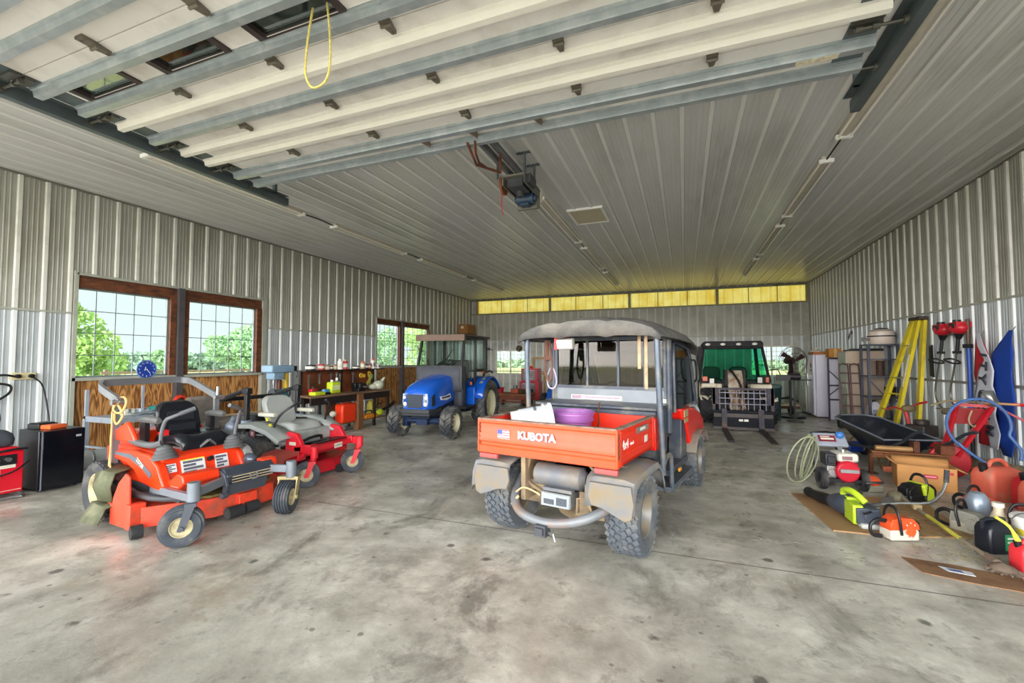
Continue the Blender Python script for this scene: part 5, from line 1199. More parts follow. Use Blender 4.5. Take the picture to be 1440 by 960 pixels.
b = B(); b.bx(-.17,.0,-.09,.1,.0,.06); b.bx(-.16,-.02,-.08,.09,.06,.07); ob('case', b, M_BLK, t, bev=.008)
b = B(); b.bx(0,.14,-.08,.1,.0,.05); ob('battery_pack', b, mat('tool_orange', '#d8602c', .4), t, bev=.01)
wl = thing('welder', 'red box welder with front dials, at the left edge of the picture', 'welder', (-7.05, 2.5, 0))
b = B(); b.bx(-.28,.17,-.22,.22,.05,.50); b.prism([(-.22,.50),(.22,.50),(.16,.55),(-.16,.55)], 'yz', -.28, .17); ob('case', b, mat('welder_red', '#d4142a', .3, 0, .04, coat=.2), wl, bev=.012)
b = B(); b.bx(.17,.178,-.18,.16,.36,.47); pn = ob('control_panel', b, M_BLK, wl)
b = B(); b.bx(.178,.182,-.16,.15,.325,.36); ob('name_strip', b, M_OFFW, wl)
for y in (-.1,0,.09):
    b = B(); b.cyl((.178,y,.42),(.2,y,.42),.025,n=12); ob('dial', b, M_CHROME, pn)
b = B(); b.bx(.17,.174,-.19,-.185,.08,.33); b.bx(.17,.174,.03,.035,.08,.33); b.bx(.17,.174,-.19,.2,.08,.085); ob('panel_seam', b, M_OFFW, wl)
b = B(); b.tube([(-.26,-.2,.02),(.24,-.2,.02),(.26,-.1,.02),(.26,.1,.02),(.24,.2,.02),(-.26,.2,.02)],.016,6,sub=2); b.bx(-.25,.15,-.21,-.19,.02,.06); b.bx(-.25,.15,.19,.21,.02,.06); ob('base_frame', b, M_STEEL, wl)
b = B(); b.tube([(.19,-.18,.3),(.24,-.1,.26),(.25,.1,.29),(.2,.25,.38)],.009,6,sub=4); b.tube([(.18,-.2,.44),(.23,-.1,.5),(.24,.1,.53),(.2,.23,.52)],.012,6,sub=4); ob('lead_cable', b, M_BLK, wl)
b = B(); b.loft([[(x*k+.0*z, y*k, z) for x,y in rrect(-.22,.15,-.2,.2,.08)] for z,k in ((.548,.8),(.56,.95),(.62,1),(.68,.92),(.72,.7),(.74,.3))]); o = tag(ob('cloth_bag', b, mat('bag_charcoal', '#3f434c', .8, 0, .15, 8, bump=.3, bs=20), ang=60, loc=(-7.07,2.48,.003)), 'dark grey cloth bag slumped on the red welder', 'bag')
# outlet and cords
t = thing('outlet_box', 'cream outlet box with black plugs on the left wall above the cube fridge', 'outlet', (-8.87, 3.45, 1.27))
b = B(); b.bx(-.03,.04,-.13,.13,-.05,.05); ob('box', b, mat('outlet_cream', '#cfc49a', .5), t, bev=.008)
for y in (-.07,.07):
    b = B(); b.cyl((.04,y,0),(.09,y,0),.03,n=10); ob('plug', b, M_BLK, t)
b = B(); b.tube([(-8.8,3.52,1.26),(-8.78,3.62,1.15),(-8.78,3.68,.9),(-8.75,3.72,.5),(-8.6,3.72,.03),(-8.4,3.6,.012)],.011,6,sub=5); tag(ob('power_cord', b, M_BLK), 'black power cord running down the left wall behind the cube fridge', 'cord')
b = B(); b.tube([(-8.8,3.38,1.26),(-8.8,3.2,1.29),(-8.8,2.95,1.2),(-8.8,2.9,1.0),(-8.8,3.1,.92),(-8.8,3.28,1.02),(-8.8,3.3,1.14),(-8.8,3.12,1.17),(-8.8,2.95,1.05),(-8.8,2.98,.92),(-8.8,3.2,.95)],.016,6,sub=5); tag(ob('coiled_cord', b, M_BLK), 'thick black cord looped on the left wall under the outlet box', 'cord')
b = B(); b.tube([(-8.8,3.15,.94),(-8.8,3.22,.7),(-8.8,3.18,.5),(-8.78,3.28,.3),(-8.7,3.2,.012)],.007,6,sub=5); tag(ob('thin_cord', b, M_BLK), 'thin black cord dangling to the floor at the far left', 'cord')
# duct
t = thing('steel_pipe', 'fat galvanised pipe lying on the floor behind the orange mower', 'pipe', (-7.66, 4.08, .125), 0)
b = B(); b.lathe([(.122,0),(.122,.9),(.116,.9),(.116,0)], (0,0,0), Vector((-.12,-1,0)), 24, close=True); ob('tube', b, mat('pipe_galv', '#b4b9ba', .4, .3, .1, 5), t)
b = B(); b.lathe([(.124,.35),(.128,.355),(.128,.375),(.124,.38)], (0,0,0), Vector((-.12,-1,0)), 24); ob('seam_band', b, M_STEEL, t)
b = B(); b.bx(-.45,.0,-.5,.1,0,.03); b.bx(-.4,.1,-.45,.05,.03,.055); tag(ob('board_offcuts', b, mat('grey_boards', '#8c8678', .8, 0, .2), loc=(-7.45,3.85,0.0)) if False else ob('scrap_plank', B().bx(-.3,.3,-.07,.07,0,.04), mat('grey_boards', '#8c8678', .8, 0, .2), loc=(-7.2,3.75,0), rot=(0,0,20)), 'grey scrap plank on the floor beside the cube fridge', 'plank')
# welding table
M_TBL = mat('table_blue_grey', '#a3acb9', .45, .2, .08, 5, dirt='#8b8b88', damt=.35, ds=5)
t = thing('metal_table', 'blue grey angle iron table cluttered with wires, below the near left window', 'table', (-8.0, 4.45, 0))
b = B(); b.bx(-.38,.38,-.48,.55,.62,.65); b.bx(-.4,.4,-.5,-.46,.58,.66); b.bx(-.4,.4,.53,.57,.58,.66); b.bx(.36,.4,-.5,.57,.58,.66); ob('tabletop', b, M_TBL, t)
for x in (-.38,.38):
    for y in (-.48,.55):
        b = B(); b.bx(x-.03,x+.03,y-.03,y+.03,0,.62); ob('leg', b, M_TBL, t)
b = B(); b.bx(.36,.39,-.48,.55,.34,.37); b.bx(-.38,.38,-.5,-.47,.2,.23); b.bx(.36,.39,-.48,.55,.10,.13); b.bx(.36,.39,-.05,-.0,.1,.6); b.bx(.36,.39,.2,.25,.1,.6); ob('stretcher', b, M_TBL, t)
b = B(); b.bx(-.4,-.36,-.5,-.46,.62,1.05); b.bx(-.4,-.37,.25,.28,.62,1.08); ob('rear_post', b, M_TBL, t)
b = B()
rn = random.Random(5)
for k in range(7):
    y0 = rn.uniform(-.3,.2); x0 = rn.uniform(-.2,.25)
    b.tube([(x0+rn.uniform(-.15,.15), y0+i*.12+rn.uniform(-.06,.06), .665+.02*abs(rn.gauss(0,1))) for i in range(5)], .009, 5, sub=3)
tag(ob('wire_tangle', b, mat('wire_grey', '#6f7a80', .5, 0, .3), loc=(-8.0,4.4,0)), 'tangle of grey wires lying on the metal table', 'wires', kind='stuff')
b = B(); b.sph((0,0,.05),(.13,.11,.06),12,8); b.sph((.08,.05,.07),(.07,.06,.05),10,6); tag(ob('teal_rag', b, mat('rag_teal', '#1f7d76', .85, 0, .15), loc=(-8.12,4.75,.648), ang=60), 'crumpled teal rag on the metal table', 'rag')
for i,(y,h,m,l) in enumerate(((4.35,.09,M_OFFW,'small white box at the near end of the metal table'),(4.55,.08,mat('box_blue_white','#b9c3cf',.5),'pale blue box beside the teal rag on the metal table'))):
    t2 = thing('small_box', l, 'box', (-8.1, y, .65), 10*i)
    b = B(); b.bx(-.06,.06,-.07,.07,0,h); ob('carton', b, m, t2, bev=.004)
    b = B(); b.bx(-.061,.061,-.02,.02,h*.3,h+.001); ob('tape_band', b, M_CHROME, t2)
# clock
ck = thing('wall_clock', 'round blue wall clock with white numerals leaning on the near left window sill', 'clock', (-8.865, 5.02, 1.335), rot=(0,90,0))
b = B(); b.lathe([(.001,0),(.16,0),(.165,.012),(.16,.026),(.148,.028),(.146,.018),(.001,.018)], (0,0,0), 'Z', 40); ob('case', b, mat('clock_rim', '#6f8fc0', .3, .3), ck)
b = B(); b.cyl((0,0,.0185),(0,0,.0205),.147,n=40); ob('dial', b, mat('clock_blue', '#1c3f9e', .4, 0, .04), ck)
for i in range(1,13):
    a = R(90-30*i); text('numeral', str(i), .042, M_WHITE, ck, fr((-.118*math.sin(a), .118*math.cos(a), .0215), (0,1,0), (-1,0,0)), .0005)
b = B(); b.bar((.02,-.03,.023),(-.045,-.035+.02,.023),.010,.003); b.bar((0,0,.0245),(.07,.055,.0245),.008,.003); b.cyl((0,0,.02),(0,0,.027),.009,n=10); ob('hand', b, M_WHITE, ck)
# red hose on the post
b = B()
for k in range(4):
    a = [(-.02*k, .16*math.cos(R(j*30))*(1-.06*k), .2*math.sin(R(j*30))*(1+.03*k)) for j in range(12)]
    b.tube(a, .02, 7, closed=True, sub=2)
tag(ob('red_hose', b, mat('hose_red', '#d23a22', .5, 0, .08), loc=(-8.72,5.55,.62)), 'coil of red hose hung on the plywood behind the black mower seat', 'hose')
# old bench seat
t = thing('vehicle_bench', 'dusty grey vehicle bench seat on the floor in front of the plywood', 'seat', (-8.45, 6.0, 0), 0)
M_BS = mat('seat_dusty', '#7d7770', .8, 0, .1, 5, dirt='#5f564c', damt=.4)
b = B(); b.prism([(-.3,.30),(-.22,.30),(-.08,.78),(-.12,.82),(-.24,.80),(-.36,.36)], 'xz', -.42, .2); ob('backrest', b, M_BS, t, bev=.03)
b = B(); b.bx(-.28,.25,-.42,.55,.22,.36); ob('cushion', b, M_BS, t, bev=.05)
b = B(); b.bx(-.28,.22,-.4,.52,.1,.22); ob('frame', b, M_RUST, t)
for x, y in ((-.24,-.36),(.18,-.36),(-.24,.48),(.18,.48)):
    b = B(); b.bx(x-.02,x+.02,y-.02,y+.02,0,.1); ob('leg', b, M_RUST, t)
b = B(); b.cyl((-8.55,6.25,.40),(-8.2,7.2,.42),.02,n=8); tag(ob('wooden_pole', b, mat('pole_wood', '#a88d68', .7, 0, .2)), 'pale wooden pole resting across the grey bench seat', 'pole')

# ------------------------------------------------------------------ drill press
dp = thing('drill_press', 'floor drill press with pale blue head, left of the workbench', 'drill press', (-8.2, 7.2, 0), 0)
M_DPB = mat('drill_blue', '#7f9fb8', .4, 0, .08, 5, dirt='#8d8f88', damt=.3)
b = B(); b.bx(-.16,.16,-.3,.28,1.23,1.39); b.bx(-.12,.12,-.22,.05,1.08,1.24); ob('head', b, M_DPB, dp, bev=.025)
b = B(); b.bx(-.1,.1,.26,.40,1.25,1.37); b.cyl((0,.40,1.31),(0,.46,1.31),.02,n=8); b.tube([(0,.44,1.3),(.05,.47,1.2),(.03,.45,1.1)],.01,6,sub=3); ob('motor', b, M_BLK, dp, bev=.01)
b = B(); b.cyl((0,.02,.04),(0,.02,1.25),.045,n=14); ob('column', b, mat('column_rust', '#6b3b2f', .5, .4, .2), dp)
b = B(); b.bx(-.06,.06,.15,.22,.86,1.22); ob('handle_guard', b, mat('guard_yellow', '#d2b13a', .5), dp, bev=.01)
b = B(); b.cyl((0,-.12,.98),(0,-.12,1.1),.035,n=12); b.cyl((0,-.12,.9),(0,-.12,.98),.018,n=10); b.tube([(.12,-.1,1.15),(.26,-.16,1.12)],.01,6); b.tube([(.12,-.1,1.15),(.2,-.02,1.05)],.01,6); ob('chuck', b, M_STEEL, dp)
b = B(); b.cyl((0,-.12,.70),(0,-.12,.73),.17,n=24); b.bx(-.05,.05,-.1,.05,.66,.72); ob('table', b, M_STEEL, dp)
b = B(); b.bx(-.2,.2,-.3,.22,0,.04); ob('base', b, M_STEEL, dp, bev=.01)

# ------------------------------------------------------------------ workbench
wb = thing('workbench', 'long dark workbench with brown pegboard back and a shelf of cans on top', 'workbench', (-6.88, 7.77, 0))
M_BT = mat('bench_top', '#8a6b50', .6, 0, .2, 6, dirt='#4b382b', damt=.5, ds=5, stretch=(1,.2,1)); M_BD = mat('bench_dark', '#241b18', .6, 0, .2)
b = B(); b.prism([(-.24,-1.05),(.28,-1.26),(.28,1.26),(-.24,1.26)], 'xy', .765, .80); ob('top', b, M_BT, wb, bev=.004)
b = B(); b.bx(.2,.24,-1.2,1.24,.62,.765); b.bx(-.24,-.2,-1.0,1.24,.62,.765); ob('apron', b, M_BD, wb)
b = B(); b.bx(.17,.30,.07,.23,0,.765); ob('leg', b, mat('post_brown', '#7a5232', .65, 0, .15), wb)
for x, y in ((.2,-.95),(-.2,-.95),(-.2,.35),(.2,.72),(.2,1.21),(-.2,1.21)):
    b = B(); b.bx(x-.025,x+.025,y-.025,y+.025,0,.765); ob('leg', b, M_BD, wb)
b = B(); b.bx(-.22,.2,-.95,1.22,.15,.175); ob('lower_shelf', b, M_BT, wb)
b = B(); b.bx(-.18,-.14,-.42,-.12,.175,.60); ob('divider', b, mat('divider_brown', '#6e4a30', .7), wb)
def pegb():
    m = mat('pegboard', '#7c3f1d', .6, 0, .2, 3, dirt='#3f1d10', damt=.5, ds=2)
    return m
b = B(); b.bx(-.24,-.22,-1.0,1.2,.80,1.27); ob('pegboard', b, pegb(), wb)
b = B(); b.bx(-.25,-.20,-1.04,-.99,.80,1.27); b.bx(-.25,-.20,.08,.13,.80,1.27); b.bx(-.25,-.20,1.16,1.21,.80,1.27); ob('pegboard_frame', b, M_BD, wb)
b = B(); b.bx(-.28,-.04,-1.06,1.42,1.27,1.295); ob('top_shelf', b, M_BD, wb)
b = B(); rn = random.Random(3)
SH = 1.295; shx = -6.88-.15
def can(name, label, cat, y, r, h, m, cap=None, x=shx, z=SH, grp=None, neck=None):
    t = thing(name, label, cat, (x, y, z), 0, grp)
    b = B(); b.lathe([(.001,0),(r,0),(r,h*.9),(r*.9,h*.96),(r*(neck or .6),h)] + [(.001,h)], n=18); ob('body', b, m, t)
    if cap: b = B(); b.cyl((0,0,h),(0,0,h*1.2),r*(neck or .6),n=14); ob('cap', b, cap, t)
    b = B(); b.lathe([(r+.001,h*.25),(r+.001,h*.7)], n=18); ob('label_band', b, M_OFFW if m is not M_OFFW else M_STEEL, t)
    return t
m_red = mat('can_red', '#b8252c', .35); m_tan = mat('can_tan', '#c3a076', .4); m_dark = mat('can_dark', '#3a2c2a', .4)
yy = lambda px: 6.8 + (px-424)*(9.2-6.8)/(534-424)
for a in ((430,'black tub at the left end of the workbench top shelf',.10,.11,M_BLK,None,'tub'),(443,'white and red paint can left of the small tan jars',.07,.12,m_red,None,'can'),(451,'small tan jar behind the paint can on the top shelf',.045,.09,m_tan,m_dark,'jar'),(456,'small dark jar between two tan jars on the top shelf',.045,.08,m_dark,m_tan,'jar'),(461,'small tan jar left of the tall white spray can',.045,.09,m_tan,m_dark,'jar'),(468,'tall white spray can on the top shelf of the workbench',.055,.19,M_WHITE,M_OFFW,'spray can'),(475,'tall red spray can beside the white one on the top shelf',.055,.18,m_red,m_tan,'spray can'),(491,'low black canister alone in the middle of the top shelf',.08,.07,M_BLK,None,'canister'),(502,'tan spray can right of the middle of the top shelf',.055,.15,m_tan,m_red,'spray can'),(508,'dark jar between the tan can and the red jar',.045,.11,m_dark,None,'jar'),(512.5,'short red jar near the right end of the top shelf',.045,.11,m_red,None,'jar'),(518.5,'tall bottle with a red top near the right end of the top shelf',.06,.2,M_OFFW,m_red,'bottle'),(527,'white cup at the right end of the top shelf',.065,.12,M_OFFW,None,'cup')):
    px, lb, r, h, m, cp, cat = a
    can('bottle' if cat in ('bottle','jar') else cat.replace(' ','_'), lb, cat, yy(px), r, h, m, cp, grp='cans and jars on the workbench shelf', neck=.45 if cat=='bottle' else None)
# hung tools on the pegboard
for i, (px, z0, L, m) in enumerate(((430,.92,.25,M_STEEL),(443,1.0,.2,M_STEEL),(458,.9,.28,M_STEEL),(465,.9,.3,M_CHROME),(470,.95,.22,M_CHROME),(489,.95,.24,M_STEEL))):
    t = thing('hand_tool', ['long grey wrench hung leftmost on the pegboard','short wrench hung second from left on the pegboard','grey bar tool hung left of the two bright tools','bright chrome wrench hung in the middle of the pegboard','bright chrome spanner right beside the middle one','grey tool hung right of the pegboard\'s middle frame'][i], 'tool', (-7.095, yy(px)+.02, z0), 0, 'tools hung on the pegboard')
    b = B(); b.bx(-.006,.012,-.014,.014,0,L); ob('shank', b, m, t); b = B(); b.lathe([(.018,-.008),(.035,-.008),(.035,.008),(.018,.008)], (.003,0,L), 'X', 14, close=True); ob('jaw', b, m, t)
for i,(px,z,r) in enumerate(((501,1.14,.06),(506,1.13,.045),(514.5,1.18,.055))):
    b = B(); b.ring((0,0,0), r*.7, r*.3, 'X', 20, 8); tag(ob('tape_roll', b, mat('tape_yellow', '#d5b02f', .5), loc=(-7.08, yy(px)+.02, z)), ['large yellow tape roll hung on the pegboard','smaller yellow tape roll beside the large one','yellow tape roll hung above the green cloth'][i], 'tape roll', 'yellow tape rolls on the pegboard')
# bench items
BZ = .80
yb = lambda px: 6.6 + (px-436)*(9.15-6.6)/(551-436)
def simple(name, label, cat, loc, parts, rz=0, grp=None):
    t = thing(name, label, cat, loc, rz, grp)
    for nm, bb, m, bv in parts: ob(nm, bb, m, t, bev=bv)
    return t
m_lime = mat('lime', '#c3d82e', .4); m_lb = mat('light_blue', '#4f93c4', .4)
simple('tool_case', 'lime green flat tool case on the left end of the workbench', 'case', (-6.8, yb(449), BZ), [('shell', B().bx(-.08,.08,-.14,.14,0,.07), m_lime, .015), ('handle', B().tube([(-.0,-.05,.07),(0,-.04,.10),(0,.04,.10),(0,.05,.07)],.01,6), m_dark, 0)])
simple('sander', 'light blue hand sander right of the lime tool case', 'sander', (-6.8, yb(459), BZ), [('base', B().bx(-.06,.06,-.09,.09,0,.04), M_BLK, .005), ('grip', B().bx(-.04,.04,-.08,.08,.04,.11), m_lb, .02)])
simple('oil_can', 'small red tin standing behind the lime tool case', 'tin', (-6.98, yb(452), BZ), [('body', B().bx(-.05,.05,-.08,.08,0,.12), m_red, .01), ('spout', B().cyl((0,0,.12),(0,0,.16),.02,n=10), m_dark, 0)])
simple('jug', 'lime green jug with pale label standing on the workbench', 'jug', (-6.93, yb(475), BZ), [('body', B().bx(-.08,.08,-.13,.13,0,.24), m_lime, .025), ('cap', B().cyl((0,-.05,.24),(0,-.05,.28),.03,n=12), M_WHITE, 0), ('label', B().bx(.0,.083,-.09,.09,.07,.17), mat('pale_label', '#dfe6b8', .5), 0)])
simple('spray_bottle', 'grey bottle right of the lime jug on the workbench', 'bottle', (-6.99, yb(482), BZ), [('body', B().cyl((0,0,0),(0,0,.26),.05,n=14), mat('bottle_grey', '#6d7f88', .4), .01), ('cap', B().cyl((0,0,.26),(0,0,.32),.025,n=10), M_WHITE, 0)])
simple('bench_vise', 'black bench vise bolted near the middle of the workbench', 'vise', (-6.85, yb(506), BZ), [('base', B().bx(-.1,.1,-.12,.12,0,.06), M_BLK, .01), ('fixed_jaw', B().bx(-.12,.0,-.11,.11,.06,.19), M_BLK, .015), ('sliding_jaw', B().bx(.05,.13,-.11,.11,.06,.18), M_BLK, .015), ('screw', B().cyl((.1,0,.1),(.22,0,.1),.018,n=10).cyl((.21,-.12,.1),(.21,.12,.1),.008,n=8), M_STEEL, 0)])
b = B(); b.grid([[(0,.05*math.sin(k*1.3)+j*.03-.06, -k*.05+.01*j) for j in range(6)] for k in range(6)]); tag(ob('green_cloth', b, mat('cloth_green', '#a5a54a', .8), sol=.01, loc=(-7.05, yy(514), 1.13)), 'yellow green cloth hanging on the right part of the pegboard', 'cloth')
b = B(); b.sph((0,0,.1),(.12,.16,.11),14,10); b.sph((-.02,-.16,.07),(.09,.14,.07),12,8); b.cyl((0,.1,.16),(.03,.2,.28),.05,.02,n=10); tag(ob('plastic_sack', b, mat('sack_white', '#c9cdb9', .5, 0, .2, 5, bump=.3, bs=20), ang=70, loc=(-6.85, yb(537), BZ)), 'crumpled white plastic sack at the right end of the workbench', 'sack')
gr = simple('bench_grinder', 'teal bench grinder on its stand at the left end of the workbench', 'grinder', (-7.2, 6.35, 0), [('stand', B().bx(-.15,.15,-.2,.2,.70,.73).bx(-.04,.04,-.04,.04,.03,.7).bx(-.15,.15,-.15,.15,0,.03), M_STEEL, 0), ('motor', B().cyl((0,-.11,.86),(0,.11,.86),.085,n=18).bx(-.06,.06,-.08,.08,.73,.8), mat('grinder_teal', '#2f6e73', .4), .008), ('wheel_guard', B().cyl((0,.12,.86),(0,.18,.86),.10,n=20).cyl((0,-.18,.86),(0,-.12,.86),.10,n=20), mat('guard_grey', '#4d535a', .45, .3), .005)])
jc = simple('jerry_can', 'tall orange red jerry can on the lower shelf of the workbench', 'fuel can', (-6.74, 7.62, .176), [('body', B().bx(-.11,.11,-.21,.21,0,.40), mat('can_orange_red', '#ee3a14', .4, 0, .04), .035), ('handle', B().tube([(0,-.1,.39),(0,-.08,.43),(0,.08,.43),(0,.1,.39)],.016,8,sub=2), mat('can_orange_red', '#e23a1c'), 0), ('cap', B().cyl((0,.14,.38),(0,.14,.42),.03,n=10), M_BLK, 0)])
simple('trigger_sprayer', 'grey trigger sprayer with white head on the lower shelf left of the jerry can', 'sprayer', (-6.78, 7.15, .176), [('body', B().box((0,0,.1),(.12,.2,.16),(0,20,0)), mat('sprayer_grey', '#7d8590', .5), .02), ('head', B().sph((.05,.1,.22),(.06,.08,.06),12,8), M_OFFW, 0), ('hose', B().tube([(0,-.1,.15),(.1,-.25,.2),(.13,-.35,.1),(.1,-.42,.012)],.012,6,sub=3), M_BLK, 0)])
simple('orange_power_tool', 'orange tool on the lower shelf right of the wooden bench post', 'tool', (-6.76, 8.38, .176), [('body', B().bx(-.1,.1,-.22,.22,0,.1), mat('tool_amber', '#e08a1c', .4), .03), ('grip', B().tube([(0,-.12,.1),(0,-.1,.16),(0,.1,.16),(0,.12,.1)],.014,6,sub=2), M_BLK, 0)])
simple('yard_tool', 'lime and black yard tool lying under the right end of the workbench', 'yard tool', (-6.72, 8.72, .176), [('motor', B().sph((0,0,.10),(.08,.13,.08),14,10), m_lime, 0), ('tube', B().tube([(0,.12,.14),(.05,.3,.2),(.05,.5,.30)],.04,8,sub=2), M_BLK, 0), ('grip', B().tube([(0,-.1,.2),(0,-.05,.3),(0,.08,.28)],.016,6,sub=2), M_BLK, 0)])
simple('yellow_sack', 'yellow sack standing under the far right end of the workbench', 'sack', (-6.95, 8.75, .176), [('body', B().loft([[(x*k,y*k,z) for x,y in rrect(-.09,.09,-.12,.12,.05)] for z,k in ((0,.9),(.1,1),(.28,.95),(.34,.6),(.38,.75))]), mat('sack_yellow', '#c9bd4b', .7, 0, .2), 0), ('print_panel', B().bx(.088,.092,-.07,.07,.08,.24), M_OFFW, 0)])
# ------------------------------------------------------------------ back wall things
t = thing('wall_shelf', 'small bracket shelf high in the far left corner under the cardboard box', 'shelf', (-8.6, 17.0, 2.58))
b = B(); b.bx(-.3,.25,-.55,.4,0,.03); ob('board', b, M_WOOD, t)
for y in (-.45,.3):
    b = B(); b.prism([(-.3,0),(.1,0),(-.3,-.25)], 'xz', y-.015, y+.015); ob('bracket', b, M_POSTD, t)
M_CARD = mat('cardboard', '#b98652', .75, 0, .07, 4)
t = thing('cardboard_box', 'brown cardboard box on the high shelf in the far left corner', 'box', (-8.6, 16.95, 2.61))
b = B(); b.bx(-.22,.24,-.42,.3,0,.38); ob('carton', b, mat('card_brown', '#9a6a38', .75, 0, .08), t, bev=.006)
b = B(); b.bx(-.06,.06,-.425,-.42,.2,.3); ob('label', b, M_OFFW, t)
tc_ = thing('tool_chest', 'tall red two tier tool chest with grey drawers near the back wall', 'tool chest', (-5.14, 15.2, 0))
M_TR = mat('chest_red', '#b5162a', .3, 0, .05, coat=.2); M_DRW = mat('drawer_grey', '#5f6a6e', .4, .2, .08)
b = B(); b.bx(-.36,.36,-.22,.25,.1,.72); b.bx(-.30,.32,-.2,.25,.74,1.2); b.bx(-.36,.36,-.23,.25,.70,.74); ob('case', b, M_TR, tc_, bev=.012)
for i in range(5):
    b = B(); b.bx(-.28,.24,-.235,-.2,.15+i*.11,.24+i*.11); d = ob('drawer', b, M_DRW, tc_, bev=.004)
    b = B(); b.bx(-.2,.18,-.25,-.235,.215+i*.11,.23+i*.11); ob('pull', b, M_CHROME, d)
for i in range(5):
    b = B(); b.bx(-.25,.22,-.215,-.18,.78+i*.075,.845+i*.075); d = ob('drawer', b, M_DRW, tc_, bev=.004)
    b = B(); b.bx(-.18,.15,-.228,-.215,.825+i*.075,.838+i*.075); ob('pull', b, M_CHROME, d)
for x in (-.3,.3):
    for y in (-.15,.18):
        b = B(); b.cyl((x-.02,y,.05),(x+.02,y,.05),.05,n=12); b.bx(x-.015,x+.015,y-.02,y+.02,.05,.1); ob('castor', b, M_BLK, tc_)
simple('red_hat', 'red peaked hat lying on top of the tall red tool chest', 'hat', (-5.15, 15.2, 1.2), [('crown', B().lathe([(.09,0),(.09,.03),(.06,.08),(.001,.1)], n=16), M_RED, 0), ('brim', B().prism([(-.09,-.02),(.09,-.02),(.06,-.16),(-.06,-.16)],'xy',0,.012), M_RED, 0)])
t = thing('wooden_trestle', 'tall narrow wooden frame leaning on the back wall behind the red tool chest', 'trestle', (-5.6, 17.55, 0), rot=(-4,0,0))
for nm, q in (('stile',(-.28,-.2)),('stile',(.2,.28))):
    b = B(); b.bx(q[0],q[1],-.03,.03,0,1.62); ob(nm, b, mat('pine', '#b08d5c', .65, 0, .15), t)
for z in (1.54,.9):
    b = B(); b.bx(-.2,.2,-.025,.025,z,z+.08); ob('rail', b, MATS['pine'], t)
t = thing('wooden_platform', 'low rusty brown wheeled wooden platform left of the red tool chest', 'platform', (-5.35, 13.95, 0))
b = B()
for i in range(6): b.bx(-.6,.65,-.45+i*.15,-.31+i*.15,.36,.40)
ob('deck', b, mat('deck_wood', '#8a5c38', .75, 0, .25, 5), t)
b = B(); b.bx(-.6,.65,-.42,-.38,.2,.36); b.bx(-.6,.65,.38,.42,.2,.36); b.bx(-.6,.7,-.46,-.42,.12,.18); ob('frame', b, mat('frame_rustred', '#7a3d26', .7, 0, .25), t)
for x in (-.5,.5):
    for y in (-.38,.38):
        b = B(); b.cyl((x-.04,y,.1),(x+.04,y,.1),.1,n=16); ob('wheel', b, M_RUBD, t)
simple('red_bucket', 'small red bucket standing on the rusty wooden platform', 'bucket', (-5.75, 13.85, .40), [('body', B().lathe([(.001,0),(.09,0),(.12,.18),(.115,.18),(.085,.01),(.001,.01)], n=18), m_red, 0), ('rim', B().ring((0,0,.18),.118,.008,'Z',18,6), m_red, 0)])
simple('engine_block', 'orange red small engine on the rusty wooden platform', 'engine', (-5.2, 13.8, .40), [('block', B().bx(-.14,.14,-.12,.12,0,.16), mat('engine_orange', '#a5482a', .6, 0, .2), .02), ('cylinder', B().cyl((0,0,.16),(0,0,.26),.08,n=14), M_STEEL, 0), ('shaft', B().cyl((.1,0,.08),(.26,0,.08),.025,n=10), M_STEEL, 0)])
simple('tarp_bundle', 'dark green tarp bundle at the right end of the wooden platform', 'tarp', (-4.85, 13.9, .40), [('roll', B().tube([(-.15,-.2,.07),(0,0,.08),(.1,.25,.07)],[.06,.08,.06],8,sub=3), mat('tarp_olive', '#4c4a32', .85), 0), ('strap', B().ring((0,0,.08),.08,.008,Vector((.4,.9,0)),14,5), M_BLK, 0)])
# blue garden tractor
gt = thing('garden_tractor', 'small blue tractor mostly hidden behind the orange utility vehicle', 'tractor', (-3.6, 13.6, 0), 175)
b = B(); b.loft([hsec(-.6,.30,.25,.80,.68), hsec(0,.31,.25,.78,.66), hsec(.35,.30,.22,.72,.6), hsec(.55,.26,.22,.60,.5)]); hd = ob('hood', b, M_BLUE, gt, ang=50)
b = B(); b.bx(.05,.22,.56,.58,.2,.32); b.bx(.06,.21,.545,.585,.19,.33); ob('plate', b, M_OFFW, gt)
b = B(); b.bx(-.2,.2,-1.3,.4,.2,.45); ob('chassis', b, M_BLK, gt)
for s in (1,-1):
    wheel(gt, (s*.48,.2,.24), .24, .16, .13, 'lug', M_RUBD, M_TCR, 14, out=s); wheel(gt, (s*.52,-1.0,.36), .36, .24, .2, 'lug', M_RUBD, M_TCR, 16, out=s)
b = B(); b.bx(-.2,.2,-1.2,-.8,.62,.7); b.bx(-.2,.2,-1.28,-1.2,.66,1.0); b.bx(-.15,.15,-1.1,-.85,.4,.62); ob('seat', b, M_BLK, gt, bev=.03)
b = B(); b.ring((0,-.62,.98),.16,.012,Vector((0,-.4,1)),20,6); b.cyl((0,-.5,.75),(0,-.62,.98),.018,n=8); ob('steering_wheel', b, M_BLK, gt)
b = B(); b.sph((.15,-.2,.86),(.12,.12,.1),10,8); ob('air_cleaner', b, mat('rusty_orange', '#b04b2a', .5, 0, .2), gt)
b = B(); b.tube([(.0,-.3,.8),(.1,-.1,.9),(-.1,.05,.82),(-.2,-.1,.95)],.02,6,sub=3); ob('exhaust', b, M_BLK, gt)
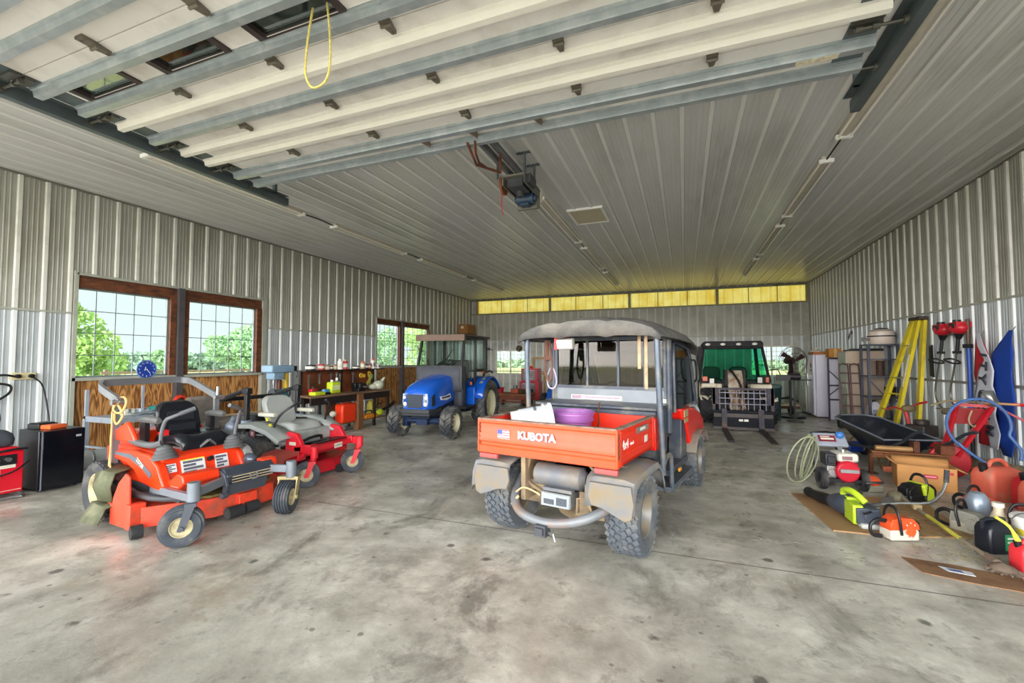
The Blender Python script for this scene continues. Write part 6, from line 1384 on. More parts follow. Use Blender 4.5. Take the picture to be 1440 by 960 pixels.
# wall odds
simple('wall_lamp', 'dark round lamp on the back wall above the small left window', 'lamp', (-6.55, 17.84, 2.0), [('shade', B().lathe([(.001,0),(.14,0),(.12,.1),(.04,.16)], (0,0,0), (0,-1,-.5), 16), mat('lamp_brown', '#57503f', .5), 0), ('arm', B().bx(-.02,.02,-.02,.06,-.04,.04), M_POSTD, 0)])
simple('wall_hook', 'dark metal hook bracket on the back wall left of the small window', 'hook', (-8.0, 17.85, 1.98), [('plate', B().bx(-.05,.05,.0,.04,-.06,.06), M_POSTD, 0), ('arm', B().bar((0,.02,.03),(.25,-.12,-.06),.03,.03), M_POSTD, 0)])
# ------------------------------------------------------------------ fan, bins, fridges on the far right
fa = thing('pedestal_fan', 'large black pedestal fan in front of the right back window', 'fan', (2.62, 13.5, 0), 20)
b = B(); b.cyl((0,0,0),(0,0,.05),.30,.28,n=24); ob('base', b, M_BLK, fa)
b = B(); b.cyl((0,.08,.05),(0,.08,1.4),.03,n=12); b.bx(-.03,.03,.0,.12,1.0,1.2); ob('pole', b, M_BLK, fa)
b = B(); b.cyl((0,-.02,1.48),(0,.2,1.48),.09,n=16); ob('motor', b, M_BLK, fa)
b = B()
for k in range(3):
    a = R(20+120*k); c_, s_2 = math.cos(a), math.sin(a)
    P0 = [(.05,.0),(.30,.09),(.33,-.03),(.08,-.05)]
    vs = []
    for q in (0,.006): vs += [(r*c_-t_*s_2, -.06+.03*t_/.1+q, 1.48+r*s_2+t_*c_) for r, t_ in P0]
    b.add(vs, [(0,1,2,3),(7,6,5,4),(0,4,5,1),(1,5,6,2),(2,6,7,3),(3,7,4,0)])
b.cyl((0,-.09,1.48),(0,0,1.48),.05,n=12); ob('blades', b, mat('fan_blade', '#3a1d1a', .5), fa)
b = B()
for r, y in ((.36,-.05),(.355,-.1),(.30,-.14),(.2,-.17),(.1,-.18)): b.ring((0,y,1.48),r,.005,'Y',36,5)
for k in range(16):
    a = 2*PI*k/16; b.tube([(.36*math.cos(a),-.05,1.48+.36*math.sin(a)),(.3*math.cos(a),-.14,1.48+.3*math.sin(a)),(.06*math.cos(a),-.18,1.48+.06*math.sin(a))],.0025,4)
    b.tube([(.36*math.cos(a),-.05,1.48+.36*math.sin(a)),(.3*math.cos(a),.08,1.48+.3*math.sin(a)),(.09*math.cos(a),.1,1.48+.09*math.sin(a))],.0025,4)
ob('guard', b, M_BLK, fa)
simple('wheeled_bin', 'dark green lidded bin beside the telehandler forks', 'bin', (2.06, 12.9, 0), [('tub', B().loft([[(x*k,y*k,z) for x,y in rrect(-.18,.18,-.25,.25,.05)] for z,k in ((0.0,.85),(.78,1),(.8,1.06),(.83,1.06))]), mat('bin_green', '#12393a', .45), 0), ('lid', B().loft([[(x*k,y*k,z) for x,y in rrect(-.19,.19,-.26,.26,.05)] for z,k in ((.832,1),(.87,.98),(.89,.8))]), mat('bin_lid', '#2f5a58', .45), 0)])
t = thing('flat_trailer', 'low trailer with pale boards between the telehandler and the steel fridge', 'trailer', (2.62, 14.7, 0), 0)
b = B()
for i in range(3): b.bx(-.7,.35,-.3+i*.2,-.12+i*.2,.22,.26)
ob('deck', b, mat('pale_board', '#c3b28e', .7, 0, .12), t)
b = B(); b.bx(-.7,.35,-.3,.28,.14,.22); ob('frame', b, mat('frame_brown', '#4b2c20', .7), t)
for x in (-.55,.2):
    for y in (-.26,.2):
        b = B(); b.cyl((x-.04,y,.09),(x+.04,y,.09),.09,n=16); ob('wheel', b, M_RUBD, t)
b = B(); b.tube([(-.6,-.35,.3),(.0,-.4,.45),(.3,-.4,.35)],.03,6,sub=3); b.bar((-.6,-.34,.26),(.1,-.4,.5),.03,.03); ob('tow_arm', b, M_BLK, t)
simple('flood_lamp', 'black cylindrical lamp head on a thin bar below the fan', 'lamp', (2.5, 12.5, 0), [('head', B().cyl((-.16,0,1.1),(.1,0,1.1),.085,n=16), mat('lamp_black_violet', '#2a2028', .4), .01), ('stand', B().bx(-.02,.02,.1,.14,.03,1.1).bx(-.02,.35,.1,.13,1.0,1.03).bx(-.02,.02,.0,.14,1.04,1.08), M_BLK, 0), ('foot', B().bx(-.15,.15,-.05,.3,0,.03), M_BLK, 0)])
M_SSD = mat('fridge_steel', '#b3b7ac', .22, .65, .05, 3, stretch=(1,1,8)); M_APW = mat('appliance_white', '#d5d4e2', .35, 0, .03)
fr1 = thing('refrigerator', 'stainless steel top freezer refrigerator next to the fan, far right', 'refrigerator', (3.5, 14.72, 0))
b = B(); b.bx(-.34,.34,-.36,.36,.04,1.60); ob('cabinet', b, mat('cabinet_grey', '#c5c6cf', .4), fr1, bev=.01)
b = B(); b.bx(-.40,-.345,-.36,.36,.08,1.12); d = ob('door', b, M_SSD, fr1, bev=.01)
b = B(); b.tube([(-.41,-.3,.7),(-.45,-.3,.72),(-.45,-.3,1.02),(-.41,-.3,1.05)],.012,6); ob('handle', b, M_CHROME, d)
b = B(); b.bx(-.40,-.345,-.36,.36,1.13,1.60); d = ob('freezer_door', b, M_SSD, fr1, bev=.01)
b = B(); b.tube([(-.41,-.3,1.18),(-.45,-.3,1.2),(-.45,-.3,1.36),(-.41,-.3,1.38)],.012,6); ob('handle', b, M_CHROME, d)
b = B(); b.bx(-.35,.33,-.35,.35,0,.04); ob('plinth', b, M_BLK, fr1)
simple('white_bag', 'white plastic bag on top of the stainless refrigerator', 'bag', (3.4, 14.5, 1.602), [('body', B().sph((0,0,.09),(.16,.2,.1),14,8), M_OFFW, 0), ('knot', B().cyl((0,0,.17),(.02,.02,.22),.03,.05,n=8), M_OFFW, 0)])
fz = thing('upright_freezer', 'white upright freezer with an orange brown board on top and a notice on its door', 'freezer', (3.5, 14.015, 0))
b = B(); b.bx(-.29,.35,-.28,.28,.03,1.64); ob('cabinet', b, M_APW, fz, bev=.01)
b = B(); b.bx(-.35,-.295,-.28,.28,.06,1.64); d = ob('door', b, M_APW, fz, bev=.012)
b = B(); b.bx(-.38,-.355,.2,.23,.8,1.15); ob('handle', b, M_CHROME, d)
b = B(); b.bx(-.28,.33,-.27,.27,0,.03); ob('plinth', b, M_BLK, fz)
b = B(); b.bx(-.354,-.35,-.25,.05,1.12,1.5); st = ob('notice', b, mat('notice_pink', '#ddd0d4', .5), fz)
b = B(); b.bx(-.357,-.354,-.15,-.05,1.2,1.26); b.bx(-.357,-.354,-.16,-.04,1.3,1.42); ob('notice_print', b, m_dark, st)
b = B(); b.bx(-.33,.1,-.27,.25,0,.075); tag(ob('top_board', b, mat('board_orange', '#a8642c', .6, 0, .12), loc=(3.5,14.015,1.642)), 'orange brown board lying on the white freezer', 'board')
sh1 = thing('steel_rack', 'dark steel rack end frame standing between the white freezer and the tan locker', 'rack', (3.47, 13.2, 0)); sh1.scale = (.6, 1, 1)
M_RK = mat('rack_violet', '#3b3a4a', .45, .2, .1)
for x in (-.2,.2):
    b = B(); b.bx(x-.025,x+.025,-.03,.03,0,1.55); ob('post', b, M_RK, sh1)
for z in (.5,.85,1.52):
    b = B(); b.bx(-.2,.2,-.02,.02,z,z+.04); ob('rail', b, M_RK, sh1)
for q in (((-.2,0,1.25),(.2,0,.98)),((-.2,0,.62),(.2,0,.84))):
    b = B(); b.bar(q[0],q[1],.025,.025); ob('brace', b, M_RK, sh1)
b = B(); b.bx(-.19,.19,.03,.04,.03,1.5); ob('back_panel', b, M_APW, sh1)
simple('cardboard_box', 'square brown box sitting on the dark rack end frame', 'box', (3.47, 13.2, 1.562), [('carton', B().bx(-.13,.13,-.15,.15,0,.22), mat('card_orange', '#b67a2e', .7, 0, .15), .004), ('tape', B().bx(-.03,.03,-.151,.151,0,.222), mat('tape_tan', '#caa56a', .4), 0)])
lk = thing('locker', 'tall locker with bright metal door and tan side, behind the hand truck', 'locker', (3.68, 12.25, 0))
b = B(); b.bx(-.28,.38,-.26,.3,.0,1.70); ob('case', b, mat('locker_tan', '#b3a08c', .5, 0, .06), lk, bev=.006)
b = B(); b.bx(-.30,-.28,-.25,.29,.05,1.68); d = ob('door', b, mat('locker_door', '#b5b7a6', .3, .5, .06), lk)
b = B(); b.cyl((-.33,-.15,.98),(-.30,-.15,.98),.02,n=10); b.bx(-.34,-.32,-.16,-.14,.9,1.0); ob('handle', b, M_CHROME, d)
simple('metal_tray', 'dark flat tray lying on top of the tan locker', 'tray', (3.75, 12.25, 1.702), [('pan', B().bx(-.28,.3,-.25,.25,0,.03), M_BLK, .006), ('lip', B().bx(-.3,.32,-.27,-.25,.0,.05), M_BLK, 0)])
# ------------------------------------------------------------------ right side
ht = thing('hand_truck', 'dark red hand truck with twin loop handles in front of the tan locker', 'hand truck', (3.40, 11.72, 0), rot=(-7,0,0))
M_HT = mat('truck_maroon', '#4a2a2c', .5, .1, .2)
for x in (-.1,.1):
    b = B(); b.tube([(x-.08,0,.1),(x-.08,0,1.32),(x-.06,0,1.40),(x,0,1.43),(x+.06,0,1.40),(x+.08,0,1.32),(x+.08,0,.1)],.014,6,sub=2); ob('loop_handle', b, M_HT, ht)
b = B()
for z in (.5,.75,1.0,1.22): b.bx(-.18,.18,-.012,.012,z-.012,z+.012)
ob('crossbar', b, M_HT, ht)
b = B(); b.bx(-.2,.2,-.2,.0,.03,.05); b.bx(-.2,.2,-.01,.01,.03,.3); ob('toe_plate', b, M_HT, ht)
for x in (-.22,.22):
    b = B(); b.lathe([(.06,-.03),(.1,-.03),(.115,0),(.1,.03),(.06,.03)], (x,.04,.125), 'X', 20); b.cyl((x-.02,.04,.125),(x+.02,.04,.125),.062,n=14); ob('wheel', b, M_RUBD, ht)
sv = thing('shelving_unit', 'dark blue grey steel shelving unit beside the yellow ladder', 'shelving', (3.80, 11.45, 0))
M_SV = mat('shelf_bluegrey', '#4a4f5e', .45, .2, .1)
for x in (-.24,.25):
    for y in (-.2,.2):
        b = B(); b.bx(x-.022,x+.022,y-.022,y+.022,0,1.83); ob('post', b, M_SV, sv)
for z in (.25,.72,1.15,1.5,1.80):
    b = B(); b.bx(-.26,.27,-.22,.22,z,z+.025); ob('shelf', b, M_SV, sv)
b = B(); b.bar((-.24,-.2,1.1),(.0,-.2,.78),.02,.02); b.bar((-.24,-.2,.3),(.25,-.2,.7),.02,.02); ob('brace', b, M_SV, sv)
simple('vacuum_tank', 'round cream vacuum tank sitting on top of the steel shelving', 'tank', (3.84, 11.4, 1.826), [('tank', B().lathe([(.001,0),(.20,0),(.22,.03),(.23,.16),(.22,.26),(.14,.31),(.001,.32)], n=28), mat('tank_cream', '#cdbfb2', .4, 0, .05), 0), ('lid', B().lathe([(.225,.15),(.24,.155),(.24,.175),(.225,.18)], n=28).lathe([(.10,.31),(.11,.33),(.001,.345)], n=20), M_BLK, 0), ('valve', B().cyl((-.22,-.05,.1),(-.33,-.1,.1),.03,n=10).cyl((-.33,-.1,.1),(-.36,-.11,.1),.045,n=10), mat('valve_grey', '#8e8c8c', .4), 0)])
simple('white_jug', 'white plastic jug on the lowest shelf of the steel shelving', 'jug', (3.68, 11.4, .276), [('body', B().loft([[(x*k,y*k,z) for x,y in rrect(-.1,.1,-.12,.12,.04)] for z,k in ((0,.95),(.02,1),(.26,1),(.33,.6),(.36,.35))]), M_APW, 0), ('cap', B().cyl((0,0,.36),(0,0,.39),.035,n=12), M_BLK, 0), ('label', B().bx(-.06,.06,-.122,-.118,.06,.2), mat('label_bluegrey', '#9aa0b5', .5), 0)])
simple('wrapped_bundle', 'brown wrapped bundle standing on the middle shelf of the steel shelving', 'bundle', (3.82, 11.45, 1.176), [('bundle', B().cyl((0,0,0),(0,0,.31),.07,n=12), mat('bundle_brown', '#4d3226', .7), 0), ('band', B().lathe([(.073,.14),(.073,.17)],n=12), M_BLK, 0)])
simple('grease_bucket', 'small dark pail on the middle shelf of the steel shelving', 'pail', (3.95, 11.38, .746), [('body', B().lathe([(.001,0),(.08,0),(.1,.2),(.09,.2),(.075,.01),(.001,.01)], n=16), m_dark, 0), ('bail', B().tube([(-.1,0,.2),(-.07,0,.27),(.07,0,.27),(.1,0,.2)],.005,5,sub=3), M_STEEL, 0)])
# ladder: closed stepladder leaning on the right wall
M_LY = mat('ladder_yellow', '#d8c52a', .4, 0, .06, 4, dirt='#b59f2a', damt=.3)
ld = thing('stepladder', 'yellow fibreglass stepladder leaning against the ribbed steel wall', 'ladder', (0,0,0))
top = Vector((3.98,10.2,2.22))
feet = {'l1': Vector((3.42,10.72,.012)), 'l2': Vector((3.55,10.2,.012)), 'l3': Vector((3.72,9.72,.012))}
tops = {'l1': top+Vector((-.02,.12,0)), 'l2': top+Vector((0,-.02,0)), 'l3': top+Vector((.03,-.16,-.02))}
for k in ('l1','l2','l3'):
    b = B(); b.bar(feet[k]+Vector((0,0,.01)), tops[k], .13, .05, (1,0,.3)); r_ = ob('rail', b, M_LY, ld)
    b = B(); b.box(tuple(feet[k]+Vector((0,0,.025))), (.1,.12,.05)); ob('foot', b, M_BLK, r_)
for i in range(6):
    f = .12 + i*.135; a = feet['l1'].lerp(tops['l1'], f); c = feet['l2'].lerp(tops['l2'], f)
    b = B(); b.bar(a, c, .09, .02); ob('step', b, mat('step_alu', '#a7a36a', .35, .4) if i % 2 else M_LY, ld)
b = B(); b.box(tuple(top+Vector((.0,-.02,.03))), (.14,.42,.06)); ob('top_cap', b, mat('cap_brown', '#3a2a28', .5), ld, bev=.01)
b = B(); m0 = feet['l2'].lerp(tops['l2'], .45); m1 = feet['l2'].lerp(tops['l2'], .72); b.bar(m0+Vector((-.03,-.01,0)), m1+Vector((-.03,-.01,0)), .055, .006, (1,0,.3)); ob('warning_label', b, mat('ladder_label', '#e4dfd4', .5, 0, .15, 30), ld)
# trimmers hung on the wall
def hung_trimmer(y, label, x=3.99):
    t = thing('string_trimmer', label, 'trimmer', (x, y, 0), 0, 'string trimmers hung on the right wall')
    b = B(); b.sph((-.05,.0,1.99),(.11,.15,.10),14,10); b.bx(-.13,.05,-.11,.13,1.99,2.08); e = ob('engine', b, mat('trim_red', '#c3202f', .35, 0, .05), t)
    b = B(); b.bx(-.15,-.125,-.08,.06,1.98,2.06); b.cyl((-.05,.05,2.08),(-.05,.05,2.12),.05,n=12); ob('cover', b, M_BLK, e)
    b = B(); b.cyl((-.05,.02,1.82),(-.05,.0,1.94),.03,.075,n=14); b.tube([(-.05,.02,1.88),(-.05,.08,1.62)],.024,8); b.box((-.05,.08,1.62),(.06,.12,.04)); ob('grip', b, M_BLK, t)
    b = B(); b.tube([(-.05,.08,1.62),(-.05,.2,1.3),(-.05,.30,1.02),(-.05,.28,.86),(-.05,.16,.74),(-.05,.02,.68)],.013,8,sub=4); ob('shaft', b, mat('shaft_steel', '#6c6a5f', .35, .5, .1), t)
    b = B(); b.tube([(-.09,.19,1.52),(-.17,.17,1.51),(-.19,.06,1.48),(-.15,-.03,1.45),(-.07,-.03,1.45),(-.04,.06,1.48),(-.05,.16,1.51)],.013,7,closed=True,sub=3); ob('loop_handle', b, M_BLK, t)
    b = B(); b.sph((-.05,0,.66),(.06,.06,.045),12,6); b.prism([(-.14,-.05),(.06,-.09),(.06,.12),(-.14,.1)], 'xy', .70, .715); ob('cutting_head', b, mat('guard_tan', '#6e6046', .6), t)
    b = B(); b.bx(-.06,.08,-.01,.01,1.9,1.92); ob('wall_peg', b, M_STEEL, t)
hung_trimmer(9.28, 'red string trimmer hung on the right wall, nearer to the ladder')
hung_trimmer(8.82, 'red string trimmer hung on the right wall, nearer to the flag')
simple('rubber_strip', 'black rubber strip hanging on the right wall beside the ladder', 'strip', (4.06, 9.95, 1.2), [('strip', B().prism([(-.07,0),(.05,.02),(.05,.55),(-.05,.55)],'yz',-.015,.0), M_BLK, 0), ('hook', B().bx(-.02,.02,-.012,.012,.53,.57), M_STEEL, 0)])
# flag pole and flag
t = thing('flag_pole', 'upright pole with blue middle section leaning on the right wall left of the flag', 'pole', (4.0, 8.72, 0))
for nm, z0, z1, m, r in (('lower_section',0,.75,M_BLK,.024),('middle_section',.75,1.7,mat('pole_blue','#2a4fa8',.4),.028),('upper_section',1.7,2.12,mat('pole_brown','#5a4638',.5),.024)):
    b = B(); b.cyl((0,0,z0),(0,0,z1),r,n=12); ob(nm, b, m, t)
b = B(); b.bx(-.05,.03,-.05,.05,1.68,1.74); ob('clamp', b, M_BLK, t)
M_FLR = mat('flag_cloth_red', '#c01f2e', .7, 0, .06); M_FLW = mat('flag_cloth_white', '#c9cbd6', .7, 0, .04); M_FLB = mat('flag_cloth_blue', '#1340a0', .7, 0, .06)
fl = thing('banner_flag', 'red white and blue lettered banner hung folded on the right wall', 'flag', (4.0, 8.1, 0))
def cloth(name, cols, m):
    b = B(); off = {'white_stripe': -.075, 'red_stripe': -.02}.get(name, -.02); b.grid([[(off+.022*math.sin(3*v+9*(y)), y, z) for y, z in [(l+(r-l)*k/8, zz) for k in range(9)]] for v, (l, r, zz) in enumerate(cols)]); return ob(name, b, m, fl, sol=.006, ang=70)
cloth('red_stripe', [(.30,.38,1.86),(.10,.46,1.6),(.12,.44,1.3),(.20,.44,1.1),(.2,.44,.9),(.06,.44,.75),(.02,.42,.5),(-.02,.40,.30)], M_FLR)
wf = cloth('white_stripe', [(.22,.30,1.88),(.08,.20,1.70),(-.06,.14,1.5),(-.06,.2,1.35),(-.10,.34,1.15),(-.10,.34,.95),(-.12,.22,.75),(-.14,.10,.5),(-.14,.02,.3)], M_FLW)
cloth('blue_stripe', [(-.38,-.33,1.89),(-.38,-.10,1.74),(-.37,.06,1.58),(-.36,.06,1.3),(-.36,.04,1.0),(-.35,.02,.7),(-.33,.0,.45),(-.28,-.06,.22)], M_FLB)
M_LTR = mat('flag_letter', '#3c3f4b', .7)
for ch, y, z, s in (('I',.05,1.57,.17),('T',.06,1.42,.19),('Y',.10,1.24,.21),('C',.11,1.0,.26),('N',.05,.76,.2),('M',-.02,.54,.2)):
    text('lettering', ch, s, M_LTR, wf, fr((-.112, y, z), (0,.12,-1), (0,-1,-.12)), .006, 1.0, .008)
b = B(); b.tube([(-.0,.3,1.85),(.04,.32,1.92)],.006,5); b.tube([(-.0,-.34,1.88),(.04,-.34,1.94)],.006,5); ob('hanging_cord', b, M_STEEL, fl)
simple('wall_hook', 'small dark hook high on the right wall above the white freezer', 'hook', (4.07, 13.9, 2.2), [('plate', B().bx(-.01,.02,-.02,.02,-.04,.06), M_POSTD, 0), ('bend', B().tube([(-.01,0,.04),(-.06,.0,-.05),(-.05,.1,-.16),(-.02,.12,-.06)],.012,6,sub=3), M_POSTD, 0)])
# red tiller near the ladder
ti = thing('small_tiller', 'red walk-behind tiller by the right wall behind the wheelbarrow', 'tiller', (3.55, 9.1, 0), 35)
b = B(); b.bx(-.16,.16,-.14,.14,.28,.46); b.cyl((0,0,.46),(0,0,.54),.1,n=14); ob('engine', b, mat('engine_dark', '#4b4440', .5, .2, .2), ti, bev=.02)
b = B(); b.bx(-.1,.1,-.2,.3,.2,.27); b.prism([(-.3,.16),(.1,.2),(.1,.24),(-.32,.24)],'yz',-.2,.2); b.bar((0,.15,.3),(-.05,.2,.68),.05,.05); ob('frame', b, m_red, ti, bev=.01)
b = B(); b.tube([(-.05,.2,.66),(-.2,.25,.72),(-.45,.2,.70)],.014,6,sub=3); b.tube([(-.05,.2,.66),(.15,.25,.72),(.3,.2,.78)],.014,6,sub=3); b.tube([(.3,.2,.78),(.38,.16,.80)],.02,6); ob('handlebar', b, m_red, ti)
b = B(); b.sph((-.0,.18,.70),(.12,.09,.06),12,8); ob('fuel_tank', b, mat('tank_khaki', '#7c6f50', .6), ti)
for k in range(2):
    b = B(); x = -.14+.28*k
    for j in range(4): a = R(90*j+20*k); b.bar((x,-.2,.16),(x,-.2+.15*math.cos(a),.16+.15*math.sin(a)),.03,.012)
    ob('tine', b, M_RUST, ti)
for x in (-.2,.2):
    b = B(); b.cyl((x-.03,.2,.1),(x+.03,.2,.1),.1,n=16); ob('wheel', b, M_RUBD, ti)
# wheelbarrow
wbv = thing('wheelbarrow', 'black plastic wheelbarrow with a deep tub before the yellow ladder', 'wheelbarrow', (2.66, 8.0, 0), 17)
M_WBB = mat('tub_black', '#1a1e27', .3, 0, .1, 5, dirt='#41434a', damt=.3, ds=4)
def trng(y0,y1,w0,w1,z,r=.08):
    return [(x,y,z+(0)) for x,y in ((-w0,y0),(w0,y0),(w1,y1-.12),(w1*.6,y1),(-w1*.6,y1),(-w1,y1-.12))]
def tl(pts): return [(x, y, z+.10*(y/.6)) for x, y, z in pts]
b = B(); b.loft([tl(trng(-.28,.3,.17,.15,.20)), tl(trng(-.40,.46,.25,.24,.36)), tl(trng(-.50,.58,.33,.30,.52)), tl(trng(-.54,.62,.36,.33,.525)), tl(trng(-.54,.62,.36,.33,.505))], cap=False); b.add(tl(trng(-.28,.3,.17,.15,.20)), [(5,4,3,2,1,0)]); ob('tub', b, M_WBB, wbv, sol=.01)
b = B()
ring_ = [Vector(p) for p in tl(trng(-.54,.62,.36,.33,.523))]
b.tube(ring_, .014, 6, closed=True); ob('rim', b, mat('rim_greyblack', '#747b84', .35), wbv)
b = B()
for s in (1,-1): b.tube([(s*.08,.60,.2),(s*.2,.3,.22),(s*.28,-.5,.32),(s*.30,-.95,.58),(s*.30,-1.1,.63)],.02,8,sub=2)
b.bx(-.25,.25,-.30,-.26,.24,.28)
ob('handle', b, mat('handle_dark', '#2a3238', .45), wbv)
for s in (1,-1):
    b = B(); b.tube([(s*.24,-.2,.26),(s*.25,-.33,.016),(s*.25,-.45,.016),(s*.25,-.5,.32)],.016,6,sub=1); ob('leg', b, mat('leg_rust', '#8a6a4a', .6, .2), wbv)
b = B(); b.cyl((-.11,.62,.13),(.11,.62,.13),.09,n=20); ob('blue_hub_drum', b, mat('drum_blue', '#1d3f9c', .35), wbv, bev=.02)
for s in (1,-1):
    b = B(); b.lathe([(.07,-.03),(.12,-.035),(.13,0),(.12,.035),(.07,.03)], (s*.17,.62,.13), 'X', 22); w_ = ob('tyre', b, M_RUBD, wbv)
    b = B(); b.cyl((s*.17-.025,.62,.13),(s*.17+.025,.62,.13),.075,n=18); ob('hub', b, M_WHITE, w_)
    b = B(); b.bar((s*.12,.55,.2),(s*.12,.4,.34),.02,.02); ob('axle_bracket', b, MATS['leg_rust'], wbv)
# log splitter
ls = thing('log_splitter', 'rusty orange log splitter with a beam on a single leg, in front of the wheelbarrow', 'log splitter', (2.70, 7.3, 0), 0)
b = B(); b.bx(-.4,.42,-.04,.04,.28,.30); b.bx(-.4,.42,-.04,.04,.22,.235); b.bx(-.4,.42,-.012,.012,.23,.27); ob('beam', b, mat('beam_orange', '#8a5530', .6, .1, .2, 6), ls)
b = B(); b.bx(-.42,-.38,-.03,.03,.0,.27); b.bx(-.46,-.34,-.06,.06,0,.015); ob('leg', b, M_RUST, ls)
b = B(); b.cyl((-.35,0,.34),(.05,0,.34),.035,n=12); ob('ram', b, mat('ram_tan', '#b18a5c', .4, .4), ls)
b = B(); b.bx(.30,.44,-.08,.08,.31,.42); b.bx(.04,.1,-.06,.06,.31,.45); ob('wedge', b, M_RUST, ls)
for s in (1,-1):
    b = B(); b.lathe([(.06,-.04),(.12,-.045),(.14,0),(.12,.045),(.06,.04)], (.05,s*.2,.14), 'Y', 22); b.cyl((.05,s*.2-.02,.14),(.05,s*.2+.02,.14),.062,n=14); ob('wheel', b, M_RUBD, ls)
b = B(); b.bx(.12,.36,-.16,.16,.02,.2); b.cyl((.2,0,.2),(.2,0,.22),.03,n=8); ob('hydraulic_tank', b, M_BLK, ls, bev=.02)
b = B(); b.bx(-.30,-.02,-.12,-.06,.05,.12); ob('guard', b, mat('guard_pink', '#d8785a', .5), ls, bev=.01)
# pressure washer
pw = thing('pressure_washer', 'red and white petrol pressure washer with grey console on two wheels', 'pressure washer', (1.68, 6.3, 0), 5)
for s in (-1,1): wheel(pw, (s*.20,-.06,.125), .125, .075, .07, 'rib', M_RUB, M_RUBD, 12, out=s, name='wheel')
b = B(); b.bx(-.17,.17,-.14,.22,.10,.14); b.bx(-.03,.03,.24,.28,0,.12)
for s in (-1,1): b.tube([(s*.17,-.14,.12),(s*.17,.24,.12),(s*.17,.28,.2),(s*.17,.36,.58)],.014,6,sub=2)
b.tube([(-.17,.36,.58),(0,.37,.60),(.17,.36,.58)],.014,6)
ob('frame', b, M_BLK, pw)
b = B(); b.bx(-.05,.13,-.16,.08,.14,.33); b.cyl((.03,-.17,.23),(.03,-.10,.23),.12,n=24); en = ob('engine', b, mat('engine_red', '#c41830', .35, 0, .05), pw, bev=.02)
b = B(); b.bx(-.06,.12,-.20,-.165,.225,.262); ob('recoil_cover', b, mat('recoil_steel', '#a8a9ab', .35, .5), en)
b = B(); b.bx(-.06,.15,-.14,.12,.33,.43); ft = ob('fuel_tank', b, mat('tank_white', '#d9d6c8', .35), pw, bev=.03)
b = B(); b.bx(-.02,.08,-.145,-.138,.36,.40); ob('brand_strip', b, mat('strip_greyred', '#8a6a6c', .4), ft)
b = B(); b.cyl((.04,.0,.43),(.04,.0,.455),.03,n=12); ob('fuel_cap', b, M_CHROME, ft)
b = B(); b.bx(-.18,-.07,-.12,.05,.28,.42); b.bx(-.16,-.08,-.14,-.12,.31,.39); ob('air_filter', b, mat('filter_black', '#23262d', .4), pw, bev=.02)
b = B(); b.bx(-.16,-.06,-.1,.12,.14,.28); b.cyl((-.11,-.12,.2),(-.11,.1,.2),.045,n=12); ob('pump', b, mat('pump_alu', '#9b9a98', .4, .5), pw, bev=.01)
b = B(); b.add([(-.18,.16,.47),(.17,.16,.47),(.17,.30,.60),(-.18,.30,.60),(-.18,.19,.44),(.17,.19,.44),(.17,.33,.57),(-.18,.33,.57)], [(0,1,2,3),(7,6,5,4),(0,4,5,1),(1,5,6,2),(2,6,7,3),(3,7,4,0)]); cs = ob('console', b, mat('console_grey', '#9fa5b2', .4, .1), pw, bev=.012)
Mc = fr((-.03,.225,.5415), (1,0,0), (0,.73,.68))
b = B(); b.bx(-.10,.08,-.045,.045,-.002,.003, Mc); dc = ob('console_decal', b, mat('decal_maroon', '#7a2a36', .4), cs)
b = B(); b.bx(-.08,.06,-.02,.005,.002,.005, Mc); b.bx(-.08,.02,.018,.03,.002,.005, Mc); ob('decal_print', b, M_OFFW, dc)
b = B(); b.sph((.10,.24,.585),(.045,.045,.045),14,10); ob('nozzle_knob', b, mat('knob_blue', '#3f78c4', .3), pw)
b = B(); b.bx(.165,.185,-.05,.05,.2,.24); b.prism([(.13,.22),(.22,.20),(.2,.24),(.15,.27)],'xz',-.05,-.02); ob('soap_clip', b, mat('clip_green', '#4f9a52', .5), pw)
b = B()
rn = random.Random(9)
for k, (cx, rx, rz_, yo) in enumerate(((-.24,.05,.27,.22),(-.27,.07,.28,.16),(-.30,.09,.28,.20),(-.27,.06,.25,.12),(-.36,.17,.285,.05))):
    b.tube([(cx+rx*math.cos(R(a))+.05*math.sin(R(a)), yo-.06*math.sin(R(a))+.05*math.cos(R(a)), .30+rz_*math.sin(R(a))) for a in range(0,360,24)], .009, 6, closed=True, sub=2)
b.tube([(-.2,.3,.57),(-.24,.2,.57)],.02,6)
ob('hose_coil', b, mat('hose_straw', '#9ba183', .5, 0, .1), pw)
# plywood sheet with blower
b = B(); b.prism([(1.10,5.86),(1.20,4.72),(1.62,4.74),(2.25,4.95),(2.35,6.15),(1.72,5.95)],'xy',.0,.012); tag(ob('plywood_sheet', b, mat('sheet_ply', '#a9855c', .7, 0, .12, 3, dirt='#6e5138', damt=.35, ds=3)), 'flat brown plywood sheet on the floor under the leaf blower', 'sheet')
bl = thing('leaf_blower', 'lime green and grey petrol leaf blower with black nozzle lying on the plywood sheet', 'leaf blower', (1.46, 5.08, .012), 4)
M_BLG = mat('blower_grey', '#414957', .45, 0, .1)
b = B(); b.tube([(-.16,.62,.06),(-.12,.42,.07),(-.08,.26,.09)],[.045,.05,.058],14,sub=2); b.tube([(-.165,.64,.06),(-.17,.68,.06)],.05,12); ob('nozzle', b, M_BLK, bl)
b = B(); b.tube([(-.08,.28,.09),(-.04,.12,.11),(.0,.02,.12)],[.06,.085,.10],16,sub=2); ob('fan_housing', b, M_BLG, bl)
b = B(); b.bx(-.06,.12,-.22,-.02,.03,.17); b.cyl((.06,-.23,.10),(.06,-.20,.10),.07,n=18); b.bx(-.02,.08,-.235,-.2,.14,.16); ob('engine', b, M_BLG, bl, bev=.02)
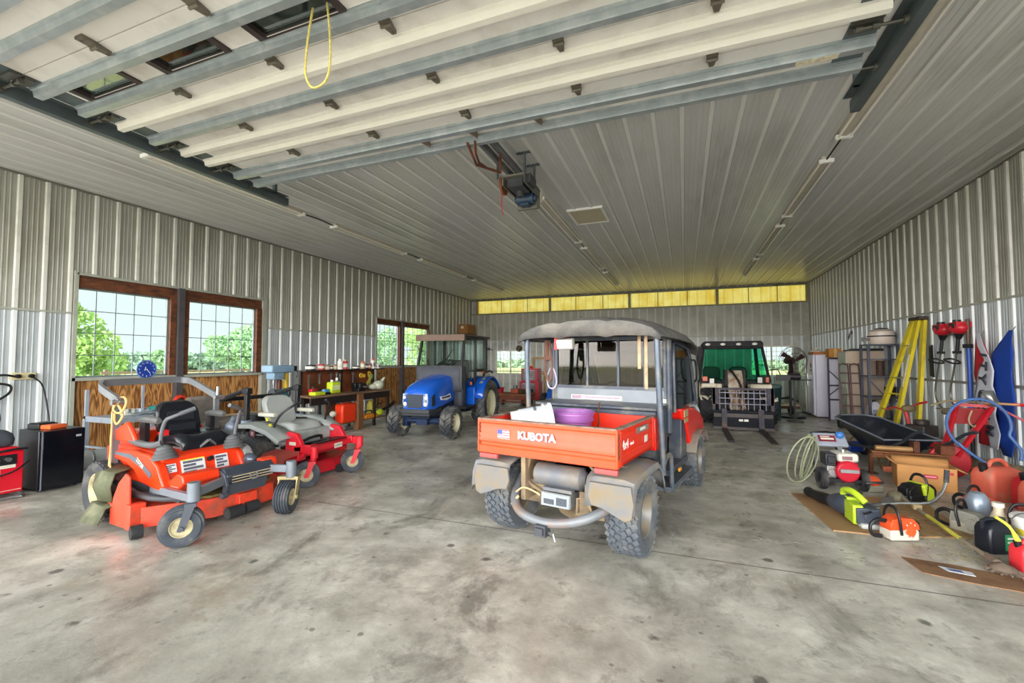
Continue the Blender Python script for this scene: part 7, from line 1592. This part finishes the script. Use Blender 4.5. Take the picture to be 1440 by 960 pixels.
b = B(); b.bx(-.08,.0,-.2,.0,.02,.19); b.tube([(-.04,.1,.16),(-.05,.08,.25),(-.02,-.06,.27),(.04,-.14,.2)],.03,8,sub=3); b.bx(-.06,.06,-.02,.06,.15,.21); ob('body_shell', b, mat('lime_bright', '#b7d631', .35), bl, bev=.015)
b = B(); b.bx(-.04,.14,-.26,-.08,.0,.045); ob('fuel_tank', b, mat('tank_translucent', '#c5c7c4', .4), bl, bev=.018)
b = B(); b.tube([(-.02,-.24,.13),(.04,-.25,.16)],.01,6); b.tube([(.02,.06,.26),(.05,-.02,.25)],.02,6); ob('trigger', b, M_BLK, bl)
b = B(); b.lathe([(.001,.0),(.11,.0),(.10,.012),(.001,.016)], n=24); tag(ob('lid', b, mat('lid_grey', '#a9adab', .5), loc=(1.72,5.62,.012)), 'round grey plastic lid lying behind the leaf blower', 'lid')
# chainsaws
def chainsaw(name, label, loc, rz, mt, mb, bar=True, mh=None, s=.66):
    t = thing(name, label, 'chainsaw', loc, rz); t.scale = (s, s, s*1.35)
    b = B(); b.prism([(-.18,.09),(-.17,.16),(-.08,.21),(.1,.20),(.17,.15),(.18,.10)],'xz',-.09,.09); b.bx(-.16,.1,-.095,-.085,.12,.19); tp = ob('top_cover', b, mt, t, bev=.015)
    b = B(); b.bx(-.18,.17,-.10,.10,.0,.10); ob('crankcase', b, mb, t, bev=.02)
    b = B(); b.lathe([(.001,.02),(.055,.015),(.06,.0),(.07,.0)], (.06,-.10,.10), 'Y', 20); b.lathe([(.001,-.016),(.052,-.012),(.058,0)], (.06,-.10,.10), 'Y', 20); ob('starter_cover', b, mt, t)
    b = B()
    for k in range(8): a = 2*PI*k/8; b.box((.06+.066*math.cos(a),-.102,.10+.066*math.sin(a)),(.012,.01,.012))
    ob('cover_teeth', b, mb, t)
    b = B(); b.tube([(-.06,-.11,.06),(-.09,-.12,.2),(-.09,-.06,.29),(-.09,.06,.29),(-.09,.12,.2),(-.06,.11,.06)],.016,8,sub=3); ob('front_handle', b, mh or M_BLK, t)
    b = B(); b.tube([(-.16,0,.16),(-.28,0,.17),(-.36,0,.12),(-.34,0,.04),(-.22,0,.02)],.02,8,sub=3); ob('rear_handle', b, mh or M_BLK, t)
    b = B(); b.bx(.12,.19,-.08,.06,.06,.17); ob('muffler', b, M_BLK, t, bev=.008)
    if bar:
        b = B(); b.prism(rrect(.14,.62,.02,.09,.034),'xz',.05,.058); ob('guide_bar', b, M_STEEL, t)
    return t
chainsaw('chainsaw', 'orange and white chainsaw at the corner of the plywood sheet by the leaf blower', (1.66, 4.70, .012), 20, mat('saw_orange', '#e8562a', .35), mat('saw_cream', '#cfc8ba', .45, 0, .08), bar=False)
bc = chainsaw('chainsaw', 'black and lime chainsaw leaning in front of the open cardboard box', (2.24, 5.96, .0), -150, M_BLK, M_BLK, True, s=.72)
b = B(); b.prism([(-.2,.04),(-.12,.02),(-.05,.1),(-.02,.2),(-.08,.22),(-.2,.16)],'xz',-.12,.13); ob('lime_panel', b, m_lime, bc, bev=.015)
chainsaw('cutoff_saw', 'dusty grey saw with black loop handle and silver dome beside the oil jug', (2.30, 5.10, 0), -50, mat('dusty_grey', '#8a877c', .6, 0, .15, 8), mat('dusty_cream', '#a39d8c', .6, 0, .15, 8), False)
b = B(); b.lathe([(.001,.10),(.05,.085),(.08,.04),(.088,-.02),(.09,-.2),(.09,-.215),(.001,-.215)], n=22); tag(ob('steel_dome', b, mat('dome_steel', '#8f9cab', .3, .4), loc=(2.46,5.33,.215)), 'silver dome shaped canister behind the dusty grey saw', 'canister')
simple('trimmer_engine', 'small orange trimmer engine lying left of the black and lime chainsaw', 'engine', (1.98, 6.3, .0), [('cover', B().sph((0,0,.11),(.10,.08,.07),14,10), mat('engine_orange2', '#d8552e', .4), 0), ('crankcase', B().bx(-.09,.09,-.08,.07,.0,.08), mat('case_grey', '#8b8a78', .6), .02), ('guard', B().tube([(-.12,-.1,.05),(-.2,-.2,.14),(-.05,-.24,.16)],.012,6,sub=3), M_BLK, 0)], rz=20)
# long string trimmer on the floor
lt_ = thing('brush_cutter', 'long brush cutter with yellow shaft sleeve lying across the floor at the right', 'brush cutter', (0,0,0))
A = Vector((2.07,5.75,.06)); Z_ = Vector((2.07,4.30,.05))
b = B(); b.tube([A+Vector((0,.0,.03)), A.lerp(Z_,.5), Z_],.014,10); ob('shaft', b, mat('shaft_tan', '#9c8f7a', .5, .2, .15), lt_)
b = B(); b.tube([A.lerp(Z_,.34)+Vector((0,0,.012)), A.lerp(Z_,.70)],.0165,10); ob('sleeve', b, mat('sleeve_yellow', '#c9c04a', .5), lt_)
c0 = A.lerp(Z_,.2)+Vector((0,0,.03))
b = B(); b.tube([c0+Vector((-.34,-.06,.0)), c0+Vector((-.12,.0,.02)), c0+Vector((.1,.03,.04)), c0+Vector((.24,.12,.12)), c0+Vector((.30,.16,.24))],.014,8,sub=3); ob('handlebar', b, M_CHROME, lt_)
b = B(); b.tube([c0+Vector((.295,.157,.22)), c0+Vector((.31,.17,.34))],.021,10); b.tube([c0+Vector((-.30,-.05,.0)), c0+Vector((-.40,-.08,-.01))],.021,10); ob('grip', b, M_RUB, lt_)
b = B(); b.box(tuple(c0),(.07,.06,.05)); ob('handle_clamp', b, mat('clamp_tan', '#a08c64', .5), lt_, bev=.008)
b = B(); b.sph((2.05,5.86,.07),(.07,.11,.06),14,10); b.bx(1.99,2.12,5.8,5.95,.0,.05); ob('engine', b, mat('engine_olive', '#77715a', .6, 0, .15), lt_)
b = B(); b.cyl(Z_+Vector((0,.08,0)), Z_+Vector((0,-.02,-.005)),.03,n=10); b.lathe([(.001,-.05),(.06,-.045),(.075,-.02),(.06,.0),(.001,.02)], tuple(Z_+Vector((.01,-.06,.0))), 'Z', 16)
for k in range(12): a = 2*PI*k/12; b.tube([Z_+Vector((.01+.05*math.cos(a),-.06+.05*math.sin(a),-.02)), Z_+Vector((.01+.10*math.cos(a),-.06+.10*math.sin(a),-.035))],.008,5)
ob('cutting_head', b, mat('head_dusty', '#6f5f52', .8, 0, .25, 10), lt_)
# open cardboard box
cb = thing('cardboard_box', 'open tan cardboard box with a small red printed mark, between washer and fuel cans', 'box', (2.62, 6.72, 0), -12)
M_CB = mat('carton_tan', '#c08a50', .75, 0, .05, 4)
b = B(); w_, d_, h_ = .26, .17, .27
for q in ((-w_,w_,-d_,-d_+.006),(-w_,w_,d_-.006,d_),(-w_,-w_+.006,-d_,d_),(w_-.006,w_,-d_,d_)): b.bx(q[0],q[1],q[2],q[3],0,h_)
b.bx(-w_,w_,-d_,d_,0,.006); ob('carton', b, M_CB, cb)
for nm, pts in (('flap',[(-w_,d_,h_),(w_,d_,h_),(w_,d_+.1,h_+.05),(-w_,d_+.1,h_+.05)]),('flap',[(-w_,-d_,h_),(-w_,d_,h_),(-w_-.08,d_,h_+.06),(-w_-.08,-d_,h_+.06)]),('flap',[(w_,-d_,h_),(w_,d_,h_),(w_+.09,d_,h_-.04),(w_+.09,-d_,h_-.04)])):
    b = B(); b.face(pts); ob(nm, b, M_CB, cb, sol=.006)
b = B(); b.prism(rrect(-.03,.10,.14,.185,.02),'xz',-d_-.003,-d_); mk = ob('red_mark', b, mat('mark_red', '#b82a3c', .5), cb)
b = B(); b.bx(-.012,.085,-d_-.0045,-d_-.003,.155,.17); ob('mark_print', b, mat('mark_pink', '#d9909a', .5), mk)
b = B(); b.bx(.2,.23,-d_-.003,-d_,.2,.23); ob('corner_mark', b, MATS['mark_red'], cb)
# fuel cans
def gas_can(label, loc, rz, s, m, cat='fuel can', name='fuel_can', spout=None):
    t = thing(name, label, cat, loc, rz, 'red fuel cans by the right wall')
    b = B(); b.loft([[(x*k*s,y*k*s,z*s) for x,y in rrect(-.2,.2,-.13,.13,.05)] for z,k in ((0,.94),(.02,1),(.26,1),(.32,.9),(.36,.6))]); ob('body', b, m, t, ang=45)
    b = B(); b.tube([(-.12*s,0,.33*s),(-.06*s,0,.42*s),(.06*s,0,.42*s),(.14*s,0,.31*s)],.022*s,8,sub=3); ob('handle', b, m, t)
    b = B(); b.cyl((-.15*s,0,.31*s),(-.17*s,0,.39*s),.04*s,n=12); ob('cap', b, M_BLK, t)
    b = B()
    for z in (.08,.14,.2): b.lathe([(.0,0)],n=3) if False else b.loft([[(x*1.004*s,y*1.004*s,zz*s) for x,y in rrect(-.2,.2,-.13,.13,.05)] for zz in (z,z+.012)], cap=False)
    ob('moulded_band', b, m, t)
    return t
M_FC1 = mat('fuel_faded', '#cf5f4a', .55, 0, .1, 4, dirt='#b58a76', damt=.4, ds=4); M_FC2 = mat('fuel_red', '#c0202c', .45, 0, .08)
gas_can('large faded red fuel can directly right of the open cardboard box', (3.14, 6.42, 0), 22, .98, M_FC1)
gas_can('deep red fuel can wedged between two faded fuel cans', (3.30, 6.08, 0), 18, .95, M_FC2)
gas_can('large dusty faded fuel can with its handle towards the tarp', (3.2, 5.74, 0), 12, 1.05, M_FC1)
gas_can('bright red fuel can in front of the large dusty faded one', (3.1, 5.38, 0), 16, .82, M_FC2)
sg = gas_can('small red fuel can with a long yellow spout', (2.30, 4.36, 0), 10, .52, mat('fuel_bright', '#e2343c', .4, 0, .04))
b = B(); b.tube([(-.08,0,.2),(-.13,.0,.3),(-.2,.02,.36)],[.018,.016,.01],8,sub=3); ob('spout', b, mat('spout_yellow', '#d6d24a', .4), sg)
# oil jug
oj = thing('oil_jug', 'black oil jug with a green label on the floor at the right', 'jug', (2.27, 4.70, 0), 20)
b = B(); b.loft([[(x*k,y*k,z) for x,y in rrect(-.11,.11,-.07,.07,.025)] for z,k in ((0,.95),(.015,1),(.17,1),(.21,.85),(.235,.45))]); ob('body', b, mat('jug_black', '#1b1f28', .3), oj, ang=45)
b = B(); b.cyl((.05,0,.225),(.05,0,.26),.025,n=12); ob('cap', b, M_BLK, oj)
b = B(); b.tube([(-.09,0,.15),(-.1,0,.235),(-.02,0,.25),(.02,0,.23)],.015,8,sub=2); ob('handle', b, MATS['jug_black'], oj)
b = B(); b.bx(.0,.095,-.073,-.07,.03,.15); lb = ob('label', b, mat('label_green', '#1f8a5a', .4), oj)
b = B(); b.bx(.015,.08,-.075,-.073,.115,.13); b.bx(.015,.06,-.075,-.073,.085,.10); ob('label_print', b, M_OFFW, lb)
# white pail and orange saw behind
pl_ = thing('pail', 'white pail with yellow and blue label behind the small red fuel can', 'pail', (2.56, 4.78, 0))
b = B(); b.lathe([(.001,0),(.125,0),(.14,.24),(.15,.24),(.15,.26),(.14,.27),(.001,.27)], n=28); ob('body', b, M_WHITE, pl_)
for z0, z1, m in ((.13,.18,mat('pail_yellow','#d6c545',.5)),(.05,.07,mat('pail_blue','#4a5aa8',.5)),(.09,.12,mat('pail_grey','#a3a3b8',.5))):
    b = B(); b.lathe([(.125+.015*z0/.24+.0015,z0),(.125+.015*z1/.24+.0015,z1)], n=28); ob('label_band', b, m, pl_)
b = B(); b.tube([(-.15,0,.24),(-.13,-.06,.3),(0,-.1,.33),(.13,-.06,.3),(.15,0,.24)],.005,5,sub=3); ob('bail', b, M_STEEL, pl_)
chainsaw('chainsaw', 'orange saw with black loop handle standing behind the white pail', (2.66, 5.1, 0), -100, mat('saw_orange2', '#e2582c', .4), mat('saw_grey', '#bdb6a8', .5), False)
simple('mixing_bottle', 'pale plastic bottle with white cap between the pail and the dusty grey saw', 'bottle', (2.4, 4.92, 0), [('body', B().lathe([(.001,0),(.05,0),(.055,.02),(.055,.2),(.03,.26),(.03,.29)],n=18), mat('bottle_pale', '#c2b49a', .4), 0), ('cap', B().cyl((0,0,.29),(0,0,.325),.038,n=14), M_OFFW, 0)])
simple('tool_box', 'red tool box with green lid behind the orange saw', 'box', (2.88, 5.15, 0), [('body', B().bx(-.12,.12,-.1,.1,0,.2), M_FC2, .02), ('lid', B().bx(-.11,.11,-.09,.09,.2,.25), mat('lid_green', '#2f9a4f', .4), .02)])
chainsaw('chainsaw', 'orange and black saw on the floor right of the cardboard box front', (2.66, 5.7, 0), -60, mat('saw_orange3', '#dd4f2c', .4), M_BLK, False)
# flat cardboard pieces
M_CBF = mat('card_flat', '#8d6a4c', .8, 0, .1, 4, dirt='#6b4b33', damt=.5, ds=3)
t = thing('flat_cardboard', 'flat piece of brown cardboard with a white label on the floor in front', 'cardboard', (0,0,0))
b = B(); b.prism([(1.52,4.29),(1.55,4.03),(1.80,3.96),(2.06,3.92),(2.14,4.16),(1.84,4.25)],'xy',.0,.006); ob('sheet', b, M_CBF, t)
b = B(); b.prism([(1.70,4.19),(1.72,4.11),(1.86,4.08),(1.87,4.15)],'xy',.006,.008); l2 = ob('shipping_label', b, mat('label_white', '#d3d6de', .5), t)
b = B(); b.prism([(1.735,4.165),(1.745,4.125),(1.81,4.108),(1.81,4.15)],'xy',.008,.009); ob('label_print', b, mat('print_blue', '#5c6a94', .5, 0, .3, 90), l2)
b = B(); b.prism([(2.10,3.86),(2.12,3.70),(2.5,3.6),(2.5,3.82)],'xy',.0,.006); tag(ob('flat_cardboard', b, M_CBF), 'second flat cardboard piece cut off by the right picture edge', 'cardboard')
# red machine with blue hose hoop
rm = thing('hose_cart', 'red tubular garden cart with a round red wheel guard behind the fuel cans', 'cart', (3.26, 7.42, 0), 0)
M_RMR = mat('cart_red', '#b81826', .4, 0, .08)
b = B(); b.bar((-.16,.05,.2),(.05,.1,.93),.05,.04); b.bar((-.06,-.1,.28),(.34,.0,.90),.05,.04); b.bar((.05,.1,.92),(.36,.0,.92),.04,.04); b.bar((-.2,.0,.18),(.1,-.05,.25),.05,.05); ob('frame', b, M_RMR, rm)
b = B(); b.prism([(.0,.68),(.34,.68),(.30,.88),(.05,.88)],'xz',.06,.09); ob('panel', b, mat('panel_darkred', '#8f1f22', .5, 0, .1), rm)
b = B(); b.lathe([(.0001,-.03),(.2,-.03),(.21,0),(.2,.03),(.0001,.03)], (-.12,-.05,.21), Vector((.25,1,0)), 28); ob('wheel_guard', b, M_RMR, rm)
b = B(); b.tube([(.14,-.02,.86),(.1,-.03,.74),(.14,-.03,.66),(.2,-.02,.7),(.3,.0,.86)],.010,6,sub=3); ob('bracket', b, mat('bracket_tan', '#a58a6a', .5), rm)
b = B(); b.bar((-.1,.05,.28),(.2,.05,.66),.012,.012); ob('brace_rod', b, M_STEEL, rm)
pts = [(3.36+.28*math.cos(R(a)), 7.2-.05*math.cos(R(a)), .70+.32*math.sin(R(a))) for a in range(-20,250,15)]
pts = [(3.66,7.05,.32),(3.68,7.08,.45)]+pts+[(3.28,7.15,.34),(3.42,7.05,.22),(3.52,7.0,.16)]
b = B(); b.tube(pts,.017,8,sub=2); tag(ob('blue_hose', b, mat('hose_blue', '#3f6298', .45, 0, .06)), 'blue hose standing in one big loop before the flag', 'hose')
ra = thing('rake', 'wooden handled rake with red grip lying across the blue hose loop', 'rake', (0,0,0))
b = B(); b.cyl((3.5,7.35,.965),(4.02,6.9,.965),.014,n=8); ob('handle', b, mat('handle_wood', '#b08a62', .6), ra)
b = B(); b.cyl((3.68,7.2,.965),(3.84,7.06,.965),.018,n=8); ob('grip', b, M_RMR, ra)
b = B(); b.tube([(3.44,7.4,.965),(3.2,7.5,.97),(3.05,7.55,.9)],.012,6); ob('head', b, mat('rake_head', '#8a7c5c', .6, .2), ra)
sd_ = thing('shovel', 'shovel with a pink red handle leaning on the right wall by the flag', 'shovel', (0,0,0))
b = B(); b.cyl((3.62,7.3,.9),(3.92,7.1,.66),.014,n=8); ob('shaft', b, mat('shaft_pink', '#a8505a', .5), sd_)
b = B(); b.cyl((3.90,7.115,.675),(3.98,7.06,.60),.022,n=8); ob('grip', b, mat('grip_dark', '#4a4c4c', .6), sd_)
b = B(); b.grid([[(3.6+.06*(u-1)-.03*v, 7.32+.02*abs(u-1)+.015*v, .92+.1*v) for u in range(3)] for v in range(3)]); ob('blade', b, M_STEEL, sd_, sol=.004)
# tarp at the wall foot
b = B(); rows = []
for i in range(9):
    y = 5.0+i*.4; rows.append([(3.55+k*.08, y+.05*math.sin(k*2+i), max(.0, .20*math.sin(PI*k/6)*(.6+.4*math.sin(i*1.7+k)) + .02)) for k in range(7)])
b.grid(rows); tag(ob('folded_tarp', b, mat('tarp_khaki', '#8c7f63', .8, 0, .12, 4, bump=.4, bs=9), sol=.02, ang=70), 'khaki folded tarp along the foot of the right wall', 'tarp')

b = B(); rn = random.Random(21)
for k in range(260):
    x = rn.gauss(2.0, .17); y = rn.gauss(4.72, .42); a = rn.uniform(0, PI); l = rn.uniform(.012, .04)
    if y < 4.32: continue
    d = Vector((math.cos(a), math.sin(a), 0)); p = Vector((x, y, .016 if y > 4.7 else .004))
    b.bar(p-d*l, p+d*l, .0028, .0025)
tag(ob('straw', b, mat('straw', '#8f8767', .9, 0, .2)), 'scattered straw bits on the floor around the brush cutter shaft', 'straw', kind='stuff')

for o in [o for o in bpy.data.objects if o.parent and o.name.split('.')[0] in ('wedge','end_stile','hanger','arm_bracket','deck_bracket','rear_post','reflector','boom_joint','chuck','crossbar','bracket','front_fender','hinge_pin','foot_rest','tail_light')]: split_islands(o)
